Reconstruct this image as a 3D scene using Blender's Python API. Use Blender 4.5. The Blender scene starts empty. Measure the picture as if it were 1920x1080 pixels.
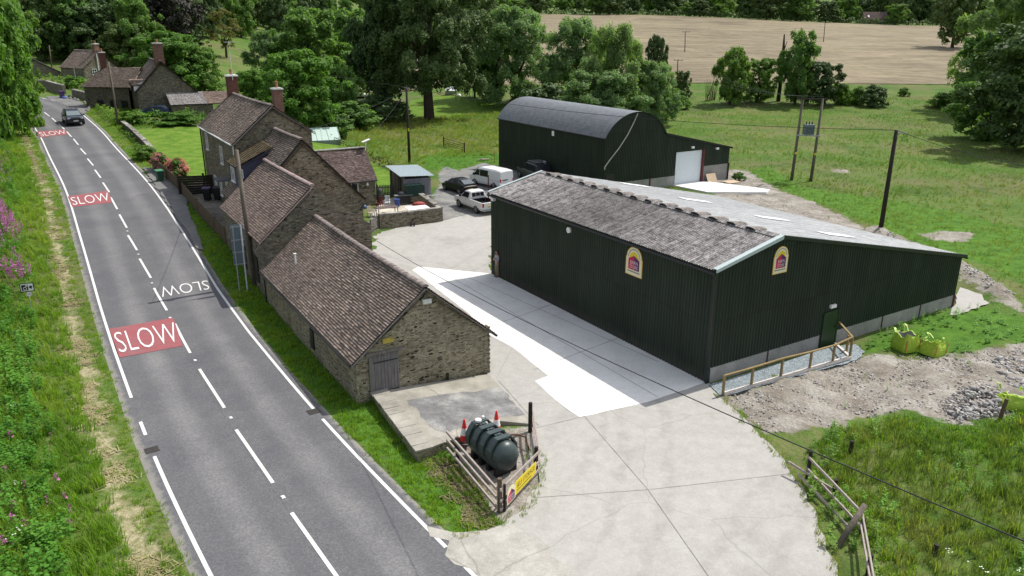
import bpy, math, random
import numpy as np
from mathutils import Vector, Matrix

R = math.radians
random.seed(7)
rng = np.random.default_rng(11)
scene = bpy.context.scene

# ------------------------------------------------------------------ camera
CAM_H = 15.5
FPX = 1450.0
PITCH = R(18.577)
ROLL = R(0.206)
cam_d = bpy.data.cameras.new('camera')
cam = bpy.data.objects.new('camera', cam_d)
scene.collection.objects.link(cam)
cam_d.sensor_width = 36
cam_d.lens = 36 * FPX / 1920
cam_d.clip_start = 0.1
cam_d.clip_end = 8000
cam.location = (0, 0, CAM_H)
cam.rotation_mode = 'QUATERNION'
cam.rotation_quaternion = (Matrix.Rotation(R(90) - PITCH, 3, 'X') @ Matrix.Rotation(ROLL, 3, 'Z')).to_quaternion()
scene.camera = cam

# ------------------------------------------------------------------ light
SUN_AZ = R(35)      # direction towards the sun, counter-clockwise from +X
SUN_EL = R(55)
world = bpy.data.worlds.new('World')
scene.world = world
world.use_nodes = True
wn = world.node_tree
bg = wn.nodes['Background']
sky = wn.nodes.new('ShaderNodeTexSky')
sky.sky_type = 'NISHITA'
sky.sun_disc = False
sky.sun_elevation = SUN_EL
sky.sun_rotation = R(90) - SUN_AZ
sky.air_density = 1.0
sky.dust_density = 1.5
hs = wn.nodes.new('ShaderNodeHueSaturation')      # thin broken cloud takes some blue out of the sky
hs.inputs['Saturation'].default_value = 0.38
wn.links.new(sky.outputs[0], hs.inputs['Color'])
wn.links.new(hs.outputs[0], bg.inputs[0])
bg.inputs[1].default_value = 0.15
sd = bpy.data.lights.new('sun', 'SUN')
sd.energy = 3.6
sd.angle = R(0.5)
sd.color = (1.0, 0.955, 0.88)
sun = bpy.data.objects.new('sun', sd)
scene.collection.objects.link(sun)
sv = Vector((math.cos(SUN_AZ) * math.cos(SUN_EL), math.sin(SUN_AZ) * math.cos(SUN_EL), math.sin(SUN_EL)))
sun.rotation_euler = sv.to_track_quat('Z', 'Y').to_euler()
sun.location = sv * 100
scene.view_settings.view_transform = 'Standard'
scene.view_settings.look = 'None'
scene.view_settings.exposure = 0.4
scene.view_settings.gamma = 1.0
scene.render.engine = 'CYCLES'
scene.cycles.max_bounces = 6
scene.cycles.diffuse_bounces = 4
scene.cycles.glossy_bounces = 2
scene.cycles.transparent_max_bounces = 6
scene.cycles.caustics_reflective = False
scene.cycles.caustics_refractive = False

# ------------------------------------------------------------------ terrain
TR = [0, 41, 48.5, 53, 58, 65, 75, 86, 98, 110, 130, 160, 200, 300, 3000.]
TZ = [0, 0, .35, .85, 1.4, 1.95, 2.4, 2.8, 3.2, 3.9, 4.8, 6, 8.5, 20, 60.]

def ss(x, a, b):
    t = (x - a) / (b - a)
    t = 0. if t < 0 else 1. if t > 1 else t
    return t * t * (3 - 2 * t)

def interp(x, xs, ys):
    for i in range(len(xs) - 1):
        if x < xs[i + 1]:
            return ys[i] + (ys[i + 1] - ys[i]) * (x - xs[i]) / (xs[i + 1] - xs[i])
    return ys[-1]

def T(x, y):
    """height of the land"""
    r = math.hypot(x, y)
    az = math.atan2(x, y)
    z = 0.
    if az < -.13 and r > 41:
        z = interp(r, TR, TZ) * (1 - ss(az, -.42, -.13))
    if r > 280 and az < -.05:
        z += .07 * (r - 280) * (1 - ss(az, -.3, -.05))
    if y > 155 and az > -.2:
        s = (.075 - .018 * ss(x, 50, 250))
        k = ss(az, -.2, -.05)
        z += k * (s * (min(y, 460) - 155) + .03 * max(0, y - 460) + .1 * max(0, y - 1100))
    return z

def ssn(x, a, b):
    t = np.clip((x - a) / (b - a), 0, 1)
    return t * t * (3 - 2 * t)

def Tn(x, y):
    r = np.hypot(x, y)
    az = np.arctan2(x, y)
    z = np.interp(r, TR, TZ) * (1 - ssn(az, -.42, -.13)) * ((az < -.13) & (r > 41))
    z = z + .07 * np.maximum(0, r - 280) * (1 - ssn(az, -.3, -.05))
    s = (.075 - .018 * ssn(x, 50, 250))
    k = ssn(az, -.2, -.05)
    z = z + k * (y > 155) * (s * (np.minimum(y, 460) - 155) + .03 * np.maximum(0, y - 460) + .1 * np.maximum(0, y - 1100))
    return z

_c, _s = math.cos(ROLL), math.sin(ROLL)
def ray(u, v):
    x = u - 960; y = v - 540
    a = _c * x + _s * y; b = -_s * x + _c * y
    return Vector((a / FPX, math.cos(PITCH) - b / FPX * math.sin(PITCH), -math.sin(PITCH) - b / FPX * math.cos(PITCH)))

CAMP = Vector((0, 0, CAM_H))
def G(u, v, z=None):
    """point of the land surveyed from the photograph (1920 x 1080)"""
    d = ray(u, v)
    if z is not None:
        return CAMP + d * ((z - CAM_H) / d.z)
    k = 5.
    while k < 3500:
        p = CAMP + d * k
        if p.z < T(p.x, p.y): break
        k *= 1.015
    lo, hi = k / 1.015, k
    for _ in range(30):
        m = (lo + hi) / 2
        p = CAMP + d * m
        if p.z < T(p.x, p.y): hi = m
        else: lo = m
    return CAMP + d * hi

def proj(p):
    dx, dy, dz = p[0], p[1], p[2] - CAM_H
    zc = dy * math.cos(PITCH) - dz * math.sin(PITCH)
    up = dy * math.sin(PITCH) + dz * math.cos(PITCH)
    a = FPX * dx / zc; b = -FPX * up / zc
    return 960 + _c * a - _s * b, 540 + _s * a + _c * b

def height_to(g, vtop):
    a, b = 0., 60.
    for _ in range(40):
        m = (a + b) / 2
        if proj((g[0], g[1], g[2] + m))[1] > vtop: a = m
        else: b = m
    return a

# ------------------------------------------------------------------ mesh helpers
class MB:
    def __init__(s):
        s.v = []; s.f = []; s.uv = []; s.mi = []
    def face(s, pts, uv=None, mi=0):
        pts = [Vector(p) for p in pts]
        i = len(s.v)
        s.v += [tuple(p) for p in pts]
        s.f.append(tuple(range(i, i + len(pts))))
        if uv is None:
            n = Vector((0, 0, 0))
            for k in range(len(pts)):
                n += (pts[k] - pts[0]).cross(pts[(k + 1) % len(pts)] - pts[0])
            if n.length < 1e-12: n = Vector((0, 0, 1))
            n.normalize()
            if abs(n.z) > .98: t = Vector((1, 0, 0))
            else: t = Vector((0, 0, 1)).cross(n).normalized()
            b = n.cross(t)
            uv = [(p.dot(t), p.dot(b)) for p in pts]
        s.uv += list(uv)
        s.mi.append(mi)
    def add(s, verts, faces, mi=0, uvs=None):
        i = len(s.v)
        s.v += [tuple(p) for p in verts]
        for f in faces:
            s.f.append(tuple(i + k for k in f))
            s.uv += [(uvs[k] if uvs else (verts[k][0] + verts[k][1], verts[k][2])) for k in f]
            s.mi.append(mi)
    def box(s, c, d, rz=0, mi=0, m=None):
        hx, hy, hz = d[0] / 2, d[1] / 2, d[2] / 2
        M = Matrix.Translation(c) @ (m if m is not None else Matrix.Rotation(rz, 4, 'Z'))
        P = [M @ Vector((x, y, z)) for x in (-hx, hx) for y in (-hy, hy) for z in (-hz, hz)]
        for q in ((0, 1, 3, 2), (4, 6, 7, 5), (0, 4, 5, 1), (2, 3, 7, 6), (0, 2, 6, 4), (1, 5, 7, 3)):
            s.face([P[k] for k in q], mi=mi)
    def beam(s, a, b, w, h=None, mi=0, up=(0, 0, 1)):
        """rectangular bar from a to b"""
        a = Vector(a); b = Vector(b); h = h or w
        d = (b - a); L = d.length
        if L < 1e-6: return
        x = d / L
        y = Vector(up).cross(x)
        if y.length < 1e-4: y = Vector((1, 0, 0)).cross(x)
        y.normalize(); z = x.cross(y)
        m = Matrix((x, y, z)).transposed().to_4x4()
        s.box((a + b) / 2, (L, w, h), m=m, mi=mi)
    def tube(s, pts, rad, n=8, cap=True, mi=0):
        pts = [Vector(p) for p in pts]
        if not hasattr(rad, '__len__'): rad = [rad] * len(pts)
        V = []; F = []
        prev = None
        for i, p in enumerate(pts):
            d = (pts[min(i + 1, len(pts) - 1)] - pts[max(i - 1, 0)]).normalized()
            if prev is None:
                x = d.cross(Vector((0, 0, 1)))
                if x.length < 1e-3: x = d.cross(Vector((1, 0, 0)))
            else:
                x = prev - d * prev.dot(d)
            x.normalize(); prev = x
            y = d.cross(x)
            for k in range(n):
                a = 2 * math.pi * k / n
                V.append(p + (x * math.cos(a) + y * math.sin(a)) * rad[i])
        for i in range(len(pts) - 1):
            for k in range(n):
                F.append((i * n + k, i * n + (k + 1) % n, (i + 1) * n + (k + 1) % n, (i + 1) * n + k))
        if cap:
            F.append(tuple(reversed(range(n)))); F.append(tuple(range((len(pts) - 1) * n, len(pts) * n)))
        s.add(V, F, mi)
    def lathe(s, prof, n=16, c=(0, 0, 0), mi=0):
        V = []; F = []
        for r_, z in prof:
            for k in range(n):
                a = 2 * math.pi * k / n
                V.append((c[0] + r_ * math.cos(a), c[1] + r_ * math.sin(a), c[2] + z))
        for i in range(len(prof) - 1):
            for k in range(n):
                F.append((i * n + k, i * n + (k + 1) % n, (i + 1) * n + (k + 1) % n, (i + 1) * n + k))
        F.append(tuple(range((len(prof) - 1) * n, len(prof) * n)))
        F.append(tuple(reversed(range(n))))
        s.add(V, F, mi)
    def prism(s, poly, z0, z1, mi=0):
        """upright prism over a plan polygon"""
        n = len(poly)
        if sum(poly[i][0] * poly[(i + 1) % n][1] - poly[(i + 1) % n][0] * poly[i][1] for i in range(n)) < 0:
            poly = poly[::-1]
            if hasattr(z1, '__len__'): z1 = list(z1)[::-1]
        z1s = z1 if hasattr(z1, '__len__') else [z1] * n
        s.face([(p[0], p[1], z1s[i]) for i, p in enumerate(poly)], mi=mi)
        for i in range(n):
            j = (i + 1) % n
            s.face([(poly[i][0], poly[i][1], z0), (poly[j][0], poly[j][1], z0), (poly[j][0], poly[j][1], z1s[j]), (poly[i][0], poly[i][1], z1s[i])], mi=mi)
    def slab(s, pts, d, mi=0):
        """planar polygon given thickness along vector d"""
        d = Vector(d); pts = [Vector(p) for p in pts]
        n = len(pts)
        q = [p + d for p in pts]
        s.face(pts[::-1], mi=mi); s.face(q, mi=mi)
        for i in range(n):
            j = (i + 1) % n
            s.face([pts[i], pts[j], q[j], q[i]], mi=mi)
    def build(s, name, mats, parent=None, smooth=False, loc=None):
        me = bpy.data.meshes.new(name)
        me.from_pydata(s.v, [], s.f)
        uvl = me.uv_layers.new(name='UVMap')
        uvl.data.foreach_set('uv', np.array(s.uv, dtype=np.float32).ravel())
        if not isinstance(mats, (list, tuple)): mats = [mats]
        for m in mats: me.materials.append(m)
        me.polygons.foreach_set('material_index', s.mi)
        if smooth: me.polygons.foreach_set('use_smooth', [True] * len(s.f))
        me.update()
        o = bpy.data.objects.new(name, me)
        scene.collection.objects.link(o)
        if parent: o.parent = parent
        if loc is not None: o.location = loc
        return o

def raw_mesh(name, V, F, mats, uv=None, parent=None, smooth=False, nper=4):
    """big meshes straight from arrays; F is (n, nper)"""
    me = bpy.data.meshes.new(name)
    V = np.asarray(V, np.float32); F = np.asarray(F, np.int32)
    me.vertices.add(len(V)); me.vertices.foreach_set('co', V.ravel())
    me.loops.add(F.size); me.loops.foreach_set('vertex_index', F.ravel())
    me.polygons.add(len(F))
    me.polygons.foreach_set('loop_start', np.arange(0, F.size, nper, dtype=np.int32))
    me.polygons.foreach_set('loop_total', np.full(len(F), nper, np.int32))
    if smooth: me.polygons.foreach_set('use_smooth', np.ones(len(F), bool))
    me.update(calc_edges=True)
    if uv is not None:
        l = me.uv_layers.new(name='UVMap')
        l.data.foreach_set('uv', np.asarray(uv, np.float32)[F.ravel()].ravel())
    if not isinstance(mats, (list, tuple)): mats = [mats]
    for m in mats: me.materials.append(m)
    o = bpy.data.objects.new(name, me)
    scene.collection.objects.link(o)
    if parent: o.parent = parent
    return o

def tag(o, label=None, cat=None, group=None, kind=None):
    if label: o['label'] = label
    if cat: o['category'] = cat
    if group: o['group'] = group
    if kind: o['kind'] = kind
    return o

def thing(name, label, cat, loc=(0, 0, 0), rz=0, group=None):
    o = bpy.data.objects.new(name, None)
    o.empty_display_size = .3
    scene.collection.objects.link(o)
    o.location = loc; o.rotation_euler = (0, 0, rz)
    return tag(o, label, cat, group)

def struct(name, o, label=None):
    o.name = name
    return tag(o, label, None, None, 'structure')

def dup(root, loc, rz=0, label=None, group=None, scale=None):
    r_ = root.copy(); scene.collection.objects.link(r_)
    r_.location = loc; r_.rotation_euler = (0, 0, rz)
    if scale: r_.scale = scale if hasattr(scale, '__len__') else (scale,) * 3
    if label: r_['label'] = label
    if group: r_['group'] = group
    for ch in list(root.children):
        c = ch.copy(); scene.collection.objects.link(c); c.parent = r_
        for g in ch.children:
            d = g.copy(); scene.collection.objects.link(d); d.parent = c
    return r_

# ------------------------------------------------------------------ material helper
class Mat:
    def __init__(s, name, rough=.85, metal=0., spec=.3):
        s.m = bpy.data.materials.new(name); s.m.use_nodes = True
        s.nt = s.m.node_tree; s.b = s.nt.nodes['Principled BSDF']
        s.b.inputs['Roughness'].default_value = rough
        s.b.inputs['Metallic'].default_value = metal
        s.b.inputs['Specular IOR Level'].default_value = spec
    def put(s, sock, v):
        if hasattr(v, 'is_output'): s.nt.links.new(v, sock)
        elif isinstance(v, (tuple, list)) and len(v) == 3 and sock.type == 'RGBA': sock.default_value = (*v, 1)
        else: sock.default_value = v
    def pos(s): return s.nt.nodes.new('ShaderNodeNewGeometry').outputs['Position']
    def tc(s, k='Object'): return s.nt.nodes.new('ShaderNodeTexCoord').outputs[k]
    def rnd(s): return s.nt.nodes.new('ShaderNodeObjectInfo').outputs['Random']
    def attr(s, n):
        a = s.nt.nodes.new('ShaderNodeAttribute'); a.attribute_name = n; return a.outputs['Fac']
    def scale(s, vec, sc, loc=(0, 0, 0)):
        n = s.nt.nodes.new('ShaderNodeMapping'); s.put(n.inputs[0], vec); n.inputs['Scale'].default_value = sc; n.inputs['Location'].default_value = loc
        return n.outputs[0]
    def noise(s, vec, sc, det=4, ro=.55, dist=0):
        n = s.nt.nodes.new('ShaderNodeTexNoise'); s.put(n.inputs['Vector'], vec)
        n.inputs['Scale'].default_value = sc; n.inputs['Detail'].default_value = det; n.inputs['Roughness'].default_value = ro; n.inputs['Distortion'].default_value = dist
        return n.outputs['Fac']
    def noisec(s, vec, sc, det=2):
        n = s.nt.nodes.new('ShaderNodeTexNoise'); s.put(n.inputs['Vector'], vec)
        n.inputs['Scale'].default_value = sc; n.inputs['Detail'].default_value = det
        return n.outputs['Color']
    def vor(s, vec, sc, feat='F1', out='Distance', rand=1):
        n = s.nt.nodes.new('ShaderNodeTexVoronoi'); n.feature = feat; s.put(n.inputs['Vector'], vec)
        n.inputs['Scale'].default_value = sc; n.inputs['Randomness'].default_value = rand
        return n.outputs[out]
    def white(s, vec):
        n = s.nt.nodes.new('ShaderNodeTexWhiteNoise'); n.noise_dimensions = '3D'; s.put(n.inputs['Vector'], vec); return n.outputs['Value']
    def math(s, op, a, b=0., c=None, clamp=False):
        n = s.nt.nodes.new('ShaderNodeMath'); n.operation = op; n.use_clamp = clamp
        s.put(n.inputs[0], a); s.put(n.inputs[1], b)
        if c is not None: s.put(n.inputs[2], c)
        return n.outputs[0]
    def vmath(s, op, a, b):
        n = s.nt.nodes.new('ShaderNodeVectorMath'); n.operation = op; s.put(n.inputs[0], a); s.put(n.inputs[1], b); return n.outputs[0]
    def sep(s, v):
        n = s.nt.nodes.new('ShaderNodeSeparateXYZ'); s.put(n.inputs[0], v); return n.outputs
    def comb(s, x, y, z=0.):
        n = s.nt.nodes.new('ShaderNodeCombineXYZ'); s.put(n.inputs[0], x); s.put(n.inputs[1], y); s.put(n.inputs[2], z); return n.outputs[0]
    def step(s, v, a, b):
        n = s.nt.nodes.new('ShaderNodeMapRange'); n.interpolation_type = 'SMOOTHSTEP'
        s.put(n.inputs[0], v); n.inputs[1].default_value = a; n.inputs[2].default_value = b
        return n.outputs[0]
    def ramp(s, fac, stops):
        n = s.nt.nodes.new('ShaderNodeValToRGB'); s.put(n.inputs[0], fac)
        e = n.color_ramp.elements
        while len(e) < len(stops): e.new(.5)
        for k, (p, c) in enumerate(stops): e[k].position = p; e[k].color = (*c, 1)
        return n.outputs[0]
    def mix(s, f, a, b, blend='MIX'):
        n = s.nt.nodes.new('ShaderNodeMix'); n.data_type = 'RGBA'; n.blend_type = blend
        s.put(n.inputs[0], f); s.put(n.inputs[6], a); s.put(n.inputs[7], b)
        return n.outputs[2]
    def bump(s, h, st=.5, dist=.02):
        n = s.nt.nodes.new('ShaderNodeBump'); n.inputs['Strength'].default_value = st; n.inputs['Distance'].default_value = dist
        s.put(n.inputs['Height'], h); s.nt.links.new(n.outputs[0], s.b.inputs['Normal'])
    def color(s, c): s.put(s.b.inputs['Base Color'], c)
    def set(s, k, v): s.put(s.b.inputs[k], v)

def plain(name, col, rough=.6, metal=0., spec=.4, var=.25, sc=6.):
    """one colour with wear"""
    m = Mat(name, rough, metal, spec)
    n = m.noise(m.tc(), sc, 5, .6)
    a = tuple(c * (1 - var) for c in col); b = tuple(min(1, c * (1 + var * .6)) for c in col)
    m.color(m.ramp(n, [(.3, a), (.7, b)]))
    return m.m
# ------------------------------------------------------------------ materials
def mk_ground():
    m = Mat('meadow_ground', .95, 0, .1)
    p = m.pos()
    n1 = m.noise(p, .12, 4, .6); n2 = m.noise(p, 1.6, 5, .65); n3 = m.noise(p, 9, 3, .6)
    c = m.ramp(m.math('ADD', m.math('MULTIPLY', n1, .55), m.math('MULTIPLY', n2, .45)),
               [(.32, (.045, .098, .016)), (.45, (.074, .148, .024)), (.56, (.13, .168, .05)), (.68, (.19, .168, .088))])
    bp = m.noise(m.vmath('ADD', p, m.scale(m.noisec(p, .1), (8, 8, 0))), .055, 5, .7)
    c = m.mix(m.math('MULTIPLY', m.step(bp, .48, .62), .6), c, (.15, .135, .07))
    c = m.mix(m.math('MULTIPLY', m.step(m.noise(p, .16, 5, .7), .52, .66), .6), c, (.04, .085, .018))
    c = m.mix(.5, c, m.ramp(n3, [(.3, (.55, .55, .55)), (.7, (1.25, 1.25, 1.15))]), 'MULTIPLY')
    j = m.math('SUBTRACT', m.noise(p, .7, 5, .7), .5)
    def zone(name, amp, col, w=.18):
        nonlocal c
        d = m.math('MULTIPLY_ADD', j, amp, m.attr(name))
        c = m.mix(m.step(d, -w, w), c, col)
    lawn = m.ramp(m.noise(p, .8, 5, .7), [(.35, (.075, .15, .018)), (.5, (.11, .2, .024)), (.66, (.17, .23, .045))])
    zone('lawn', .6, lawn)
    fresh = m.ramp(m.noise(p, 1.1, 5, .7), [(.35, (.045, .11, .014)), (.6, (.09, .19, .024))])
    zone('fresh', 4.5, fresh, .5)
    straw = m.ramp(m.noise(p, 3.5, 5, .7), [(.35, (.13, .16, .05)), (.46, (.28, .25, .14)), (.6, (.42, .37, .25)), (.7, (.11, .16, .04))])
    zone('straw', 3.2, straw, .4)
    dirt = m.ramp(m.noise(p, .55, 8, .75), [(.32, (.19, .162, .135)), (.48, (.3, .27, .232)), (.62, (.42, .395, .355))])
    dirt = m.mix(.55, dirt, m.ramp(m.vor(p, 7), [(.0, (1.5, 1.5, 1.5)), (.35, (.8, .8, .8)), (.8, (.55, .55, .55))]), 'MULTIPLY')
    zone('dirt', 2.6, dirt)
    grav = m.ramp(m.noise(p, .4, 7, .7), [(.3, (.13, .13, .13)), (.5, (.24, .24, .235)), (.66, (.33, .32, .29))])
    grav = m.mix(.6, grav, m.ramp(m.vor(p, 14), [(.0, (1.5, 1.5, 1.5)), (.5, (.75, .75, .75)), (1., (.5, .5, .5))]), 'MULTIPLY')
    zone('gravel', 1.4, grav)
    m.color(c)
    m.bump(m.math('ADD', m.math('MULTIPLY', n3, .6), m.noise(p, 2.2, 6, .7)), .8, .12)
    return m.m

def mk_asphalt():
    m = Mat('asphalt', .88, 0, .3)
    p = m.pos(); uv = m.tc('UV'); x = m.sep(uv)[0]
    g = m.noise(p, 14, 4, .7); b = m.noise(p, .5, 5, .6)
    c = m.ramp(g, [(.28, (0.0784, 0.0792, 0.0864)), (.5, (0.115, 0.116, 0.124)), (.74, (0.172, 0.173, 0.179))])
    c = m.mix(.7, c, m.ramp(b, [(.3, (.82, .82, .84)), (.7, (1.14, 1.13, 1.1))]), 'MULTIPLY')
    ax = m.math('ABSOLUTE', x)
    lane = m.math('ABSOLUTE', m.math('SUBTRACT', ax, 1.62))            # polished strip in the middle of each lane
    ln = m.math('MULTIPLY_ADD', m.math('SUBTRACT', m.noise(m.scale(uv, (1.5, .06, 1)), 1., 4, .6), .5), .9, lane)
    strip = m.math('SUBTRACT', 1., m.step(ln, -.1, .95))
    c = m.mix(m.math('MULTIPLY', strip, .62), c, m.mix(1., c, (1.62, 1.58, 1.5), 'MULTIPLY'))
    tr = m.math('SUBTRACT', 1., m.step(m.math('ABSOLUTE', m.math('SUBTRACT', lane, .82)), .1, .5))
    c = m.mix(m.math('MULTIPLY', tr, .22), c, (.095, .095, .105))
    edge = m.step(m.math('MULTIPLY_ADD', m.math('SUBTRACT', m.noise(p, 2.5, 5, .7), .5), .7, ax), 3.34, 3.62)
    c = m.mix(m.math('MULTIPLY', edge, .75), c, (.27, .255, .225))
    pt = m.noise(m.scale(p, (.3, .3, 1)), 1., 2, .5)
    c = m.mix(.55, c, m.ramp(pt, [(.42, (.88, .88, .9)), (.46, (1., 1., 1.)), (.6, (1., 1., 1.)), (.64, (1.1, 1.09, 1.07))]), 'MULTIPLY')
    seam = m.math('LESS_THAN', m.math('ABSOLUTE', m.math('SUBTRACT', m.math('MULTIPLY_ADD', m.math('SUBTRACT', m.noise(p, .8, 3), .5), .12, x), .17)), .014)
    c = m.mix(m.math('MULTIPLY', seam, .35), c, (.05, .05, .055))
    m.color(c)
    m.bump(g, .5, .01)
    return m.m

def mk_concrete(name, lo, mid, hi, stain=.5, sc=.5, tracks=()):
    m = Mat(name, .9, 0, .25)
    p = m.pos()
    c = m.ramp(m.noise(p, sc, 9, .72), [(.3, lo), (.5, mid), (.68, hi)])
    st = m.noise(m.vmath('ADD', p, m.scale(m.noisec(p, 1.2), (1.6, 1.6, 0))), .16, 6, .66)
    c = m.mix(m.math('MULTIPLY', m.step(st, .5, .7), stain), c, tuple(k * .62 for k in lo))
    sp = m.vor(p, 3.1)
    c = m.mix(m.math('MULTIPLY', m.math('SUBTRACT', 1., m.step(sp, .03, .1)), .25 * stain), c, tuple(k * .45 for k in lo))
    c = m.mix(.55, c, m.ramp(m.noise(p, 16, 5, .8), [(.28, (.7, .69, .67)), (.72, (1.22, 1.22, 1.21))]), 'MULTIPLY')
    dr = m.noise(m.vmath('ADD', m.scale(p, (.5, .16, 1)), m.scale(m.noisec(p, .3), (.5, .5, 0))), 1., 6, .7)
    c = m.mix(.45 * stain + .05, c, m.ramp(dr, [(.34, (.74, .72, .69)), (.44, (1., 1., 1.)), (.66, (1.06, 1.06, 1.06))]), 'MULTIPLY')
    fl = m.math('SUBTRACT', 1., m.step(m.math('MULTIPLY_ADD', m.noise(p, 9, 3), .12, m.vor(p, 5.5)), .08, .16))
    c = m.mix(m.math('MULTIPLY', fl, .5 * stain), c, tuple(k * .5 for k in lo))
    cr = m.vor(m.vmath('ADD', m.scale(p, (.16, .16, .16)), m.scale(m.noisec(p, .9), (.1, .1, 0))), 1., 'DISTANCE_TO_EDGE')
    c = m.mix(m.math('MULTIPLY', m.math('SUBTRACT', 1., m.step(cr, .001, .005)), .55 * stain), c, tuple(k * .35 for k in lo))
    if tracks:
        w = m.math('MULTIPLY', m.math('SUBTRACT', m.noise(p, .5, 4, .6), .5), 1.2)
        for (cx_, cy_, R_) in tracks:
            q = m.vmath('SUBTRACT', m.vmath('MULTIPLY', p, (1, 1, 0)), (cx_, cy_, 0))
            n = m.nt.nodes.new('ShaderNodeVectorMath'); n.operation = 'LENGTH'; m.put(n.inputs[0], q)
            d = m.math('ABSOLUTE', m.math('SUBTRACT', m.math('ABSOLUTE', m.math('SUBTRACT', m.math('ADD', n.outputs['Value'], w), R_)), .85))
            t = m.math('MULTIPLY', m.math('SUBTRACT', 1., m.step(d, .08, .34)), m.step(m.noise(p, 1.4, 5, .7), .34, .62))
            c = m.mix(m.math('MULTIPLY', t, .26), c, (.2, .19, .17))
    m.color(c); m.bump(m.noise(p, 18, 4, .7), .3, .01)
    return m.m

def mk_stone(name, cols, mort, sx=2.6, sy=6.5, mw=.09, dark=.5):
    """coursed rubble; UV in metres"""
    m = Mat(name, .95, 0, .15)
    uv = m.tc('UV')
    w = m.vmath('ADD', uv, m.scale(m.noisec(uv, 1.1, 3), (.28, .12, 0)))
    v = m.scale(w, (sx, sy, 1))
    d = m.vor(v, 1., 'DISTANCE_TO_EDGE'); cc = m.vor(v, 1., 'F1', 'Color')
    k = m.sep(cc)[0]
    c = m.ramp(k, [(.05, cols[0]), (.4, cols[1]), (.75, cols[2]), (.97, cols[3])])
    c = m.mix(.7, c, m.ramp(m.noise(uv, 9, 5, .7), [(.25, (.55, .55, .55)), (.75, (1.3, 1.3, 1.3))]), 'MULTIPLY')
    big = m.noise(uv, .45, 4, .6)
    mo = m.mix(m.step(big, .38, .62), mort, tuple(x * dark for x in mort))
    mk = m.math('SUBTRACT', 1., m.step(m.math('MULTIPLY_ADD', m.math('SUBTRACT', m.noise(uv, 5, 4, .7), .5), mw * 1.6, d), mw * .35, mw))
    c = m.mix(mk, c, mo)
    hole = m.math('MULTIPLY', m.math('LESS_THAN', k, .055), m.step(d, .05, .16))
    c = m.mix(m.math('MULTIPLY', hole, .8), c, (.012, .011, .01))
    c = m.mix(m.math('MULTIPLY', m.step(m.noise(uv, .7, 5, .65), .5, .75), .35), c, (.06, .058, .05))
    m.color(c)
    m.bump(m.math('ADD', m.math('MINIMUM', d, .2), m.math('MULTIPLY', m.noise(uv, 12, 4, .7), .1)), 1., .06)
    return m.m

def mk_tiles(name, ramp, moss=.3, mosscol=(.13, .12, .06)):
    """UV: x in tile widths, y in courses"""
    m = Mat(name, .93, 0, .12)
    uv = m.tc('UV'); x, y, _ = m.sep(uv)
    row = m.math('FLOOR', y)
    xs = m.math('ADD', x, m.math('MULTIPLY', m.white(m.comb(row, 3., 0.)), 1.))
    cell = m.comb(m.math('FLOOR', xs), row, 0.)
    r1 = m.white(cell)
    c = m.ramp(r1, ramp)
    obj = m.tc('Object')
    c = m.mix(.75, c, m.ramp(m.noise(obj, .55, 6, .7), [(.28, (.6, .58, .6)), (.72, (1.3, 1.28, 1.25))]), 'MULTIPLY')
    c = m.mix(.3, c, m.ramp(m.noise(obj, 14, 3, .7), [(.25, (.6, .6, .6)), (.75, (1.35, 1.35, 1.35))]), 'MULTIPLY')
    mo = m.math('MULTIPLY', m.step(m.noise(obj, 1.7, 6, .72), .5, .68), moss)
    c = m.mix(mo, c, mosscol)
    fl = m.math('GREATER_THAN', m.white(m.comb(m.math('FLOOR', xs), row, 7.)), .97)
    c = m.mix(m.math('MULTIPLY', fl, .35), c, (.34, .31, .29))
    jt = m.math('LESS_THAN', m.math('FRACT', xs), .06)
    c = m.mix(m.math('MULTIPLY', jt, .55), c, (.02, .018, .018))
    gap = m.math('LESS_THAN', m.math('FRACT', y), .27)
    c = m.mix(m.math('MULTIPLY', gap, .86), c, (.022, .019, .018))
    m.color(c)
    m.bump(m.math('ADD', m.math('MULTIPLY', r1, .5), m.noise(obj, 20, 2)), .5, .012)
    return m.m

def mk_leaf(name, ramp, tr=.42):
    m = Mat(name, .6, 0, .25)
    u = m.sep(m.tc('UV'))[0]
    o = m.tc('Object')
    f = m.math('ADD', m.math('MULTIPLY', u, .5), m.math('MULTIPLY', m.noise(o, .45, 3, .6), .5))
    c = m.ramp(f, ramp)
    r_ = m.rnd()
    c = m.mix(.8, c, m.ramp(r_, [(0, (.75, .8, .75)), (.5, (1., 1., .95)), (1, (1.25, 1.12, .85))]), 'MULTIPLY')
    m.color(c)
    t = m.nt.nodes.new('ShaderNodeBsdfTranslucent'); m.put(t.inputs[0], m.mix(1., c, (1.3, 1.5, .5), 'MULTIPLY'))
    a = m.nt.nodes.new('ShaderNodeMixShader'); a.inputs[0].default_value = tr
    m.nt.links.new(m.b.outputs[0], a.inputs[1]); m.nt.links.new(t.outputs[0], a.inputs[2])
    m.nt.links.new(a.outputs[0], m.nt.nodes['Material Output'].inputs[0])
    return m.m

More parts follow.
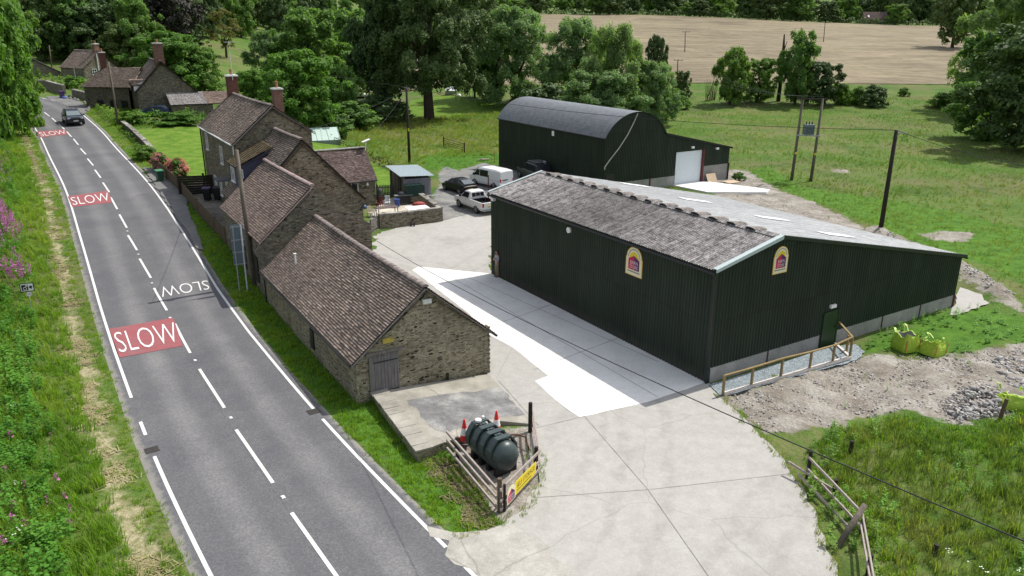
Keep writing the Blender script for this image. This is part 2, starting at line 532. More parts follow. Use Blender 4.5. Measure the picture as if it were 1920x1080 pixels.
def mk_clad():
    m = Mat('green_cladding', .5, 0, .28)
    o = m.tc('Object')
    c = m.ramp(m.noise(m.scale(o, (1, 1, .25)), 1.2, 5, .6), [(.3, (.0125, .0225, .015)), (.7, (.021, .035, .023))])
    c = m.mix(m.math('MULTIPLY', m.step(m.noise(m.scale(o, (3, 3, .15)), 2., 4, .6), .55, .8), .3), c, (.04, .045, .035))
    uv = m.tc('UV'); ux, uz, _ = m.sep(uv)
    c = m.mix(.8, c, m.ramp(m.white(m.comb(m.math('FLOOR', ux), 2., m.math('FLOOR', m.math('MULTIPLY', uz, .34)))), [(0, (.8, .8, .8)), (1, (1.22, 1.2, 1.2))]), 'MULTIPLY')
    c = m.mix(m.math('MULTIPLY', m.math('LESS_THAN', m.math('FRACT', m.math('MULTIPLY', uz, .34)), .012), .7), c, (.004, .006, .005))
    c = m.mix(m.math('MULTIPLY', m.math('LESS_THAN', m.math('FRACT', ux), .03), .5), c, (.006, .009, .007))
    mud = m.math('MULTIPLY_ADD', m.math('SUBTRACT', m.noise(uv, 2.2, 5, .7), .5), 1.1, uz)
    c = m.mix(m.math('MULTIPLY', m.math('SUBTRACT', 1., m.step(mud, .05, .75)), .5), c, (.075, .07, .058))
    m.color(c); m.set('Roughness', m.math('MULTIPLY_ADD', m.noise(o, 2.5, 4), .25, .4))
    return m.m

def mk_fibre(name='fibre_cement_roof', w=1., ramp=[(.3, (.22, .205, .2)), (.5, (.36, .34, .335)), (.66, (.5, .48, .475))]):
    m = Mat(name, .95, 0, .1)
    uv = m.tc('UV'); o = m.tc('Object')
    c = m.ramp(m.noise(o, 1.3, 8, .75), ramp)
    dk = m.step(m.noise(m.scale(o, (1, 1, 1)), 4.2, 6, .8), .45, .6)
    c = m.mix(m.math('MULTIPLY', dk, .75 * w), c, (.075, .068, .07))
    sp = m.math('SUBTRACT', 1., m.step(m.math('MULTIPLY_ADD', m.noise(o, 6, 3), .18, m.vor(o, 3.6)), .12, .24))
    c = m.mix(m.math('MULTIPLY', sp, .85), c, (.74, .74, .74))
    sp2 = m.math('SUBTRACT', 1., m.step(m.vor(o, 9.5), .1, .2))
    c = m.mix(m.math('MULTIPLY', sp2, .5), c, (.62, .62, .62))
    rd = m.step(m.noise(o, .8, 6, .7), .6, .78)
    c = m.mix(m.math('MULTIPLY', rd, .5 * w), c, (.13, .075, .07))
    x = m.sep(uv)[0]; val = m.step(m.math('ABSOLUTE', m.math('SUBTRACT', m.math('FRACT', m.math('MULTIPLY', x, 1 / .155)), .5)), .3, .12)
    c = m.mix(m.math('MULTIPLY', val, .62 * w), c, (.055, .05, .052))
    st = m.noise(m.scale(uv, (5, .5, 1)), 1., 5, .7)
    c = m.mix(.75 * w, c, m.ramp(st, [(.32, (.5, .48, .49)), (.5, (1., 1., 1.)), (.66, (1.4, 1.4, 1.4))]), 'MULTIPLY')
    lap = m.math('MULTIPLY', m.math('LESS_THAN', m.math('FRACT', m.math('MULTIPLY', x, 1 / .93)), .06), m.step(m.noise(uv, .55, 4, .7), .4, .6))
    c = m.mix(m.math('MULTIPLY', lap, .7 * w), c, (.04, .037, .038))
    m.color(c); m.bump(m.noise(o, 14, 4, .7), .5, .02)
    return m.m

def mk_field():
    m = Mat('hay_stubble', .95, 0, .1)
    p = m.pos()
    w = m.vmath('ADD', p, m.scale(m.noisec(p, .012, 4), (70, 70, 0)))
    s1 = m.noise(m.scale(w, (.05, .19, 1)), 1., 7, .72)
    b = m.noise(p, .018, 5, .65)
    c = m.ramp(m.math('ADD', m.math('MULTIPLY', s1, .6), m.math('MULTIPLY', b, .4)),
               [(.36, (0.111, 0.0923, 0.0612)), (.47, (0.2, 0.167, 0.116)), (.57, (0.259, 0.217, 0.15)), (.68, (0.34, 0.284, 0.19))])
    c = m.mix(m.math('MULTIPLY', m.step(m.noise(p, .035, 6, .7), .52, .7), .5), c, (.19, .185, .1))
    c = m.mix(.5, c, m.ramp(m.noise(p, .35, 5, .75), [(.3, (.6, .6, .58)), (.7, (1.3, 1.3, 1.25))]), 'MULTIPLY')
    m.color(c); m.bump(s1, .5, .3)
    return m.m

def mk_paint(name, col, wear):
    m = Mat(name, .8, 0, .2)
    p = m.pos()
    w = m.math('ADD', m.math('MULTIPLY', m.noise(p, 14, 4, .75), .6), m.math('MULTIPLY', m.noise(p, 1.3, 4, .7), .4))
    c = m.mix(m.math('MULTIPLY', m.step(w, .46, .64), wear), col, (.15, .148, .15))
    m.color(m.mix(.5, c, m.ramp(m.noise(p, 2.5, 4, .7), [(.3, (.8, .8, .8)), (.7, (1.12, 1.12, 1.12))]), 'MULTIPLY'))
    return m.m

def mk_glass(name='window_glass', col=(.02, .024, .028)):
    m = Mat(name, .06, 0, .8); m.color(col); return m.m

def mk_gravel(name, lo, hi):
    m = Mat(name, .95, 0, .2)
    p = m.pos()
    c = m.ramp(m.vor(p, 16, 'F1', 'Color'), [(0, lo), (1, hi)])
    c = m.mix(.6, c, m.ramp(m.noise(p, 1.2, 5, .7), [(.3, (.75, .75, .75)), (.7, (1.2, 1.2, 1.2))]), 'MULTIPLY')
    m.color(c); m.bump(m.vor(p, 16), 1., .03)
    return m.m

def mk_wood(name, lo, hi, sc=(1, 1, 8)):
    m = Mat(name, .85, 0, .2)
    o = m.tc('Object')
    c = m.ramp(m.noise(m.scale(o, (14, 14, 1.2)), 1., 6, .7), [(.3, lo), (.7, hi)])
    c = m.mix(.5, c, m.ramp(m.noise(o, 2.5, 4, .6), [(.3, (.7, .7, .7)), (.7, (1.25, 1.22, 1.2))]), 'MULTIPLY')
    m.color(c); m.bump(m.noise(m.scale(o, (20, 20, 2)), 1., 4), .4, .01)
    return m.m

def mk_brick(name, a, b, mo):
    m = Mat(name, .92, 0, .15)
    n = m.nt.nodes.new('ShaderNodeTexBrick'); m.put(n.inputs['Vector'], m.tc('UV'))
    n.inputs['Color1'].default_value = (*a, 1); n.inputs['Color2'].default_value = (*b, 1); n.inputs['Mortar'].default_value = (*mo, 1)
    n.inputs['Scale'].default_value = 1; n.inputs['Mortar Size'].default_value = .008
    n.inputs['Brick Width'].default_value = .225; n.inputs['Row Height'].default_value = .075
    m.color(m.mix(.6, n.outputs[0], m.ramp(m.noise(m.tc('UV'), 3, 5, .7), [(.3, (.6, .6, .6)), (.7, (1.25, 1.25, 1.25))]), 'MULTIPLY'))
    return m.m

ground_m = mk_ground(); asphalt_m = mk_asphalt(); field_m = mk_field()
yard_m = mk_concrete('old_concrete', (0.339, 0.328, 0.307), (0.378, 0.368, 0.347), (0.411, 0.402, 0.38), .36, 1.6, ((-14, 33, 17.5), (-19, 30, 24.5), (28.7, 7.51, 24.8), (-30, 66, 31)))
slab_m = mk_concrete('new_concrete', (.68, .67, .645), (.78, .775, .755), (.84, .84, .825), .12, .5, ((-90, -20, 116), (-86, -20, 114.5)))
apron_m = mk_concrete('worn_apron', (0.25, 0.238, 0.212), (0.375, 0.36, 0.325), (0.5, 0.476, 0.437), .6)
drive_m = mk_concrete('drive_tarmac', (.12, .12, .122), (.165, .165, .165), (.22, .218, .21), .4)
plat_m = mk_concrete('platform_concrete', (.22, .21, .18), (.32, .305, .265), (.42, .4, .355), .6, .8)
panel_m = mk_concrete('panel_concrete', (.2, .195, .185), (.29, .285, .275), (.37, .36, .35), .4, .9)
cement_m = mk_concrete('pale_render', (.45, .45, .43), (.6, .6, .58), (.7, .7, .68), .3, 2)
stone_m = mk_stone('rubble_stone', [(0.117, 0.101, 0.0702), (0.199, 0.175, 0.121), (0.257, 0.227, 0.165), (0.328, 0.295, 0.224)], (0.421, 0.378, 0.261), 4.4, 13., .08, .42)
stone_d = mk_stone('dark_rubble_stone', [(0.0949, 0.0849, 0.0675), (0.152, 0.137, 0.107), (0.203, 0.182, 0.14), (0.279, 0.25, 0.201)], (0.216, 0.196, 0.147), 4.2, 12.5, .06)
stone_h = mk_stone('house_stone', [(0.104, 0.087, 0.0653), (0.173, 0.151, 0.113), (0.23, 0.203, 0.149), (0.288, 0.255, 0.196)], (0.23, 0.209, 0.161), 4.6, 13., .06)
cope_m = mk_stone('coping_stone', [(.18, .17, .15), (.25, .24, .215), (.31, .3, .27), (.38, .365, .33)], (.13, .125, .11), 1.6, 1.6, .05)
tile_brown = mk_tiles('brown_clay_tiles', [(.0, (0.187, 0.148, 0.124)), (.35, (0.275, 0.219, 0.183)), (.7, (0.341, 0.267, 0.222)), (1., (0.462, 0.372, 0.311))])
tile_red = mk_tiles('red_clay_tiles', [(.0, (0.21, 0.159, 0.134)), (.35, (0.298, 0.229, 0.192)), (.7, (0.366, 0.275, 0.23)), (1., (0.473, 0.376, 0.317))], .2)
tile_dark = mk_tiles('dark_tiles', [(.0, (0.156, 0.13, 0.11)), (.4, (0.224, 0.182, 0.155)), (.8, (0.28, 0.223, 0.188)), (1., (0.358, 0.297, 0.244))], .25)
tile_wing = mk_tiles('wing_tiles', [(.0, (0.107, 0.0803, 0.0755)), (.4, (0.165, 0.122, 0.112)), (.8, (0.209, 0.154, 0.145)), (1., (0.272, 0.211, 0.194))], .12)
tile_moss = mk_tiles('mossy_tiles', [(.0, (0.075, 0.06, 0.0413)), (.5, (0.12, 0.0938, 0.0562)), (1., (0.158, 0.124, 0.0675))], .6, (0.09, 0.0825, 0.0263))
ridge_m = plain('ridge_tile', (.26, .215, .2), .9, 0, .15, .5, 3)
clad_m = mk_clad(); fibre_m = mk_fibre(); fibre_pale = mk_fibre('weathered_pale_roof', .22, [(.3, (.3, .31, .315)), (.5, (.4, .41, .415)), (.66, (.5, .51, .515))])
barrel_m = plain('black_barrel_sheet', (.115, .122, .135), .42, 0, .9, .45, 2.2)
trim_m = plain('pale_barge_flashing', (.42, .5, .5), .5, 0, .4, .1)
dark_trim = plain('dark_green_flashing', (.012, .02, .016), .45)
gutter_m = plain('black_gutter', (.012, .012, .014), .4)
steel_m = plain('galvanised_steel', (.34, .37, .4), .42, .4, .5, .25)
oxide_m = plain('red_oxide_steel', (.1, .014, .02), .5)
rust_m = plain('rusty_ridge', (.21, .185, .17), .95, 0, .1, .6, 5)
white_m = plain('white_paint', (.78, .78, .77), .5, 0, .4, .06)
mark_m = mk_paint('road_marking_white', (.68, .68, .665), .2)
redmark_m = mk_paint('road_marking_red', (0.306, 0.0897, 0.0978), .62)
black_m = plain('black_plastic', (.014, .014, .016), .5)
tyre_m = plain('tyre_rubber', (.015, .015, .016), .85)
rim_m = plain('wheel_rim', (.3, .3, .31), .35, .7)
glass_m = mk_glass(); carglass_m = plain('vehicle_glass', (.014, .018, .022), .15, 0, .18, .1); screen_m = mk_glass('clear_screen', (.16, .2, .21))
wood_g = mk_wood('weathered_wood', (.1, .092, .085), (.22, .205, .19))
wood_d = mk_wood('dark_creosote_wood', (.02, .017, .014), (.05, .042, .036))
wood_p = mk_wood('pole_wood', (.085, .07, .055), (.19, .165, .14))
wood_y = mk_wood('new_treated_timber', (.2, .145, .065), (.34, .26, .125))
wood_w = mk_wood('silvered_rail', (.25, .21, .19), (.44, .38, .35))
wood_f = mk_wood('fence_board', (.075, .055, .038), (.16, .12, .085))
wood_door = mk_wood('old_door_boards', (.1, .093, .095), (.21, .2, .205))
bark_m = plain('bark', (.07, .055, .042), .95, 0, .1, .5, 4)
brick_m = mk_brick('chimney_brick', (0.115, 0.036, 0.03), (0.166, 0.0562, 0.0435), (0.115, 0.105, 0.09))
brick_o = mk_brick('old_chimney_brick', (.15, .07, .055), (.24, .13, .1), (.16, .14, .12))
pot_m = plain('terracotta_pot', (.33, .14, .08), .8)
blue_gravel = mk_gravel('blue_grey_chippings', (.14, .17, .19), (.34, .39, .415))
grey_gravel = mk_gravel('grey_chippings', (.1, .1, .105), (.34, .34, .34))
bag_m = plain('lime_woven_bag', (.34, .49, .05), .6, 0, .3, .18, 5)
bagband_m = plain('bag_strap', (.5, .17, .06), .7)
tank_m = plain('dark_green_tank_plastic', (.04, .06, .06), .4, 0, .5, .2, 3)
rubble_m = plain('pale_rubble', (.46, .44, .42), .95, 0, .15, .45, 5)
rock_m = plain('grey_rock', (.34, .33, .325), .95, 0, .15, .5, 4)
orange_m = plain('cone_orange', (.72, .035, .03), .5, 0, .4, .08)
yellow_m = plain('sign_yellow', (.72, .56, .03), .55, 0, .3, .05)
cream_m = plain('sign_cream', (.74, .69, .46), .55, 0, .3, .06)
signred_m = plain('sign_magenta', (.5, .015, .09), .55, 0, .3, .12)
signpurple_m = plain('sign_purple', (.11, .02, .1), .55, 0, .3, .1)
signorange_m = plain('sign_gold_edge', (.62, .38, .05), .55, 0, .3, .1)
navy_m = plain('sign_navy', (.05, .06, .2), .55)
blue_m = plain('sign_back_grey', (.13, .17, .21), .45, .3, .5, .15)
leaf_mid = mk_leaf('leaf_mid_green', [(.2, (0.0508, 0.111, 0.0315)), (.5, (0.127, 0.235, 0.0575)), (.8, (0.24, 0.368, 0.0977))])
leaf_dark = mk_leaf('leaf_dark_green', [(.2, (0.036, 0.0639, 0.0255)), (.5, (0.0778, 0.134, 0.0425)), (.8, (0.15, 0.219, 0.0738))], .15)
leaf_bright = mk_leaf('leaf_bright_green', [(.2, (0.0546, 0.124, 0.0237)), (.5, (0.128, 0.251, 0.0433)), (.8, (0.218, 0.359, 0.0786))])
leaf_willow = mk_leaf('leaf_willow', [(.2, (0.0787, 0.142, 0.0599)), (.5, (0.188, 0.292, 0.125)), (.8, (0.329, 0.443, 0.218))])
leaf_purple = mk_leaf('leaf_copper', [(.2, (0.0135, 0.0152, 0.0135)), (.5, (0.0304, 0.0321, 0.027)), (.8, (0.0541, 0.0575, 0.0473))], .1)
leaf_pale = mk_leaf('leaf_pale_olive', [(.2, (0.072, 0.084, 0.036)), (.5, (0.144, 0.156, 0.072)), (.8, (0.216, 0.222, 0.114))])
leaf_pink = mk_leaf('rhododendron_blossom', [(.2, (.3, .1, .17)), (.5, (.52, .22, .31)), (.8, (.7, .4, .46))])
grass_m = mk_leaf('grass_blades', [(.1, (0.0719, 0.152, 0.0179)), (.45, (0.153, 0.279, 0.0297)), (.75, (0.262, 0.339, 0.0595)), (.95, (0.432, 0.371, 0.149))], .5)
meadow_m = mk_leaf('meadow_blades', [(.1, (0.0768, 0.146, 0.0257)), (.4, (0.165, 0.233, 0.0441)), (.7, (0.287, 0.279, 0.0922)), (.95, (0.461, 0.32, 0.185))], .5)
weed_m = mk_leaf('weed_leaves', [(.1, (0.0411, 0.131, 0.0138)), (.5, (0.099, 0.263, 0.0248)), (.9, (0.183, 0.385, 0.0482))], .3)
straw_m = mk_leaf('cut_hay', [(.1, (0.23, 0.196, 0.092)), (.5, (0.391, 0.333, 0.184)), (.9, (0.575, 0.506, 0.322))], .1)
pink_m = mk_leaf('willowherb_flowers', [(.1, (.2, .06, .2)), (.5, (.36, .12, .36)), (.9, (.5, .22, .5))], .2)
umbel_m = plain('white_umbels', (.75, .76, .68), .8)
# ------------------------------------------------------------------ land, roads, yard
def W(pts, z=None): return [G(u, v, z) for u, v in pts]
def xy(pts): return [(p[0], p[1]) for p in pts]

# right-hand edge line of the road, surveyed; the carriageway is 6.4 m between edge lines
_redge = [(888, 1080), (828, 1020), (720, 910), (600, 785), (480, 639.5), (417, 556), (370.5, 480), (328, 414), (279, 343.5), (221, 282), (198, 254), (177, 234), (156, 216), (144, 206), (127, 198.5), (112.6, 192.6), (96, 186.5), (86, 183.5)]
re_w = [Vector((p.x, p.y)) for p in W(_redge)]
d0 = (re_w[0] - re_w[2]).normalized()
re_w = [re_w[0] + d0 * 34, re_w[0] + d0 * 14] + re_w
dl = (re_w[-1] - re_w[-2]).normalized()
re_w += [re_w[-1] + Vector((-14, 5)), re_w[-1] + Vector((-34, 8)), re_w[-1] + Vector((-60, 8))]
def catmull(P, step=.6):
    out = []
    for i in range(len(P) - 1):
        p0 = P[max(i - 1, 0)]; p1 = P[i]; p2 = P[i + 1]; p3 = P[min(i + 2, len(P) - 1)]
        n = max(2, int((p2 - p1).length / step))
        for k in range(n):
            t = k / n
            out.append(.5 * ((2 * p1) + (p2 - p0) * t + (2 * p0 - 5 * p1 + 4 * p2 - p3) * t * t + (3 * p1 - p0 - 3 * p2 + p3) * t ** 3))
    out.append(P[-1])
    return out
def smooth(P, it):
    for _ in range(it):
        P = [P[0]] + [(P[i - 1] + P[i] * 2 + P[i + 1]) / 4 for i in range(1, len(P) - 1)] + [P[-1]]
    return P
redge = smooth(catmull(re_w), 60)
def normals(P):
    out = []
    for i in range(len(P)):
        d = (P[min(i + 1, len(P) - 1)] - P[max(i - 1, 0)]).normalized()
        out.append(Vector((-d.y, d.x)))     # to the left of travel away from the camera
    return out
_n = normals(redge)
centre = smooth([p + n * 3.2 for p, n in zip(redge, _n)], 30)
cn = normals(centre)
slen = [0.]
for i in range(1, len(centre)): slen.append(slen[-1] + (centre[i] - centre[i - 1]).length)
CA = np.array([(p.x, p.y) for p in centre])
CNn = np.array([(p.x, p.y) for p in cn])
def road_off(x, y):
    """signed distance from the road's centre line (left positive), numpy"""
    x = np.asarray(x, float); y = np.asarray(y, float)
    best = np.full(x.shape, 1e9); sg = np.zeros(x.shape)
    A = CA[:-1]; B = CA[1:]
    for a, b in zip(A, B):
        d = b - a; L2 = d @ d
        t = np.clip(((x - a[0]) * d[0] + (y - a[1]) * d[1]) / L2, 0, 1)
        qx = x - a[0] - t * d[0]; qy = y - a[1] - t * d[1]
        q = qx * qx + qy * qy
        m = q < best
        best = np.where(m, q, best)
        sg = np.where(m, np.sign(d[0] * qy - d[1] * qx), sg)
    return np.sqrt(best) * sg

def inside(poly, x, y):
    x = np.asarray(x, float); y = np.asarray(y, float)
    c = np.zeros(x.shape, bool); n = len(poly)
    for i in range(n):
        x1, y1 = poly[i][0], poly[i][1]; x2, y2 = poly[(i + 1) % n][0], poly[(i + 1) % n][1]
        if y1 == y2: continue
        m = ((y1 > y) != (y2 > y)) & (x < (x2 - x1) * (y - y1) / (y2 - y1) + x1)
        c ^= m
    return c
def sdf(poly, x, y):
    x = np.asarray(x, float); y = np.asarray(y, float)
    best = np.full(x.shape, 1e9); n = len(poly)
    for i in range(n):
        ax, ay = poly[i][0], poly[i][1]; bx, by = poly[(i + 1) % n][0], poly[(i + 1) % n][1]
        dx, dy = bx - ax, by - ay
        L2 = dx * dx + dy * dy + 1e-9
        t = np.clip(((x - ax) * dx + (y - ay) * dy) / L2, 0, 1)
        best = np.minimum(best, (x - ax - t * dx) ** 2 + (y - ay - t * dy) ** 2)
    return np.sqrt(best) * np.where(inside(poly, x, y), 1, -1)

# zones of the land (plan polygons)
Z = {}
Z['yard'] = xy(W([(985, 868), (1012, 850), (1012, 905), (985, 955), (940, 985), (880, 998), (832, 1008), (900, 1085), (960, 1140), (1600, 1140), (1570, 1080), (1548, 1010), (1512, 925), (1470, 862), (1415, 806), (1362, 757), (1345, 735), (1328, 718), (1180, 640), (1000, 545), (922, 515), (922, 440), (925, 395), (880, 402), (828, 416), (710, 430), (690, 440), (672, 470), (700, 530), (870, 660), (915, 704), (1000, 800)]))
Z['slab'] = xy(W([(773, 507), (785, 501), (922, 514), (1326, 718), (1212, 756), (1087, 784), (1040, 750), (1003, 716), (1028, 706), (960, 652), (915, 628), (880, 590)]))
Z['gravel'] = xy(W([(690, 425), (830, 414), (850, 412), (930, 400), (1010, 380), (1100, 370), (1150, 330), (1040, 300), (935, 312), (905, 305), (860, 320), (835, 312), (822, 325), (826, 345), (815, 360), (810, 385), (760, 390), (700, 390)]))
Z['dirt'] = xy(W([(1345, 738), (1356, 742), (1592, 678), (1640, 665), (1690, 668), (1780, 672), (1850, 655), (1960, 640), (1990, 700), (1960, 760), (1880, 775), (1790, 800), (1700, 770), (1640, 780), (1560, 800), (1500, 812), (1440, 812), (1395, 780)]))
Z['dirt_back'] = xy(W([(1345, 330), (1368, 318), (1400, 318), (1440, 345), (1480, 365), (1540, 385), (1600, 415), (1640, 432), (1720, 470), (1800, 495), (1850, 530), (1900, 560), (1930, 590), (1880, 575), (1830, 545), (1800, 520), (1780, 500), (1500, 430), (1360, 390), (1330, 350)]))
Z['lawn_front'] = xy(W([(236, 245), (400, 236), (405, 330), (346, 336), (330, 310), (290, 290), (262, 268)]))
Z['lawn_far'] = xy(W([(745, 222), (760, 190), (830, 178), (945, 196), (955, 215), (880, 214), (800, 224)]))
Z['lawn_side'] = xy(W([(560, 262), (640, 268), (745, 330), (742, 350), (700, 350), (560, 320)]))
Z['fresh_a'] = xy(W([(800, 320), (780, 295), (850, 280), (935, 290), (935, 310), (900, 306), (860, 318)]))
Z['fresh_b'] = xy(W([(1370, 330), (1440, 310), (1500, 350), (1640, 370), (1800, 400), (1960, 440), (1960, 560), (1860, 500), (1780, 480), (1640, 425), (1500, 370), (1440, 340)]))
Z['fresh_c'] = xy(W([(1600, 660), (1640, 630), (1800, 570), (1960, 600), (1960, 640), (1850, 655), (1780, 670), (1700, 660)]))
Z['backyard'] = xy(W([(345, 345), (433, 338), (430, 390), (425, 450), (415, 440), (360, 380)]))
Z['layby'] = xy(W([(84, 181), (112, 181), (134, 185.5), (152, 192), (166, 202), (163, 211), (155, 214.5), (127, 198.8), (96, 187)]))
Z['tankyard'] = xy(W([(846, 858), (900, 915), (932, 972), (960, 985), (1010, 920), (1030, 870), (1010, 820), (995, 800), (930, 798), (862, 830)]))
Z['bare'] = xy(W([(1725, 440), (1760, 433), (1830, 438), (1810, 452), (1750, 452)]))
Z['bare2'] = xy(W([(1552, 318), (1580, 316), (1600, 324), (1572, 324)]))
Z['drive'] = xy(W([(268, 316), (290, 316), (312, 330), (332, 345), (350, 372), (356, 400), (372, 440), (382, 470), (373, 470), (335, 414), (286, 343)]))

# ---- the land itself
az = np.concatenate([np.linspace(-180, -60, 40), np.linspace(-57, -40, 16), np.linspace(-39.5, 41, 300), np.linspace(43, 60, 16), np.linspace(64, 176, 36)])
rr = np.concatenate([[.5, 4, 8], np.geomspace(11, 130, 200), np.geomspace(133, 700, 70), np.geomspace(730, 4500, 24)])
A_, R_ = np.meshgrid(np.radians(az), rr, indexing='ij')
X = R_ * np.sin(A_); Y = R_ * np.cos(A_)
Zg = Tn(X, Y)
ro = road_off(X.ravel(), Y.ravel()).reshape(X.shape)
aro = np.abs(ro)
bank = ssn(ro, 6.0, 16.0) * 1.6 * (R_ < 160) * ssn(R_, 5, 14)          # the bank on the far side of the road
Zg = Zg + bank
Zg -= .16 * (1 - ssn(aro, 2.4, 3.62))
for k in ('yard', 'slab'):
    Zg -= .1 * (sdf(Z[k], X.ravel(), Y.ravel()).reshape(X.shape) > .35)
rough = (np.sin(X * 1.7 + 3 * np.sin(Y * .6)) * np.sin(Y * 1.3 + 2 * np.sin(X * .5)))
s_dirt = np.maximum(sdf(Z['dirt'], X.ravel(), Y.ravel()), sdf(Z['dirt_back'], X.ravel(), Y.ravel())).reshape(X.shape)
Zg += .07 * rough * (s_dirt > -.5) + .05 * rough * (aro > 6) * (R_ > 15)
heap = sdf(W([(1640, 432), (1720, 470), (1800, 500), (1850, 530), (1900, 565), (1870, 560), (1800, 515), (1640, 440)]), X.ravel(), Y.ravel()).reshape(X.shape)
Zg += .55 * ssn(heap, -1.2, .4) * (1 + .4 * rough)
nA, nR = X.shape
V = np.stack([X.ravel(), Y.ravel(), Zg.ravel()], 1)
ii = np.arange(nA)[:, None]; jj = np.arange(nR - 1)[None, :]
i2 = (ii + 1) % nA
F = np.stack([(ii * nR + jj), (i2 * nR + jj), (i2 * nR + jj + 1), (ii * nR + jj + 1)], -1).reshape(-1, 4)[:, ::-1]
land = raw_mesh('ground', V, F, ground_m, smooth=True)
struct('ground', land)
def put_attr(name, val):
    a = land.data.attributes.new(name, 'FLOAT', 'POINT')
    a.data.foreach_set('value', np.clip(val, -6, 6).astype(np.float32).ravel())
fx, fy = X.ravel(), Y.ravel()
put_attr('lawn', np.maximum.reduce([sdf(Z[k], fx, fy) for k in ('lawn_front', 'lawn_far', 'lawn_side')]))
put_attr('fresh', np.maximum.reduce([sdf(Z[k], fx, fy) for k in ('fresh_a', 'fresh_b', 'fresh_c')] + [1.6 - np.abs(-ro.ravel() - 5.2) - 2 * (R_.ravel() > 75)]))
put_attr('straw', np.where(R_.ravel() < 130, .34 - np.abs(ro.ravel() - 4.75), -6))
put_attr('dirt', np.maximum.reduce([s_dirt.ravel()] + [sdf(Z[k], fx, fy) for k in ('backyard', 'tankyard', 'bare', 'bare2')]))
put_attr('gravel', np.maximum(sdf(Z['gravel'], fx, fy), -6))

def land_z(x, y):
    """height of the land with the bank beside the road"""
    z = T(x, y)
    r = math.hypot(x, y)
    if r < 160:
        o = float(road_off(np.array([x]), np.array([y]))[0])
        z += ss(o, 6, 16) * 1.6 * ss(r, 5, 14)
    return z

# ---- road ribbon
us = [-3.72, -3.5, -3.2, -1.6, 0, 1.6, 3.2, 3.5, 3.8]
V = []; F = []; UV = []
for i, (p, n) in enumerate(zip(centre, cn)):
    for u in us:
        q = p + n * u
        V.append((q.x, q.y, T(q.x, q.y) + .03 - .05 * (abs(u) > 3.6))); UV.append((u, slen[i]))
m_ = len(us)
for i in range(len(centre) - 1):
    for k in range(m_ - 1): F.append((i * m_ + k, (i + 1) * m_ + k, (i + 1) * m_ + k + 1, i * m_ + k + 1))
road = struct('road', raw_mesh('road', V, np.array(F)[:, ::-1], asphalt_m, uv=UV))

def jag(poly, step=.5, amp=.12, seed=1):
    r_ = random.Random(seed); out = []
    n = len(poly)
    for i in range(n):
        a = Vector(poly[i]).to_2d(); b = Vector(poly[(i + 1) % n]).to_2d()
        L = (b - a).length; k = max(1, int(L / step))
        nn = Vector((-(b - a).y, (b - a).x)) / max(L, 1e-6)
        for j in range(k):
            p = a + (b - a) * (j / k)
            if 0 < j: p = p + nn * r_.uniform(-amp, amp)
            out.append((p.x, p.y))
    return out
def sheet(name, poly, z, m, amp=.12, step=.5, follow=False):
    P = jag(poly, step, amp, len(name))
    mb = MB(); mb.v = [(p[0], p[1], (T(*p) if follow else 0) + z) for p in P]
    mb.f = [tuple(range(len(P)))]; mb.uv = list(P); mb.mi = [0]
    o = mb.build(name, m)
    if o.data.polygons[0].normal.z < 0: o.data.flip_normals()
    return struct(name, o)
sheet('yard', Z['yard'], .036, yard_m, .14)
sheet('new_concrete', Z['slab'], .044, slab_m, .03, .6)
sheet('drive_apron', Z['drive'], .1, drive_m, .1, .6, True)
sheet('layby', Z['layby'], .05, drive_m, .1, .8, True)
mouth = xy(W([(800, 988), (850, 1000), (905, 998), (960, 985), (1010, 1010), (1060, 1060), (1100, 1140), (960, 1140), (900, 1092)]))
sheet('concrete_pad', xy(W([(1781, 592), (1800, 540), (1862, 560), (1850, 572), (1795, 592)])), .05, yard_m, .1)
sheet('road_mouth', mouth, .0395, apron_m, .25, .5)
# saw-cut joints of the new slab
jm = plain('slab_joint', (.3, .3, .29), .9)
mb = MB()
def joint(a, b, w=.035):
    a = G(*a, z=0); b = G(*b, z=0)
    d = (b - a).to_2d().normalized(); n = Vector((-d.y, d.x)) * w / 2
    mb.face([(a.x - n.x, a.y - n.y, .049), (b.x - n.x, b.y - n.y, .049), (b.x + n.x, b.y + n.y, .049), (a.x + n.x, a.y + n.y, .049)])
joint((850, 523), (1233, 746)); joint((877, 521), (1235, 680)); joint((1012, 578), (1030, 574))
joint((820, 536), (868, 522)); joint((900, 620), (1036, 572)); joint((1000, 695), (1160, 635))
struct('slab_joints', mb.build('slab_joints', jm))
mb = MB(); _j = joint.__defaults__
for a, b in (((1005, 804), (1096, 782)), ((935, 715), (1010, 800)), ((960, 655), (930, 712)), ((1096, 782), (1215, 920)), ((1000, 935), (1215, 920)), ((1215, 920), (1480, 890)), ((1215, 920), (1330, 1085)), ((930, 430), (800, 470)), ((860, 520), (720, 480))): joint(a, b, .018)
struct('yard_joints', mb.build('yard_joints', plain('yard_joint', (.29, .28, .26), .95, 0, .1, .5, 1.5)))

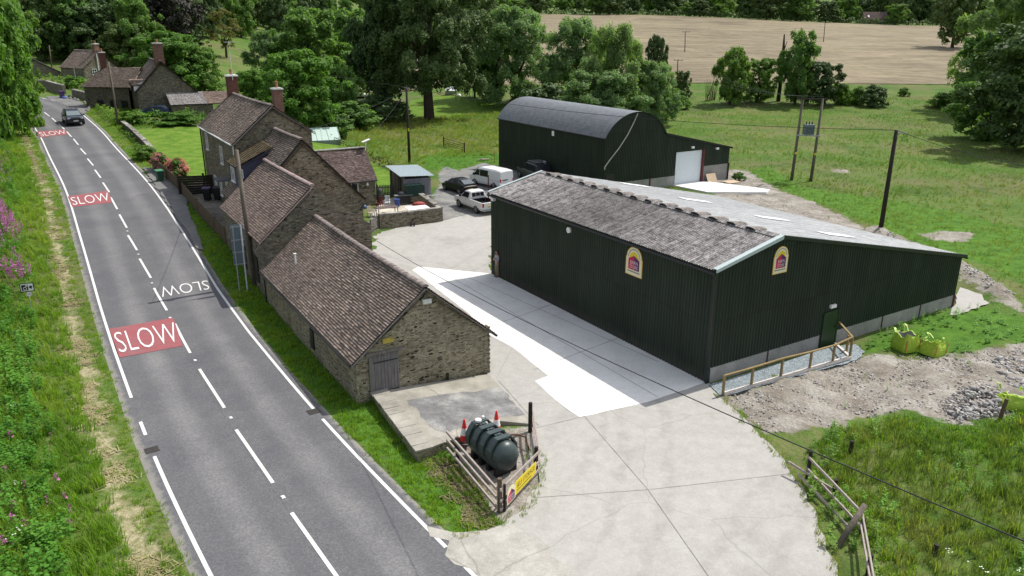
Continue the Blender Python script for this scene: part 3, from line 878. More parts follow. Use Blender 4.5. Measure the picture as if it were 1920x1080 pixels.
# ---- road markings
mb = MB()
def strip_line(off, s0, s1, w=.12):
    for i in range(len(centre) - 1):
        if slen[i] < s0 or slen[i + 1] > s1: continue
        q = []
        for j, o in ((i, off - w / 2), (i + 1, off - w / 2), (i + 1, off + w / 2), (i, off + w / 2)):
            p = centre[j] + cn[j] * o
            q.append((p.x, p.y, T(p.x, p.y) + .037))
        mb.face(q[::-1])
def s_at(u, v):
    g = G(u, v); k = int(np.argmin(((CA - np.array([g.x, g.y])) ** 2).sum(1))); return slen[k]
strip_line(3.2, s_at(400, 1080) - 20, s_at(294, 851), .13)
strip_line(3.2, s_at(276, 812), s_at(266, 786), .13)
strip_line(3.2, s_at(251, 751), s_at(62, 246) + 30, .13)
strip_line(-3.2, s_at(888, 1080) - 1.0, s_at(862, 1056), .13)
strip_line(-3.2, s_at(828, 1020), s_at(606, 790), .13)
strip_line(-3.2, s_at(596, 780), s_at(156, 216), .13)
for k in range(9):
    s = s_at(150, 211) + k * 3.2
    strip_line(-3.2, s, s + 2.0, .13)
_d = [((633, 1085), (547, 963)), ((512, 907), (443, 807)), ((421, 766), (374, 693)), ((357, 663), (328, 608)), ((313, 583), (289, 541)), ((283, 522), (262, 486)), ((257, 470), (240, 442)), ((238, 428), (224, 403)), ((220, 393), (208, 371)), ((205, 361), (193, 343)), ((189, 334), (178, 319)), ((175, 311), (164, 298)), ((161, 290), (151, 279)), ((147, 272), (138, 261)), ((134, 257), (125, 247)), ((121, 243), (110, 233)), ((106, 229.5), (97, 221.5)), ((93, 218.5), (83, 211))]
for (a, b) in _d:
    A = G(*a); B = G(*b)
    d = (B - A).to_2d().normalized(); n = Vector((-d.y, d.x)) * .065
    for k in range(4):
        p = A + (B - A) * k / 4; q = A + (B - A) * (k + 1) / 4; zp = T(p.x, p.y) + .04; zq = T(q.x, q.y) + .04
        mb.face([(p.x + n.x, p.y + n.y, zp), (q.x + n.x, q.y + n.y, zq), (q.x - n.x, q.y - n.y, zq), (p.x - n.x, p.y - n.y, zp)][::-1])
struct('lane_markings', mb.build('lane_markings', mark_m))

def text_mesh(body):
    cu = bpy.data.curves.new('t', 'FONT'); cu.body = body; cu.resolution_u = 3; cu.offset = -.012
    o = bpy.data.objects.new('t', cu); scene.collection.objects.link(o)
    bpy.context.view_layer.update()
    me = bpy.data.meshes.new_from_object(o.evaluated_get(bpy.context.evaluated_depsgraph_get()))
    bpy.data.objects.remove(o); bpy.data.curves.remove(cu)
    xs = [v.co.x for v in me.vertices]; ys = [v.co.y for v in me.vertices]
    x0, x1, y0, y1 = min(xs), max(xs), min(ys), max(ys)
    V = [((v.co.x - x0) / (x1 - x0), (v.co.y - y0) / (y1 - y0)) for v in me.vertices]
    F = [tuple(p.vertices) for p in me.polygons]
    bpy.data.meshes.remove(me)
    return V, F
_TX = {}
def put_text(mb, body, bl, br, tr, tl, mi=0, off=(0, 0, 0)):
    """letters laid into the quadrilateral bl-br-tr-tl"""
    if body not in _TX: _TX[body] = text_mesh(body)
    V, F = _TX[body]
    bl, br, tr, tl = Vector(bl), Vector(br), Vector(tr), Vector(tl); off = Vector(off)
    P = [bl * (1 - x) * (1 - y) + br * x * (1 - y) + tr * x * y + tl * (1 - x) * y + off for x, y in V]
    mb.add(P, F, mi)
def inset(q, l, r, b, t):
    bl, br, tr, tl = q
    f = lambda x, y: bl * (1 - x) * (1 - y) + br * x * (1 - y) + tr * x * y + tl * (1 - x) * y
    return f(l, b), f(1 - r, b), f(1 - r, 1 - t), f(l, 1 - t)
patches = [([(224.5, 672), (343, 650), (325, 597), (205, 618)], (.03, .02, .14, .17), 'red road patch with white SLOW nearest the stone barn'),
           ([(135.5, 389), (211, 380.5), (202.5, 358.5), (127, 369)], (.04, .03, .14, .17), 'red road patch with white SLOW midway along the road'),
           ([(75.5, 258.5), (128.5, 252.5), (121.5, 243), (68, 247.5)], (.05, .04, .14, .17), 'red road patch with white SLOW farthest up the road')]
for q, ins, lab in patches:
    Q = [G(*p) for p in q]
    up = Vector((0, 0, .0345))
    mb = MB(); gq = lambda x, y: Q[0] * (1 - x) * (1 - y) + Q[1] * x * (1 - y) + Q[2] * x * y + Q[3] * (1 - x) * y
    def lift(p): return Vector((p.x, p.y, max(p.z, T(p.x, p.y)) + .045))
    for a in range(6):
        for b in range(6): mb.face([lift(gq(a / 6, b / 6)), lift(gq((a + 1) / 6, b / 6)), lift(gq((a + 1) / 6, (b + 1) / 6)), lift(gq(a / 6, (b + 1) / 6))])
    put_text(mb, 'SLOW', *inset(Q, *ins), mi=1, off=(0, 0, .062))
    struct('slow_marking', mb.build('slow_marking', [redmark_m, mark_m]), lab)
mb = MB()
Q = [G(389, 526.5), G(297, 539), G(304.5, 558), G(393.5, 543)]
put_text(mb, 'SLOW', *Q, off=(0, 0, .0385))
struct('slow_marking', mb.build('slow_marking', mark_m), 'white SLOW lettering for oncoming traffic on bare asphalt')

# ---- hay field
px = [(-60, 190), (-30, 320), (-12, 458), (140, 459), (262, 457), (330, 380), (300, 300), (215, 240), (150, 205), (118, 197), (60, 193)]
gx = np.linspace(-70, 340, 70); gy = np.linspace(185, 462, 60)
GX, GY = np.meshgrid(gx, gy, indexing='ij')
GZ = Tn(GX, GY) + .12
n0, n1 = GX.shape
ii, jj = np.meshgrid(np.arange(n0 - 1), np.arange(n1 - 1), indexing='ij')
F = np.stack([ii * n1 + jj, (ii + 1) * n1 + jj, (ii + 1) * n1 + jj + 1, ii * n1 + jj + 1], -1).reshape(-1, 4)
V = np.stack([GX.ravel(), GY.ravel(), GZ.ravel()], 1)
cx = V[F].mean(1)
F = F[inside(px, cx[:, 0], cx[:, 1])]
struct('field', raw_mesh('field', V, F, field_m, smooth=True))

# ---- gullies and cat's eyes in the road
for (u, v) in ((531, 934), (433, 785), (366, 677), (319, 597), (285, 532), (259.5, 478), (239, 434.5)):
    g = G(u, v); mb = MB(); mb.box((0, 0, .01), (.2, .13, .02)); mb.box((0, 0, .026), (.1, .1, .018)); o = mb.build('road_stud', [mark_m]); o.location = (g.x, g.y, g.z + .035); o.rotation_euler = (0, 0, math.atan2(d0.y, d0.x)); tag(o, 'small pale reflective stud on the road centre line between dashes', 'road stud', 'road studs on the centre line')
for (u, v, l) in [(285, 845, 'square iron road gully beside the left edge line'), (588, 773, 'square iron road gully beside the right edge line')]:
    g = G(u, v); mb = MB()
    a = math.atan2(d0.y, d0.x)
    mb.box((0, 0, .0), (.46, .5, .03))
    for k in range(5): mb.box((-.17 + k * .085, 0, .018), (.04, .42, .012))
    o = mb.build('road_gully', plain('iron', (.05, .045, .042), .7)); o.location = (g.x, g.y, g.z + .03); o.rotation_euler = (0, 0, a)
    tag(o, l, 'drain cover', 'road gullies')
# ------------------------------------------------------------------ buildings
YB = R(31.09)
BA = Vector((math.cos(YB), math.sin(YB), 0)); BB = Vector((-math.sin(YB), math.cos(YB), 0))

def tile_slope(mb, e0, e1, r0, r1, course=.115, tw=.17, sag=.03, seed=1, lift=.032, mi=0, seg=.3):
    """tiled slope: eaves e0-e1, ridge r0-r1; stepped courses with old, uneven lines"""
    e0, e1, r0, r1 = map(Vector, (e0, e1, r0, r1))
    L = max((e1 - e0).length, (r1 - r0).length); S = max((r0 - e0).length, (r1 - e1).length)
    n = max(4, int(round(S / course))); m = max(3, int(L / seg))
    nv = (e1 - e0).cross(r0 - e0).normalized()
    if nv.z < 0: nv = -nv
    r_ = random.Random(seed)
    ph = [r_.uniform(0, 6.3) for _ in range(6)]
    def pt(x, y, d=0.):
        p = (e0 * (1 - x) + e1 * x) * (1 - y) + (r0 * (1 - x) + r1 * x) * y
        w = sag * (math.sin(x * L * .55 + ph[0] + y * 2) * math.sin(y * 3.1 + ph[1]) + .6 * math.sin(x * L * 1.1 + ph[2] - y * 3))
        w *= min(1, x * 6, (1 - x) * 6) * .9 + .1
        sg = sag * 1.6 * math.sin(x * math.pi)
        return p + nv * (w + d) - Vector((0, 0, sg * y))
    V = []; F = []; UV = []
    for k in range(n):
        y0, y1 = k / n, min(1, (k + 1.12) / n)
        b = len(V)
        for i in range(m + 1):
            x = i / m
            j = r_.uniform(-.12, .12) / n
            up = lift * r_.uniform(.8, 1.5)
            V += [pt(x, y0 + j, -.005), pt(x, y0 + j, up), pt(x, y1, .002)]
            UV += [(x * L / tw, k + .02), (x * L / tw, k + .05), (x * L / tw, k + .98)]
        for i in range(m):
            a = b + i * 3; c = a + 3
            F += [(a, c, c + 1, a + 1), (a + 1, c + 1, c + 2, a + 2)]
    i0 = len(mb.v)
    mb.v += [tuple(v) for v in V]
    for f in F:
        mb.f.append(tuple(i0 + k for k in f)); mb.uv += [UV[k] for k in f]; mb.mi.append(mi)
    # under side
    q = [pt(0, 0, -.09), pt(1, 0, -.09), pt(1, 1, -.3), pt(0, 1, -.3)]
    mb.face(q[::-1], mi=mi)
    return pt

def ridge_tiles(mb, a, b, r=.13, step=.42, seed=1, sag=0.):
    a = Vector(a); b = Vector(b); L = (b - a).length; n = max(2, int(L / step)); r_ = random.Random(seed)
    d = (b - a).normalized(); side = d.cross(Vector((0, 0, 1))).normalized()
    for k in range(n):
        p = a + (b - a) * (k / n); q = a + (b - a) * ((k + .97) / n)
        dz0 = -sag * math.sin(math.pi * k / n) + r_.uniform(-.008, .012); dz1 = -sag * math.sin(math.pi * (k + 1) / n)
        rr_ = r * r_.uniform(.93, 1.07)
        V = []
        for (c, dz, rad) in ((p, dz0, rr_ * 1.06), (q, dz1, rr_)):
            for t in range(7):
                an = math.pi * (t / 6) * 1.1 - .05 * math.pi
                V.append(c + side * math.cos(an) * rad * 1.15 + Vector((0, 0, dz + math.sin(an) * rad * .8 - .02)))
        F = [(t, t + 1, t + 8, t + 7) for t in range(6)] + [tuple(range(6, -1, -1)), tuple(range(7, 14))]
        mb.add(V, F)

def gable_walls(mb, w0, w1, l0, l1, zb, ze0, ze1, sr, zr, th=.45, front=True, back=True, mi=0):
    """closed shell of a gabled house in local coordinates (x across, y along)"""
    zbs = zb if hasattr(zb, '__len__') else (zb, zb, zb, zb)
    a, b, c, d = zbs   # front-left, front-right, back-right, back-left
    mb.face([(w0, l1, d), (w0, l0, a), (w0, l0, ze0), (w0, l1, ze0)], mi=mi)
    mb.face([(w1, l0, b), (w1, l1, c), (w1, l1, ze1), (w1, l0, ze1)], mi=mi)
    if front: mb.face([(w0, l0, a), (w1, l0, b), (w1, l0, ze1), (sr, l0, zr), (w0, l0, ze0)], mi=mi)
    if back: mb.face([(w1, l1, c), (w0, l1, d), (w0, l1, ze0), (sr, l1, zr), (w1, l1, ze1)], mi=mi)

def extend(e, r_, k):
    e = Vector(e); r_ = Vector(r_); return e + (e - r_).normalized() * k

def gabled_roof(root, w0, w1, l0, l1, ze0, ze1, sr, zr, mat, over=.18, vl=.12, seed=1, course=.13, tw=.18, sag=.03, lift=.1, lr=None, rname='roof', ridge=ridge_m, rr_=.13):
    mb = MB()
    z = lift
    L = l0 - vl; Hh = l1 + vl
    eL0 = extend((w0, L, ze0 + z), (sr, L, zr + z), over); eL1 = Vector((eL0.x, Hh, eL0.z))
    zR = z if lr is None else lr; LR = L if lr is None else l0 + .2
    eR0 = extend((w1, LR, ze1 + zR), (sr, LR, zr + zR), over); eR1 = Vector((eR0.x, Hh, eR0.z))
    tile_slope(mb, eL1, eL0, (sr, Hh, zr + z), (sr, L, zr + z), course, tw, sag, seed)
    tile_slope(mb, eR0, eR1, (sr, LR, zr + zR), (sr, Hh, zr + zR), course, tw, sag, seed + 1)
    rf = mb.build(rname, mat, root)
    mb = MB(); ridge_tiles(mb, (sr, L, zr + z + .03), (sr, Hh, zr + z + .03), rr_, seed=seed, sag=sag * 1.6)
    mb.build('ridge_cap', ridge, rf)
    return eL0, eR0, rf

def window_unit(root, c, w, h, n, bars=(1, 1), name='window', frame=None, deep=.05):
    """window on a wall: c centre, n outward normal (horizontal)"""
    n = Vector(n).normalized(); t = Vector((0, 0, 1)).cross(n); c = Vector(c)
    frame = frame or white_m
    z = Vector((0, 0, 1))
    mb = MB(); fw = .06
    def bar(a, b, wd): mb.beam(a, b, deep, wd, up=n) if False else mb.beam(a, b, wd, deep, up=n.cross((Vector(b) - Vector(a)).normalized()))
    o = n * (deep / 2)
    L = c - t * w / 2 + o; Rr = c + t * w / 2 + o
    bar(L - z * h / 2, L + z * h / 2, fw); bar(Rr - z * h / 2, Rr + z * h / 2, fw)
    bar(L + z * (h / 2 - fw / 2) + t * fw / 2, Rr + z * (h / 2 - fw / 2) - t * fw / 2, fw)
    bar(L - z * (h / 2 - fw / 2) + t * fw / 2, Rr - z * (h / 2 - fw / 2) - t * fw / 2, fw)
    for k in range(1, bars[0] + 1):
        p = c + t * (w * (k / (bars[0] + 1) - .5)) + o * .9
        bar(p - z * (h / 2 - fw), p + z * (h / 2 - fw), .05)
    for k in range(1, bars[1] + 1):
        p = c + z * (h * (k / (bars[1] + 1) - .5)) + o * .8
        bar(p - t * (w / 2 - fw), p + t * (w / 2 - fw), .04)
    f = mb.build(name, frame, root)
    mb = MB(); q = c + n * .012
    mb.slab([q - t * (w / 2 - .02) - z * (h / 2 - .02), q + t * (w / 2 - .02) - z * (h / 2 - .02), q + t * (w / 2 - .02) + z * (h / 2 - .02), q - t * (w / 2 - .02) + z * (h / 2 - .02)], n * .008)
    mb.build('pane', glass_m, f)
    mb = MB(); mb.beam(c - t * (w / 2 + .08) - z * (h / 2 + .05) + n * .04, c + t * (w / 2 + .08) - z * (h / 2 + .05) + n * .04, .12, .07)
    mb.build('sill', frame, f)
    return f

def board_door(root, c, w, h, n, mat, name='door'):
    n = Vector(n).normalized(); t = Vector((0, 0, 1)).cross(n); c = Vector(c); z = Vector((0, 0, 1))
    mb = MB(); k = max(4, int(w / .15)); r_ = random.Random(3)
    for i in range(k):
        x = (i + .5) / k - .5
        hh = h * r_.uniform(.985, 1.0)
        a = c + t * (x * w) + n * (.035 + r_.uniform(0, .008))
        q = [a - t * (w / k * .46) - z * h / 2, a + t * (w / k * .46) - z * h / 2, a + t * (w / k * .46) + z * (hh - h / 2), a - t * (w / k * .46) + z * (hh - h / 2)]
        mb.slab(q, n * .03)
    d = mb.build(name, mat, root)
    for s in (-.36, .36):
        mb = MB(); mb.beam(c + t * (w / 2 + .04) + z * h * s + n * .075, c - t * (w / 2 - .12) + z * h * s + n * .075, .012, .05); mb.build('strap_hinge', black_m, d)
    mb = MB(); fw = .08
    for s in (-1, 1): mb.beam(c + t * s * (w / 2 + fw / 2) - z * h / 2 + n * .03, c + t * s * (w / 2 + fw / 2) + z * (h / 2 + fw) + n * .03, fw, .08)
    mb.beam(c - t * w / 2 + z * (h / 2 + fw / 2) + n * .03, c + t * w / 2 + z * (h / 2 + fw / 2) + n * .03, .08, fw)
    mb.build('door_frame', wood_g, d)
    return d

def chimney(root, c, w, d, z0, z1, mat, pots=1, name='chimney', cap=None):
    mb = MB(); x, y = c
    mb.box((x, y, (z0 + z1) / 2), (w, d, z1 - z0))
    mb.box((x, y, z1 - .16), (w + .08, d + .08, .1))
    ch = mb.build(name, mat, root)
    mb = MB(); mb.box((x, y, z1 + .05), (w + .14, d + .14, .1)); mb.box((x, y, z1 + .12), (w * .8, d * .8, .05)); mb.build('chimney_cap', cap or cement_m, ch)
    for k in range(pots):
        mb = MB(); px_ = x + (k - (pots - 1) / 2) * .45
        mb.lathe([(.13, 0), (.11, .08), (.105, .35), (.135, .38), (.135, .45), (.09, .46)], 10, (px_, y, z1 + .14)); mb.build('chimney_pot', pot_m, ch, smooth=False)
    return ch

# ================= long stone barn beside the road
barn = thing('stone_barn', 'long low stone barn with plank door in its gable and brown tiled roof', 'barn', (-6.64, 30.13, 0), YB)
mb = MB(); gable_walls(mb, 0, 6.5, 0, 15.3, (-.3, -.3, -.3, -.3), 2.08, 2.1, 3.3, 4.78)
for k in range(22):    # ragged quoins and proud stones
    zq = k * .11
    mb.box((6.5 - .01, .11, zq), (.05 + .02 * (k % 3), .26 + .1 * (k % 2), .1)); mb.box((6.38, -.005, zq), (.26 + .1 * (k % 2), .03 + .012 * (k % 3), .1))
mb.build('wall', stone_m, barn)
eL, eR, rf = gabled_roof(barn, 0, 6.5, 0, 15.2, 2.08, 2.1, 3.3, 4.78, tile_brown, .3, .14, 3, .125, .18, .05)
mb = MB()
mb.beam((eL.x + .02, -.13, eL.z - .07), (3.28, -.13, 4.78), .05, .13, up=(0, 1, 0)); mb.beam((eR.x - .02, -.13, eR.z - .07), (3.32, -.13, 4.78), .05, .13, up=(0, 1, 0))
mb.build('barge_board', wood_g, barn)
mb = MB(); mb.tube([(eL.x - .05, -.1, eL.z - .06), (eL.x - .05, 15.2, eL.z - .06)], .055, 8); mb.tube([(eL.x - .05, 15.0, eL.z - .06), (-.08, 15.0, eL.z - .35), (-.08, 15.0, 0)], .04, 8)
mb.build('gutter', gutter_m, barn)
mb = MB(); mb.tube([(eR.x + .05, -.25, eR.z - .08), (eR.x + .05, 15.2, eR.z - .08)], .06, 8); mb.build('gutter', gutter_m, barn)
board_door(barn, (1.25, -.02, 1.12), 1.2, 1.95, (0, -1, 0), wood_door)
mb = MB(); mb.beam((.45, -.03, 2.22), (2.15, -.03, 2.22), .12, .16); mb.build('lintel', wood_g, barn)
mb = MB(); mb.beam((.75, -.2, .1), (1.95, -.2, .1), .3, .16); mb.build('door_step', cope_m, barn)
mb = MB(); mb.box((3.35, -.1, 4.2), (.42, .14, .2)); mb.box((3.35, -.18, 4.17), (.34, .04, .13)); lamp = mb.build('flood_light', plain('lamp_housing', (.6, .62, .58), .4), barn)
mb = MB(); mb.box((1.5, -.04, 2.72), (.5, .04, .22)); mb.build('notice_plate', plain('dull_yellow', (.42, .33, .06), .7), barn)
mb = MB(); mb.tube([(1.05, 12.1, 2.9), (1.05, 12.1, 3.65)], .05, 10); mb.box((1.05, 12.1, 3.66), (.16, .16, .03)); mb.build('flue_pipe', white_m, barn)
mb = MB(); mb.box((-.02, 6.2, .9), (.1, .5, 1.0)); mb.build('wall_slit', black_m, barn)
mb = MB(); mb.box((4.3, -.04, .35), (.1, .1, .34)); mb.build('vent_pipe', black_m, barn)

# ================= taller stone barn behind it
mid = thing('stone_barn', 'taller stone barn with reddish tiled roof between low barn and house', 'barn', (-6.64, 30.13, 0), YB)
mb = MB(); gable_walls(mb, .05, 6.75, 15.3, 25.9, (0, 0, 0, 0), 3.75, 3.95, 3.25, 6.6); mb.build('wall', stone_d, mid)
eL, eR, rf = gabled_roof(mid, .05, 6.75, 15.3, 26.1, 3.75, 3.95, 3.25, 6.6, tile_red, .25, .06, 11, .14, .19, .02, lr=-.12, ridge=plain('pale_ridge_tile', (.36, .27, .26), .9))
mb = MB(); mb.beam((eL.x, 15.2, eL.z - .06), (3.25, 15.2, 6.62), .04, .12, up=(0, 1, 0)); mb.build('barge_board', plain('pinkish_verge', (.3, .23, .22), .9), mid)
for (x, y) in ((.02, 17.2), (.02, 20.4)): mb = MB(); mb.box((x, y, 1.6), (.08, .9, 1.6)); mb.build('boarded_opening', wood_d, mid)

# ================= farmhouse: rear range, main house and wing
h2 = thing('stone_cottage', 'stone house with steep tiled roof joined behind the reddish barn', 'house', (-6.64, 30.13, 0), YB)
mb = MB(); gable_walls(mb, .9, 8.9, 22.45, 29.4, (0, 0, 0, 1), 4.2, 4.1, 4.9, 8.35); mb.build('wall', stone_h, h2)
eL, eR, rf = gabled_roof(h2, .9, 8.9, 22.45, 29.4, 4.2, 4.1, 4.9, 8.35, tile_dark, .3, .1, 21, .13, .18, .025)
mb = MB(); mb.beam((eL.x, 22.33, eL.z - .08), (4.9, 22.33, 8.36), .05, .18, up=(0, 1, 0)); mb.beam((eR.x, 22.33, eR.z - .08), (4.9, 22.33, 8.36), .05, .18, up=(0, 1, 0)); mb.build('barge_board', wood_d, h2)
# catslide dormer against the main house
mb = MB()
tile_slope(mb, (1.2, 26.2, 6.3), (1.2, 29.3, 6.35), (3.9, 26.2, 7.55), (3.9, 29.3, 7.65), .13, .18, .02, 4); dm = mb.build('dormer_roof', tile_moss, h2)
mb = MB(); mb.face([(1.4, 26.3, 4.9), (3.9, 26.3, 7.45), (1.4, 26.3, 6.3)][::-1]); mb.face([(1.4, 26.3, 4.8), (1.4, 26.3, 6.3), (1.4, 29.4, 6.3), (1.4, 29.4, 4.8)][::-1]); mb.build('dormer_cheek', plain('lead_blue', (.045, .05, .09), .6), h2)
window_unit(h2, (1.38, 27.9, 5.6), 1.0, 1.0, (-1, 0, 0), (1, 0))
mb = MB(); mb.tube([(8.6, 22.3, 3.2), (8.9, 22.3, 3.6), (9.1, 22.3, 3.7)], .04, 6); mb.build('drain_pipe', gutter_m, h2)

h1 = thing('farmhouse', 'tall stone farmhouse with two brick chimneys and white sash windows', 'house', (-6.64, 30.13, 0), YB)
mb = MB(); gable_walls(mb, 2.0, 7.7, 29.41, 42.4, (1, .4, .4, 1), 7.55, 8.0, 4.86, 10.0); mb.build('wall', stone_h, h1)
eL, eR, rf = gabled_roof(h1, 2.0, 7.7, 29.41, 42.4, 7.55, 8.0, 4.86, 10.0, tile_brown, .28, .12, 31, .12, .18, .05)
mb = MB(); mb.beam((eL.x, 29.27, eL.z - .1), (4.86, 29.27, 10.0), .05, .24, up=(0, 1, 0)); mb.beam((eR.x, 29.27, eR.z - .1), (4.86, 29.27, 10.0), .05, .24, up=(0, 1, 0)); mb.build('barge_board', plain('grey_verge', (.16, .15, .145), .85), h1)
chimney(h1, (4.9, 42.1), .85, .7, 9.2, 11.5, brick_m, 1, cap=white_m)
chimney(h1, (5.9, 31.4), .66, .66, 8.2, 11.05, brick_o, 1)
mb = MB(); mb.tube([(4.9, 41.6, 11.2), (4.9, 41.6, 14.3)], .025, 6); mb.tube([(4.5, 41.6, 14.3), (5.4, 41.6, 14.3)], .018, 6)
for k in range(5): mb.tube([(4.55 + k * .2, 41.3, 14.3), (4.55 + k * .2, 41.9, 14.3)], .014, 5)
mb.build('tv_aerial', plain('aerial_alloy', (.6, .62, .64), .4, .6), h1)
for (y, z, w, h) in ((40.2, 6.4, .8, 1.35), (34.6, 6.0, .8, 1.35), (38.3, 3.2, .8, 1.2), (36.2, 3.1, .7, 1.2), (31.5, 3.3, .6, 1.3)): window_unit(h1, (1.99, y, z), w, h, (-1, 0, 0), (1, 1))
mb = MB(); mb.box((1.95, 33.5, 3.2), (.1, .9, 2.1)); mb.build('door', white_m, h1)
mb = MB(); mb.tube([(eL.x - .06, 29.4, eL.z - .06), (eL.x - .06, 42.4, eL.z - .06)], .06, 8); mb.tube([(1.9, 29.6, 7.4), (1.9, 29.6, 1.2)], .045, 8); mb.build('gutter', white_m, h1)
mb = MB(); mb.tube([(1.9, 42.3, 7.5), (1.9, 42.3, 1.2)], .06, 8); mb.build('drain_pipe', gutter_m, h1)
mb = MB(); mb.box((1.55, 33.4, 4.3), (.9, 1.5, .1)); mb.build('porch_roof', plain('porch_lead', (.13, .135, .15), .6), h1)

wa, wb, wc = G(596, 345, 0), G(697, 387, 0), None
# kitchen wing: eaves front from under the house to (707,334)
def plane_pt(u, v, t):
    d = ray(u, v); C = Vector((-6.64, 30.13, 0)); k = (t - (CAMP - C).dot(BB)) / d.dot(BB); p = CAMP + d * k - C
    return p.dot(BA), p.z
tw_ = (Vector((G(695, 388, .1))) - Vector((-6.64, 30.13, 0))).dot(BB)
s1, z1 = plane_pt(703, 335, tw_); s0, z0 = plane_pt(640, 338, tw_)
wing = thing('kitchen_wing', 'low stone wing with plain red-brown roof and white window facing patio', 'house', (-6.64, 30.13, 0), YB)
wl = 5.2
mb = MB()
wz = z1 + .05
zr_ = wz + 2.3
mb.face([(s0 - 3, tw_, -.2), (s1, tw_, -.2), (s1, tw_, wz), (s0 - 3, tw_, wz)])
mb.face([(s1, tw_, -.2), (s1, tw_ + wl, -.2), (s1, tw_ + wl, wz), (s1, tw_ + wl / 2, zr_), (s1, tw_, wz)])
mb.face([(s1, tw_ + wl, -.2), (s0 - 3, tw_ + wl, -.2), (s0 - 3, tw_ + wl, wz), (s1, tw_ + wl, wz)])
mb.build('wall', stone_h, wing)
mb = MB()
tile_slope(mb, (s0 - 3.2, tw_ - .25, wz - .12), (s1 + .15, tw_ - .25, wz - .12), (s0 - 3.2, tw_ + wl / 2, zr_ + .1), (s1 + .15, tw_ + wl / 2, zr_ + .1), .13, .18, .025, 41)
tile_slope(mb, (s1 + .15, tw_ + wl + .25, wz - .12), (s0 - 3.2, tw_ + wl + .25, wz - .12), (s1 + .15, tw_ + wl / 2, zr_ + .1), (s0 - 3.2, tw_ + wl / 2, zr_ + .1), .13, .18, .025, 42)
rf = mb.build('roof', tile_wing, wing)
mb = MB(); ridge_tiles(mb, (s0 - 3.2, tw_ + wl / 2, zr_ + .14), (s1 + .15, tw_ + wl / 2, zr_ + .14), .12); mb.build('ridge_cap', plain('grey_ridge', (.3, .29, .28), .9), rf)
sw, zw = plane_pt(659, 350, tw_)
window_unit(wing, (sw, tw_ - .01, zw), 1.15, 1.0, (0, -1, 0), (1, 0))
mb = MB(); mb.tube([(s0 - 3, tw_ - .3, wz - .17), (s1 + .1, tw_ - .3, wz - .17)], .06, 8); mb.tube([(s1 + .06, tw_ - .08, wz - .2), (s1 + .06, tw_ - .08, 0)], .045, 8); mb.build('gutter', gutter_m, wing)
sl, zl_ = plane_pt(688, 340, tw_)
mb = MB(); mb.box((sl, tw_ - .08, wz - .45), (.16, .12, .26)); mb.build('wall_lamp', white_m, wing)
mb = MB(); mb.box((s1 + .2, tw_ + wl / 2 - .3, zr_ + .75), (.75, .45, .06), m=Matrix.Rotation(R(-18), 4, 'Y')); mb.tube([(s1 + .1, tw_ + wl / 2 - .3, zr_ - .2), (s1 + .2, tw_ + wl / 2 - .3, zr_ + .7)], .03, 6); mb.build('satellite_panel', white_m, wing)

# ================= large green shed
SY = R(31.87)
shed = thing('green_shed', 'large dark green clad shed with corrugated grey roof and ridge vents', 'shed', (8.98, 32.42, 0), SY)
SL, SW1, SW2, SZL, SZT, SZR, SHP = 19.58, 3.99, 16.1, 5.5, 6.42, 3.1, .74
SW = SW1 + SW2
def corr(mb, a, b, za, zb, nrm, pitch=.2, depth=.045, ztop=None, zbot=None, mi=0):
    """box-profile sheet along a-b; ztop(x) and zbot(x) give heights at distance x"""
    a = Vector(a); b = Vector(b); L = (b - a).length; d = (b - a) / L; n = Vector(nrm)
    xs = []; ds = []
    k = 0.
    while k < L:
        for f, q in ((0, 0), (.18, 1), (.46, 1), (.64, 0)):
            if k + f * pitch < L: xs.append(k + f * pitch); ds.append(q)
        k += pitch
    xs.append(L); ds.append(0)
    V = []; F = []
    for x, q in zip(xs, ds):
        p = a + d * x + n * (depth * q)
        V.append((p.x, p.y, zbot(x) if zbot else za)); V.append((p.x, p.y, ztop(x) if ztop else zb))
    for i in range(len(xs) - 1): F.append((2 * i, 2 * i + 2, 2 * i + 3, 2 * i + 1))
    mb.add(V, F, mi)
mb = MB()
corr(mb, (0, SL, 0), (0, 0, 0), .03, SZL, (-1, 0, 0))
mb.build('side_cladding', clad_m, shed)
ftop = lambda x: (SZL + (SZT - SZL) * x / SW1 if x < SW1 else SZT + (SZR - SZT) * (x - SW1) / SW2) - .03
mb = MB(); corr(mb, (0, 0, 0), (SW, 0, 0), SHP, 0, (0, -1, 0), ztop=ftop); mb.build('gable_cladding', clad_m, shed)
mb = MB(); corr(mb, (SW, 0, 0), (SW, SL, 0), SHP, SZR, (1, 0, 0)); mb.build('side_cladding', clad_m, shed)
mb = MB(); corr(mb, (SW, SL, 0), (0, SL, 0), .03, 0, (0, 1, 0), ztop=lambda x: ftop(SW - x)); mb.build('gable_cladding', clad_m, shed)
mb = MB(); mb.box((-.0, -.0, SZL / 2 + .02), (.13, .13, SZL - .06)); mb.box((-.02, -.045, SHP / 2), (.2, .1, SHP)); mb.build('corner_flashing', dark_trim, shed)
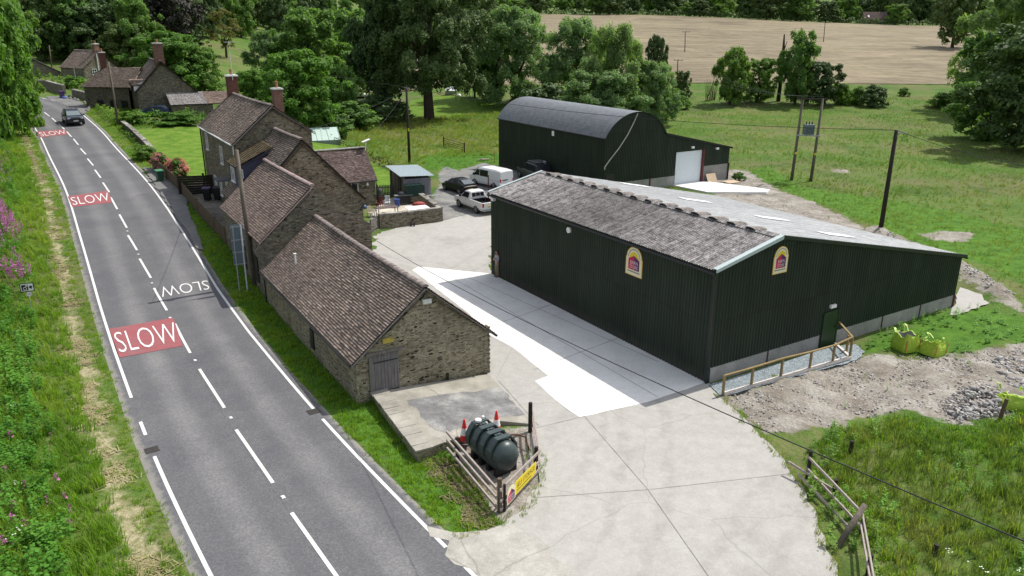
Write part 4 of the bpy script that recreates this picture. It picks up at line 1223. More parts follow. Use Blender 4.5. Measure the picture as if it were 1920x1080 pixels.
# concrete plinth panels and stanchions
ps = [0.06, 3.55, 8.15, 12.0, 16.2, SW - .12]
def shed_s(u, v):
    d = ray(u, v); C = Vector((8.98, 32.42, 0)); b = Vector((-math.sin(SY), math.cos(SY), 0)); a = Vector((math.cos(SY), math.sin(SY), 0))
    k = -((CAMP - C).dot(b)) / d.dot(b); p = CAMP + d * k - C; return p.dot(a), p.z
def shed_t(u, v):
    d = ray(u, v); C = Vector((8.98, 32.42, 0)); b = Vector((-math.sin(SY), math.cos(SY), 0)); a = Vector((math.cos(SY), math.sin(SY), 0))
    k = -((CAMP - C).dot(a)) / d.dot(a); p = CAMP + d * k - C; return p.dot(b), p.z
dlx, _z = shed_s(1536, 650); drx, _z2 = shed_s(1561, 642)
edges = [0.08, shed_s(1437, 675)[0], dlx - .1, None, drx + .1, shed_s(1651, 612)[0], shed_s(1722, 590)[0], SW - .15]
seg = [(edges[0], edges[1]), (edges[1], edges[2]), (edges[4], edges[5]), (edges[5], edges[6]), (edges[6], edges[7])]
for a, b in seg:
    mb = MB(); mb.box(((a + b) / 2, .04, SHP / 2 - .1), (b - a - .07, .14, SHP + .2)); mb.build('plinth_panel', panel_m, shed)
st_m = plain('dark_stanchion', (.05, .03, .035), .6)
for x in edges:
    if x is not None and x > .2: mb = MB(); mb.box((x, -.01, SHP / 2), (.07, .1, SHP + .02)); mb.build('stanchion', st_m, shed)
mb = MB(); mb.box((SW - .05, .02, .36), (.12, .2, .75)); mb.build('stanchion', oxide_m, shed)
mb = MB(); mb.box((SW - .06, SL / 2, .32), (.14, SL, .7)); mb.build('plinth_panel', panel_m, shed)
# roof sheets
def corr_roof(mb, e0, e1, r0, r1, pitch=.155, depth=.06, rows=3, seed=1):
    e0, e1, r0, r1 = map(Vector, (e0, e1, r0, r1))
    L = (e1 - e0).length; S = (r0 - e0).length
    nv = (e1 - e0).cross(r0 - e0).normalized()
    if nv.z < 0: nv = -nv
    per = 4; n = int(L / pitch) * per; r_ = random.Random(seed)
    for k in range(rows):
        y0, y1 = k / rows, (k + 1) / rows
        V = []; UV = []
        for i in range(n + 1):
            x = i / n
            dd = depth * (.5 + .5 * math.cos(2 * math.pi * i / per))
            if (i // per) % 6 == 0: dd += .012
            j = (r_.uniform(-.035, .02) if i % per == 0 else 0) if k == 0 else 0
            for yy, up in ((y0, .014), (y1, .0)):
                p = (e0 * (1 - x) + e1 * x) * (1 - yy) + (r0 * (1 - x) + r1 * x) * yy
                p = p + nv * (dd + up)
                if yy == y0: p = p + (e0 - r0).normalized() * (.06 - j)
                V.append(p); UV.append((x * L, yy * S))
        mb.add(V, [(2 * i, 2 * i + 2, 2 * i + 3, 2 * i + 1) for i in range(n)], 0, UV)
ov = .14
mb = MB()
sl_ = (SZT - SZL) / SW1
corr_roof(mb, (-ov, SL + .1, SZL - ov * sl_), (-ov, -.1, SZL - ov * sl_), (SW1, SL + .1, SZT), (SW1, -.1, SZT), rows=3, seed=2)
rl = mb.build('roof_slope', fibre_m, shed)
mb = MB()
sr_ = (SZT - SZR) / SW2
corr_roof(mb, (SW + .15, -.1, SZR - .15 * sr_), (SW + .15, SL + .1, SZR - .15 * sr_), (SW1, -.1, SZT), (SW1, SL + .1, SZT), rows=9, seed=3)
rrt = mb.build('roof_slope', fibre_pale, shed)
mb = MB(); mb.face([(-.05, -.05, SZL - .04), (SW1, -.05, SZT - .05), (SW1, SL + .05, SZT - .05), (-.05, SL + .05, SZL - .04)]); mb.face([(SW1, -.05, SZT - .05), (SW, -.05, SZR - .04), (SW, SL + .05, SZR - .04), (SW1, SL + .05, SZT - .05)]); mb.build('roof_lining', black_m, shed)
# ridge cap with raised vents
mb = MB()
mb.slab([(SW1 - .28, -.08, SZT + .0), (SW1, -.08, SZT + .09), (SW1, SL + .08, SZT + .09), (SW1 - .28, SL + .08, SZT + .0)], (0, 0, .025))
mb.slab([(SW1, -.08, SZT + .09), (SW1 + .28, -.08, SZT + .0), (SW1 + .28, SL + .08, SZT + .0), (SW1, SL + .08, SZT + .09)], (0, 0, .025))
mb.build('ridge_cap', fibre_m, shed)
r_ = random.Random(4)
nvt = 15
for k in range(nvt):
    y = 1.6 + k * (SL - 2.6) / (nvt - 1)
    mb = MB()
    n = 8
    for i in range(n):
        a0, a1 = math.pi * i / n, math.pi * (i + 1) / n
        q = [(SW1 - .26, y - .3 * math.cos(a0), SZT + .06 + .085 * math.sin(a0)), (SW1 - .26, y - .3 * math.cos(a1), SZT + .06 + .085 * math.sin(a1)), (SW1 + .6, y - .3 * math.cos(a1), SZT - .03 + .08 * math.sin(a1)), (SW1 + .6, y - .3 * math.cos(a0), SZT - .03 + .08 * math.sin(a0))]
        mb.slab(q, (0, 0, .018))
    v = mb.build('ridge_vent', rust_m, shed)
    mb = MB(); mb.face([(SW1 - .25, y - .27 * math.cos(math.pi * i / n), SZT + .05 + .07 * math.sin(math.pi * i / n)) for i in range(n + 1)]); mb.build('vent_mouth', black_m, v)
# rooflights
for (u, v) in ((1304, 378), (1447, 412), (1568, 443), (1190, 349)):
    d = ray(u, v)
    # meet the right-hand slope
    C = Vector((8.98, 32.42, 0)); M = Matrix.Rotation(-SY, 3, 'Z'); o_ = M @ (CAMP - C); dd = M @ d
    k = (SZT - sr_ * (o_.x - SW1) - o_.z) / (dd.z + sr_ * dd.x); p = o_ + dd * k
    mb = MB(); z = lambda x: SZT - sr_ * (x - SW1) + .085
    mb.slab([(p.x - 1.25, p.y - .45, z(p.x - 1.25)), (p.x + 1.25, p.y - .45, z(p.x + 1.25)), (p.x + 1.25, p.y + .45, z(p.x + 1.25)), (p.x - 1.25, p.y + .45, z(p.x - 1.25))], (0, 0, .02)); mb.build('rooflight', white_m, shed)
# barge flashings
mb = MB(); mb.slab([(-ov - .03, -.2, SZL - .1), (SW1, -.2, SZT - .06), (SW1, -.2, SZT + .1), (-ov - .03, -.2, SZL + .04)], (0, .06, 0)); mb.slab([(-ov - .03, -.2, SZL + .04), (SW1, -.2, SZT + .1), (SW1, .05, SZT + .1), (-ov - .03, .05, SZL + .04)], (0, 0, .02)); mb.build('barge_flashing', trim_m, shed)
mb = MB(); mb.slab([(SW1 + .004, -.2, SZT - .06), (SW + .2, -.2, SZR - .1), (SW + .2, -.2, SZR + .06), (SW1 + .004, -.2, SZT + .1)], (0, .06, 0)); mb.slab([(SW1 + .004, -.2, SZT + .1), (SW + .2, -.2, SZR + .06), (SW + .2, -.02, SZR + .06), (SW1 + .004, -.02, SZT + .1)], (0, 0, .02)); mb.build('barge_flashing', dark_trim, shed)
mb = MB(); mb.slab([(-ov - .03, SL + .2, SZL - .1), (SW1, SL + .2, SZT - .06), (SW1, SL + .2, SZT + .1), (-ov - .03, SL + .2, SZL + .04)], (0, -.06, 0)); mb.slab([(-ov - .03, SL + .2, SZL + .04), (SW1, SL + .2, SZT + .1), (SW1, SL + .0, SZT + .1), (-ov - .03, SL + .0, SZL + .04)], (0, 0, .02)); mb.build('barge_flashing', trim_m, shed)
mb = MB(); mb.tube([(-ov - .08, -.15, SZL - .16), (-ov - .08, SL + .1, SZL - .16)], .065, 8); mb.tube([(SW + .24, -.2, SZR - .12), (SW + .24, SL + .1, SZR - .12)], .065, 8); mb.build('gutter', gutter_m, shed)
# personnel door and lamp
zt_ = shed_s(1557, 583)[1]
mb = MB(); mb.box(((dlx + drx) / 2, -.05, zt_ / 2), (drx - dlx, .07, zt_)); mb.box((drx + .05, -.055, zt_ / 2), (.08, .09, zt_)); mb.box((dlx - .04, -.055, zt_ / 2), (.07, .09, zt_)); mb.box((drx - .12, -.1, 1.05), (.05, .06, .14)); mb.build('door', plain('door_green', (.012, .036, .014), .4), shed)
x, z = shed_s(1559, 573); mb = MB(); mb.box((x, -.1, z), (.42, .12, .16)); mb.build('bulkhead_lamp', white_m, shed)
t, z = shed_t(1069, 431); mb = MB(); mb.tube([(-.02, t, z), (-.14, t, z)], .17, 12); mb.build('alarm_box', white_m, shed)
mb = MB()
t, z = shed_t(930, 373); mb.box((-.2, t, z), (.22, .25, .2)); mb.tube([(0, t, z), (-.12, t, z)], .04, 6); mb.build('flood_light', white_m, shed)

def emblem(root, cx, cz, w, h, axis):
    """arched company board: axis 'x' lies on the gable, 'y' on the side wall"""
    def P(x, z, d):
        return Vector((cx + x, -.045 - d, cz + z)) if axis == 'x' else Vector((-.045 - d, cx - x, cz + z))
    def arch(wd, zb, zs, n=16):
        a = [(-wd, zb), (wd, zb), (wd, zs)]
        a += [(wd * .93 * math.cos(math.pi * k / n), zs + wd * .93 * math.sin(math.pi * k / n)) for k in range(n + 1)]
        a += [(-wd, zs)]
        return a
    nv = P(0, 0, 1) - P(0, 0, 0)
    def board(poly, d, t, name, m, par):
        mb = MB(); mb.slab([P(x, z, d) for x, z in poly], nv * t)
        return mb.build(name, m, par)
    hw = w / 2; zs = h - hw
    b = board(arch(hw, 0, zs), 0, .03, 'sign_board', signorange_m, root)
    board(arch(hw * .93, .03, zs), .03, .006, 'sign_face', cream_m, b)
    n = 14; ring = [(hw * .72 * math.cos(math.pi * k / n), zs + hw * .72 * math.sin(math.pi * k / n)) for k in range(n + 1)] + [(hw * .67 * math.cos(math.pi * k / n), zs + hw * .67 * math.sin(math.pi * k / n)) for k in range(n, -1, -1)]
    mb = MB()
    for k in range(n):
        mb.face([P(*ring[k], .0375), P(*ring[k + 1], .0375), P(*ring[2 * n - k], .0375), P(*ring[2 * n + 1 - k], .0375)])
    mb.face([P(-hw * .75, h * .12, .0375), P(hw * .75, h * .12, .0375), P(hw * .75, h * .15, .0375), P(-hw * .75, h * .15, .0375)])
    mb.build('lettering_line', navy_m, b)
    board([(hw * .55 * math.cos(math.pi * k / n), zs * .98 + hw * .5 * math.sin(math.pi * k / n)) for k in range(n + 1)], .036, .003, 'sun_disc', yellow_m, b)
    y0 = h * .2; ye = h * .55; yt = zs + hw * .2
    board([(-hw * .66, y0), (hw * .1, y0), (hw * .0, yt), (-hw * .66, ye)], .0395, .003, 'barn_emblem', signred_m, b)
    board([(hw * .1, y0), (hw * .66, y0), (hw * .66, ye), (hw * .0, yt)], .0392, .003, 'barn_emblem', signpurple_m, b)
    mb = MB()
    q = lambda x0, x1, a, c: (P(x0, a, .046), P(x1, a, .046), P(x1, c, .046), P(x0, c, .046))
    put_text(mb, 'BARN', *q(-hw * .42, hw * .46, h * .385, h * .5)); put_text(mb, 'STORE', *q(-hw * .48, hw * .5, h * .24, h * .35))
    mb.build('lettering', white_m, b)
x, z = shed_s(1459, 512); sg = thing('company_sign', 'arched cream sign with red barn emblem on the shed gable', 'sign', (8.98, 32.42, 0), SY, 'arched signs on the green shed'); emblem(sg, x, z, 1.0, 1.36, 'x')
t, z = shed_t(1189.5, 517); sg = thing('company_sign', 'arched cream sign with red barn emblem on the long shed wall', 'sign', (8.98, 32.42, 0), SY, 'arched signs on the green shed'); emblem(sg, t, z, 1.25, 1.55, 'y')

# ================= dutch barn
DY = R(31.6)
DN = (8.85, 74.6, 0)
db = thing('dutch_barn', 'dark green dutch barn with curved black roof and white roller door', 'barn', DN, DY)
DL, DW, DT = 19.95, 7.6, 17.0
dz, dtop = 5.6, 7.8
arc = lambda x: dz + (dtop - dz) * math.sqrt(max(0, 1 - ((x - DW / 2) / (DW / 2)) ** 2)) if 0 <= x <= DW else 0
Rr_ = ((DW / 2) ** 2 + (dtop - dz) ** 2) / (2 * (dtop - dz))
arc = lambda x: dtop - Rr_ + math.sqrt(max(0, Rr_ ** 2 - (x - DW / 2) ** 2))
lean = lambda x: 5.5 - (5.5 - 3.4) * (x - DW) / (DT - DW)
top = lambda x: arc(x) - .02 if x < DW else lean(x)
dd0, dd1, ddh = 9.35, 12.95, 3.5
mb = MB(); corr(mb, (0, DL, 0), (0, 0, 0), .0, dz, (-1, 0, 0)); mb.build('side_cladding', clad_m, db)
mb = MB(); corr(mb, (0, 0, 0), (dd0 - .1, 0, 0), 1.1, 0, (0, -1, 0), ztop=top, zbot=lambda x: .0 if x < 2 else 1.1)
corr(mb, (dd0 - .1, 0, 0), (dd1 + .1, 0, 0), ddh, 0, (0, -1, 0), ztop=lambda x: top(x + dd0 - .1)); corr(mb, (dd1 + .1, 0, 0), (DT, 0, 0), 1.75, 0, (0, -1, 0), ztop=lambda x: top(x + dd1 + .1)); mb.build('gable_cladding', clad_m, db)
mb = MB(); corr(mb, (DT, 0, 0), (DT, DL, 0), 0, 3.4, (1, 0, 0)); corr(mb, (DT, DL, 0), (0, DL, 0), 0, 0, (0, 1, 0), ztop=lambda x: top(DT - x)); corr(mb, (DW, 0, 0), (DW, DL, 0), 5.4, 5.7, (1, 0, 0)); mb.build('rear_cladding', clad_m, db)
mb = MB()
n = 28; a_max = math.asin((DW / 2) / Rr_) + .03
V = []; UV = []
nl = 133
for j in range(nl + 1):
    y = -.18 + (DL + .36) * j / nl
    for i in range(n + 1):
        a = -a_max + 2 * a_max * i / n
        rj = Rr_ + .06 + .008 * math.cos(j * math.pi)
        V.append((DW / 2 + rj * math.sin(a), y, dtop - Rr_ + rj * math.cos(a))); UV.append((a * Rr_, y))
mb.add(V, [(j * (n + 1) + i, j * (n + 1) + i + 1, (j + 1) * (n + 1) + i + 1, (j + 1) * (n + 1) + i) for j in range(nl) for i in range(n)], 0, UV)
mb.build('curved_roof', barrel_m, db)
mb = MB(); corr_roof(mb, (DT + .2, -.15, 3.38), (DT + .2, DL + .1, 3.38), (DW, -.15, 5.55), (DW, DL + .1, 5.55), rows=4); mb.build('lean_to_roof', barrel_m, db)
mb = MB(); mb.slab([(DW, -.2, 5.42), (DT + .25, -.2, 3.3), (DT + .25, -.2, 3.5), (DW, -.2, 5.62)], (0, .05, 0)); mb.tube([(-.14, -.1, dz - .1), (-.14, DL + .1, dz - .1)], .07, 8); mb.build('flashing', gutter_m, db)
mb = MB()
k = 0; nslat = 34
for k in range(nslat):
    z0 = .0 + ddh * k / nslat; z1 = ddh * (k + 1) / nslat
    mb.face([(dd0, .05, z0), (dd1, .05, z0), (dd1, .02, (z0 + z1) / 2), (dd0, .02, (z0 + z1) / 2)]); mb.face([(dd0, .02, (z0 + z1) / 2), (dd1, .02, (z0 + z1) / 2), (dd1, .05, z1), (dd0, .05, z1)])
mb.build('roller_door', plain('roller_grey_white', (.62, .67, .7), .45, .1, .4, .06), db)
mb = MB(); mb.box((dd1 + .12, -.06, ddh / 2 + .05), (.24, .2, ddh + .1)); mb.build('door_jamb', oxide_m, db)
for (a, b, z, y) in ((2.05, 5.9, 1.1, .05), (5.95, dd0 - .1, 1.1, .05), (dd1 + .28, DT - .05, 1.75, .05)):
    mb = MB(); mb.box(((a + b) / 2, y, z / 2 - .1), (b - a, .14, z + .2)); mb.build('plinth_panel', panel_m, db)
mb = MB(); mb.box((5.92, -.03, .6), (.12, .12, 1.2)); mb.build('stanchion', oxide_m, db)
mb = MB(); mb.box((DT - .05, -.04, .9), (.16, .16, 1.8)); mb.build('corner_post', wood_d, db)
def db_s(u, v, t=0.):
    C = Vector(DN); b = Vector((-math.sin(DY), math.cos(DY), 0)); a = Vector((math.cos(DY), math.sin(DY), 0)); d = ray(u, v)
    k = (t - (CAMP - C).dot(b)) / d.dot(b); p = CAMP + d * k - C; return p.dot(a), p.z
def db_t(u, v):
    C = Vector(DN); b = Vector((-math.sin(DY), math.cos(DY), 0)); a = Vector((math.cos(DY), math.sin(DY), 0)); d = ray(u, v)
    k = -((CAMP - C).dot(a)) / d.dot(a); p = CAMP + d * k - C; return p.dot(b), p.z
mb = MB()
pts = []
for (u, v) in ((1195, 212), (1188, 228), (1176, 252), (1160, 277), (1142, 300), (1128, 314), (1121, 319)):
    x, z = db_s(u, v); pts.append((max(x, .02), -.09, z))
mb.tube(pts, .055, 8); mb.build('duct_hose', plain('pale_hose', (.5, .47, .4), .7), db)
mb = MB(); mb.box((.75, -.03, 1.0), (1.0, .08, 2.1)); mb.build('side_door', black_m, db)
mb = MB()
for (u, v) in ((1297, 276), (1343, 278)):
    x, z = db_s(u, v); mb.box((x, -.16, z), (.32, .2, .2))
mb.build('flood_light', white_m, db)
mb = MB()
for (u, v) in ((1038, 250), (1022, 306)):
    t, z = db_t(u, v); mb.box((-.07, t, z), (.06, .4, .5))
mb.build('alarm_box', white_m, db)
ap = [(dd0 - .3, -.05), (dd1 + .5, -.05), (dd1 + 3.0, -6.8), (dd1 + 1.6, -7.6), (dd0 + .2, -4.5)]
mb = MB(); mb.prism(ap, -.2, .17); o = mb.build('door_apron', slab_m); o.location = DN; o.rotation_euler = (0, 0, DY); struct('door_apron', o)
# ================= cottages up the road
def at(root_loc, rz):
    return root_loc
g = G(263, 215)
cot = thing('gabled_cottage', 'dark stone cottage with half-timbered dormers beyond the front lawn', 'house', (g.x, g.y, g.z - .1), R(31))
cw, cl, ce, cr = 7.4, 10.5, 3.2, 6.9
mb = MB(); gable_walls(mb, 0, cw, 0, cl, -.6, ce, ce - .2, cw * .46, cr); mb.build('wall', stone_d, cot)
eL, eR, rf = gabled_roof(cot, 0, cw, 0, cl, ce, ce - .2, cw * .46, cr, tile_dark, .35, .25, 51, .15, .2, .03)
mb = MB(); mb.beam((eL.x, -.3, eL.z - .08), (cw * .46, -.3, cr), .05, .2, up=(0, 1, 0)); mb.beam((eR.x, -.3, eR.z - .08), (cw * .46, -.3, cr), .05, .2, up=(0, 1, 0)); mb.build('barge_board', wood_d, cot)
chimney(cot, (cw * .46, .9), 1.2, 1.0, 6.2, 9.2, brick_o, 1)
for k in range(3):
    y = .3 + k * 1.05
    w_ = .95; x0 = -.3
    mb = MB(); mb.face([(x0, y, ce - .1), (x0, y + w_, ce - .1), (x0, y + w_, ce + .75), (x0, y + w_ / 2, ce + 1.35), (x0, y, ce + .75)][::-1]); mb.face([(x0, y, ce - .1), (1.6, y, ce + 1.4), (x0, y, ce + .75)]); d_ = mb.build('dormer', white_m, cot)
    mb = MB()
    for s in (0, .33, .66, 1.): mb.box((x0 - .03, y + s * w_, ce + .3), (.06, .1, .85))
    mb.box((x0 - .03, y + w_ / 2, ce + .0), (.06, w_, .1)); mb.box((x0 - .03, y + w_ / 2, ce + .72), (.06, w_, .1)); mb.build('timber_frame', wood_d, d_)
    mb = MB(); tile_slope(mb, (x0 - .2, y - .12, ce + .68), (2.0, y - .12, ce + .68), (x0 - .2, y + w_ / 2, ce + 1.42), (2.2, y + w_ / 2, ce + 1.42), .16, .2, .01, 60 + k); tile_slope(mb, (2.0, y + w_ + .12, ce + .68), (x0 - .2, y + w_ + .12, ce + .68), (2.2, y + w_ / 2, ce + 1.42), (x0 - .2, y + w_ / 2, ce + 1.42), .16, .2, .01, 70 + k); mb.build('dormer_roof', tile_red, d_)
# front range of the cottage, facing the road
wr = Matrix.Rotation(R(-39), 4, 'Z')
mb = MB()
L2, D2, e2, r2 = 6.8, 5.6, 3.3, 5.9
tr_ = lambda p: tuple(Matrix.Translation((-.4, 6.2, 0)) @ wr @ Vector(p))
mb.face([tr_((-L2, 0, -1)), tr_((0, 0, -1)), tr_((0, 0, e2)), tr_((-L2, 0, e2))])
mb.face([tr_((-L2, D2, -1)), tr_((-L2, 0, -1)), tr_((-L2, 0, e2)), tr_((-L2, D2, e2))])
mb.face([tr_((0, D2, -1)), tr_((-L2, D2, -1)), tr_((-L2, D2, e2)), tr_((0, D2, e2))]); mb.build('front_wall', stone_d, cot)
mb = MB(); tile_slope(mb, tr_((-L2 - .4, -.35, e2)), tr_((.6, -.35, e2)), tr_((-L2 + 1.6, D2 / 2, r2)), tr_((.6, D2 / 2, r2)), .15, .2, .03, 81); tile_slope(mb, tr_((.6, D2 + .35, e2)), tr_((-L2 - .4, D2 + .35, e2)), tr_((.6, D2 / 2, r2)), tr_((-L2 + 1.6, D2 / 2, r2)), .15, .2, .03, 82)
mb.face([tr_((-L2 - .4, -.35, e2)), tr_((-L2 + 1.6, D2 / 2, r2)), tr_((-L2 - .4, D2 + .35, e2))]); mb.build('roof', tile_dark, cot)
c_ = tr_((-L2 + 1.6, D2 / 2, 0)); chimney(cot, (c_[0], c_[1]), .8, .8, 5.2, 7.8, brick_m, 1)
for x in (-4.6, -2.6, -.9):
    mb = MB(); mb.slab([tr_((x - .5, -.03, -.4)), tr_((x + .5, -.03, -.4)), tr_((x + .5, -.03, 1.5)), tr_((x - .5, -.03, 1.5))], (wr @ Vector((0, -.03, 0)))[:]); mb.build('dark_opening', black_m, cot)
mb = MB()
for z in (2.1, 2.6): mb.beam(tr_((-L2, -.03, z)), tr_((0, -.03, z)), .05, .1)
mb.build('string_course', wood_g, cot)
# lean-to at the gable
mb = MB(); mb.face([(3.6, -3.2, -1), (cw + 1.5, -3.2, -1), (cw + 1.5, -3.2, 1.5), (3.6, -3.2, 1.5)]); mb.face([(3.6, 0, -1), (3.6, -3.2, -1), (3.6, -3.2, 1.5), (3.6, 0, 2.7)]); mb.face([(cw + 1.5, -3.2, -1), (cw + 1.5, 2, -1), (cw + 1.5, 2, 2.7), (cw + 1.5, -3.2, 1.5)]); mb.build('lean_to_wall', stone_d, cot)
mb = MB(); tile_slope(mb, (3.5, -3.45, 1.48), (8.2, -3.45, 1.48), (3.5, .0, 2.85), (8.2, 0, 2.85), .3, .4, .02, 5); mb.build('lean_to_roof', fibre_m, cot)
mb = MB(); tile_slope(mb, (8.22, -3.45, 1.46), (cw + 4.5, -3.45, 1.46), (8.22, .0, 2.83), (cw + 4.5, 0, 2.83), .15, .2, .02, 6); mb.build('lean_to_roof', tile_red, cot)

g = G(161, 154)
c2 = thing('roadside_cottage', 'small stone house with white gable window beyond the road bend', 'house', (g.x, g.y, g.z - 1.2), R(58))
# local: x along the gable, y back along the ridge (towards the left of the photo)
W2, E2, A2, N2 = 6.4, 3.6, 6.4, 7.4
mb = MB(); gable_walls(mb, 0, W2, 0, N2, -1, E2, E2, W2 / 2, A2); mb.build('wall', stone_d, c2)
eL, eR, rf = gabled_roof(c2, 0, W2, 0, N2, E2, E2, W2 / 2, A2, tile_brown, .3, .15, 91, .16, .2, .02)
chimney(c2, (W2 / 2, .6), .9, .7, 6.0, 7.6, brick_o, 1)
window_unit(c2, (1.9, -.02, 2.9), .8, 1.0, (0, -1, 0), (1, 1))
mb = MB(); mb.tube([(2.7, -.12, 6.0), (2.7, -.12, 0)], .07, 6); mb.tube([(-.15, 2.8, E2), (-.1, 2.8, 0.5)], .06, 6); mb.build('drain_pipe', white_m, c2)
mb = MB(); mb.box((-.03, 2.0, 1.9), (.06, 2.4, 1.4)); mb.build('rendered_panel', plain('grey_render', (.1, .095, .085), .9), c2)

g = G(98, 150)
c3 = thing('stone_outbuilding', 'stone gable with pale verge half hidden behind roadside trees', 'outbuilding', (g.x - 4, g.y + 2, g.z - 1.7), R(36))
mb = MB(); gable_walls(mb, -2.4, 4.4, 0, 8, -1.5, 4.1, 2.6, -.8, 5.6); mb.build('wall', stone_d, c3)
gabled_roof(c3, -2.4, 4.4, 0, 8, 4.1, 2.6, -.8, 5.6, tile_brown, .2, .15, 95, .16, .2, .02)
mb = MB(); mb.beam((-2.5, -.2, 4.1), (-.8, -.2, 5.75), .05, .16, up=(0, 1, 0)); mb.beam((4.6, -.2, 2.6), (-.8, -.2, 5.75), .05, .16, up=(0, 1, 0)); mb.build('verge', cement_m, c3)

# ================= stone walls and fences
def wall_run(name, label, pts, h, th, mat, cap=None, dz=0., caph=.1):
    t = thing(name, label, 'wall', (pts[0][0], pts[0][1], 0))
    o = Vector((pts[0][0], pts[0][1]))
    for k in range(len(pts) - 1):
        a = Vector(pts[k][:2]); b = Vector(pts[k + 1][:2]); n = max(1, int((b - a).length / 2.5))
        mb = MB(); mc = MB()
        d = (b - a).normalized(); s = Vector((-d.y, d.x)) * th / 2
        for i in range(n):
            p = a + (b - a) * i / n; q = a + (b - a) * (i + 1) / n
            zp = land_z(p.x, p.y) + dz; zq = land_z(q.x, q.y) + dz
            P = [(p - s) - o, (q - s) - o, (q + s) - o, (p + s) - o]
            zt = [zp + h, zq + h, zq + h, zp + h]; zb = [zp - .5, zq - .5, zq - .5, zp - .5]
            lo = [(P[j].x, P[j].y, zb[j]) for j in range(4)]; hi = [(P[j].x, P[j].y, zt[j]) for j in range(4)]
            for j in range(4):
                if (j == 1 and i < n - 1) or (j == 3 and i > 0): continue
                mb.face([lo[j], lo[(j + 1) % 4], hi[(j + 1) % 4], hi[j]])
            mb.face(hi)
            if cap:
                e = d * .0
                s2 = s * 1.12
                Q = [(p - s2) - o, (q - s2) - o, (q + s2) - o, (p + s2) - o]
                mc.slab([(Q[j].x, Q[j].y, zt[j] + .004) for j in range(4)], (0, 0, caph))
        mb.build('wall_body', mat, t)
        if cap: mc.build('coping', cap, t)
    return t
wall_run('garden_wall', 'long low stone wall between road verge and front lawn', W([(232, 240), (250, 254), (272, 276), (290, 296)]), .75, .45, stone_d, cope_m)
wall_run('roadside_wall', 'dark stone wall curving along the road bend beside purple bin', W([(62, 166), (90, 168), (122, 177)]), 1.35, .5, stone_d, cope_m)
wall_run('roadside_wall', 'stone wall with pale coping running up to the dark cottage', W([(139, 181), (165, 188), (190, 197)]), 1.05, .5, stone_d, cope_m)
# retaining wall and platform in front of the barn gable
pw = W([(703, 762), (783, 866)], 0)
pin = W([(735, 752), (836, 842)], 0)
plat = xy(W([(700, 752), (916, 704), (1002, 800), (935, 797), (868, 834), (783, 866)], 0))
pdir = (Vector(plat[1]) - Vector(plat[0])).normalized()
plat_z = lambda p: .47 - .45 * (Vector(p[:2]) - Vector(plat[0])).dot(pdir) / 6.4
mb = MB(); zz = [plat_z(p) for p in plat]
mb.prism(plat, -.4, zz); o = mb.build('platform', plat_m); struct('platform', o)
gp = xy(W([(764, 766), (938, 730), (985, 782), (900, 800), (838, 828), (805, 815)], 0))
mb = MB(); P = jag(gp, .4, .12, 5); mb.v = [(p[0], p[1], plat_z(p) + .006) for p in P]
mb.f = [tuple(range(len(P)))]; mb.uv = P; mb.mi = [0]
gcol = mk_concrete('platform_chippings', (.1, .1, .103), (.2, .2, .2), (.36, .355, .34), .3, 1.0)
o = mb.build('gravel_patch', gcol)
if o.data.polygons[0].normal.z < 0: o.data.flip_normals()
struct('gravel_patch', o)
rw = thing('retaining_wall', 'low stone retaining wall with broad slab coping in front of the barn', 'wall')
a, b = Vector(W([(690, 742)], 0)[0][:2]), Vector(W([(783, 867)], 0)[0][:2])
d = (b - a).normalized(); s = Vector((d.y, -d.x)); s = -s if s.x > 0 else s    # s points to the road
c_, e_ = b, Vector(W([(858, 838)], 0)[0][:2])
mb = MB()
A0 = a + s * .0; B0 = b
mb.prism([tuple(a), tuple(b), tuple(b - s * .62), tuple(a - s * .62)], -.35, .44)
n2 = (e_ - c_).normalized(); mb.prism([tuple(c_ + n2 * .62), tuple(e_), tuple(e_ + Vector((-n2.y, n2.x)) * .4), tuple(c_ + n2 * .62 + Vector((-n2.y, n2.x)) * .4)], -.35, .4)
mb.build('wall_body', stone_m, rw)
mb = MB(); r_ = random.Random(8); L = (b - a).length; x = -.1; k = 0
while x < L - .1:
    w = min(r_.uniform(.55, .9), L - x + .03)
    p = a + d * (x + w / 2) - s * .3
    mb.box((p.x, p.y, .475 + r_.uniform(-.008, .008)), (w - .025, r_.uniform(.72, .8), .07), math.atan2(d.y, d.x) + r_.uniform(-.03, .03)); x += w
x = .7; L = (e_ - c_).length
while x < L:
    w = r_.uniform(.4, .6); p = c_ + n2 * (x + w / 2) + Vector((-n2.y, n2.x)) * .2
    mb.box((p.x, p.y, .44 - .03 * x), (w - .025, .46, .06), math.atan2(n2.y, n2.x)); x += w
mb.build('coping', plat_m, rw)

def post(mb, p, h, r_=.07, lean=(0, 0), n=8):
    mb.tube([(p[0], p[1], p[2] - .25), (p[0] + lean[0] * .5, p[1] + lean[1] * .5, p[2] + h * .5), (p[0] + lean[0], p[1] + lean[1], p[2] + h)], [r_, r_, r_ * .95], n)

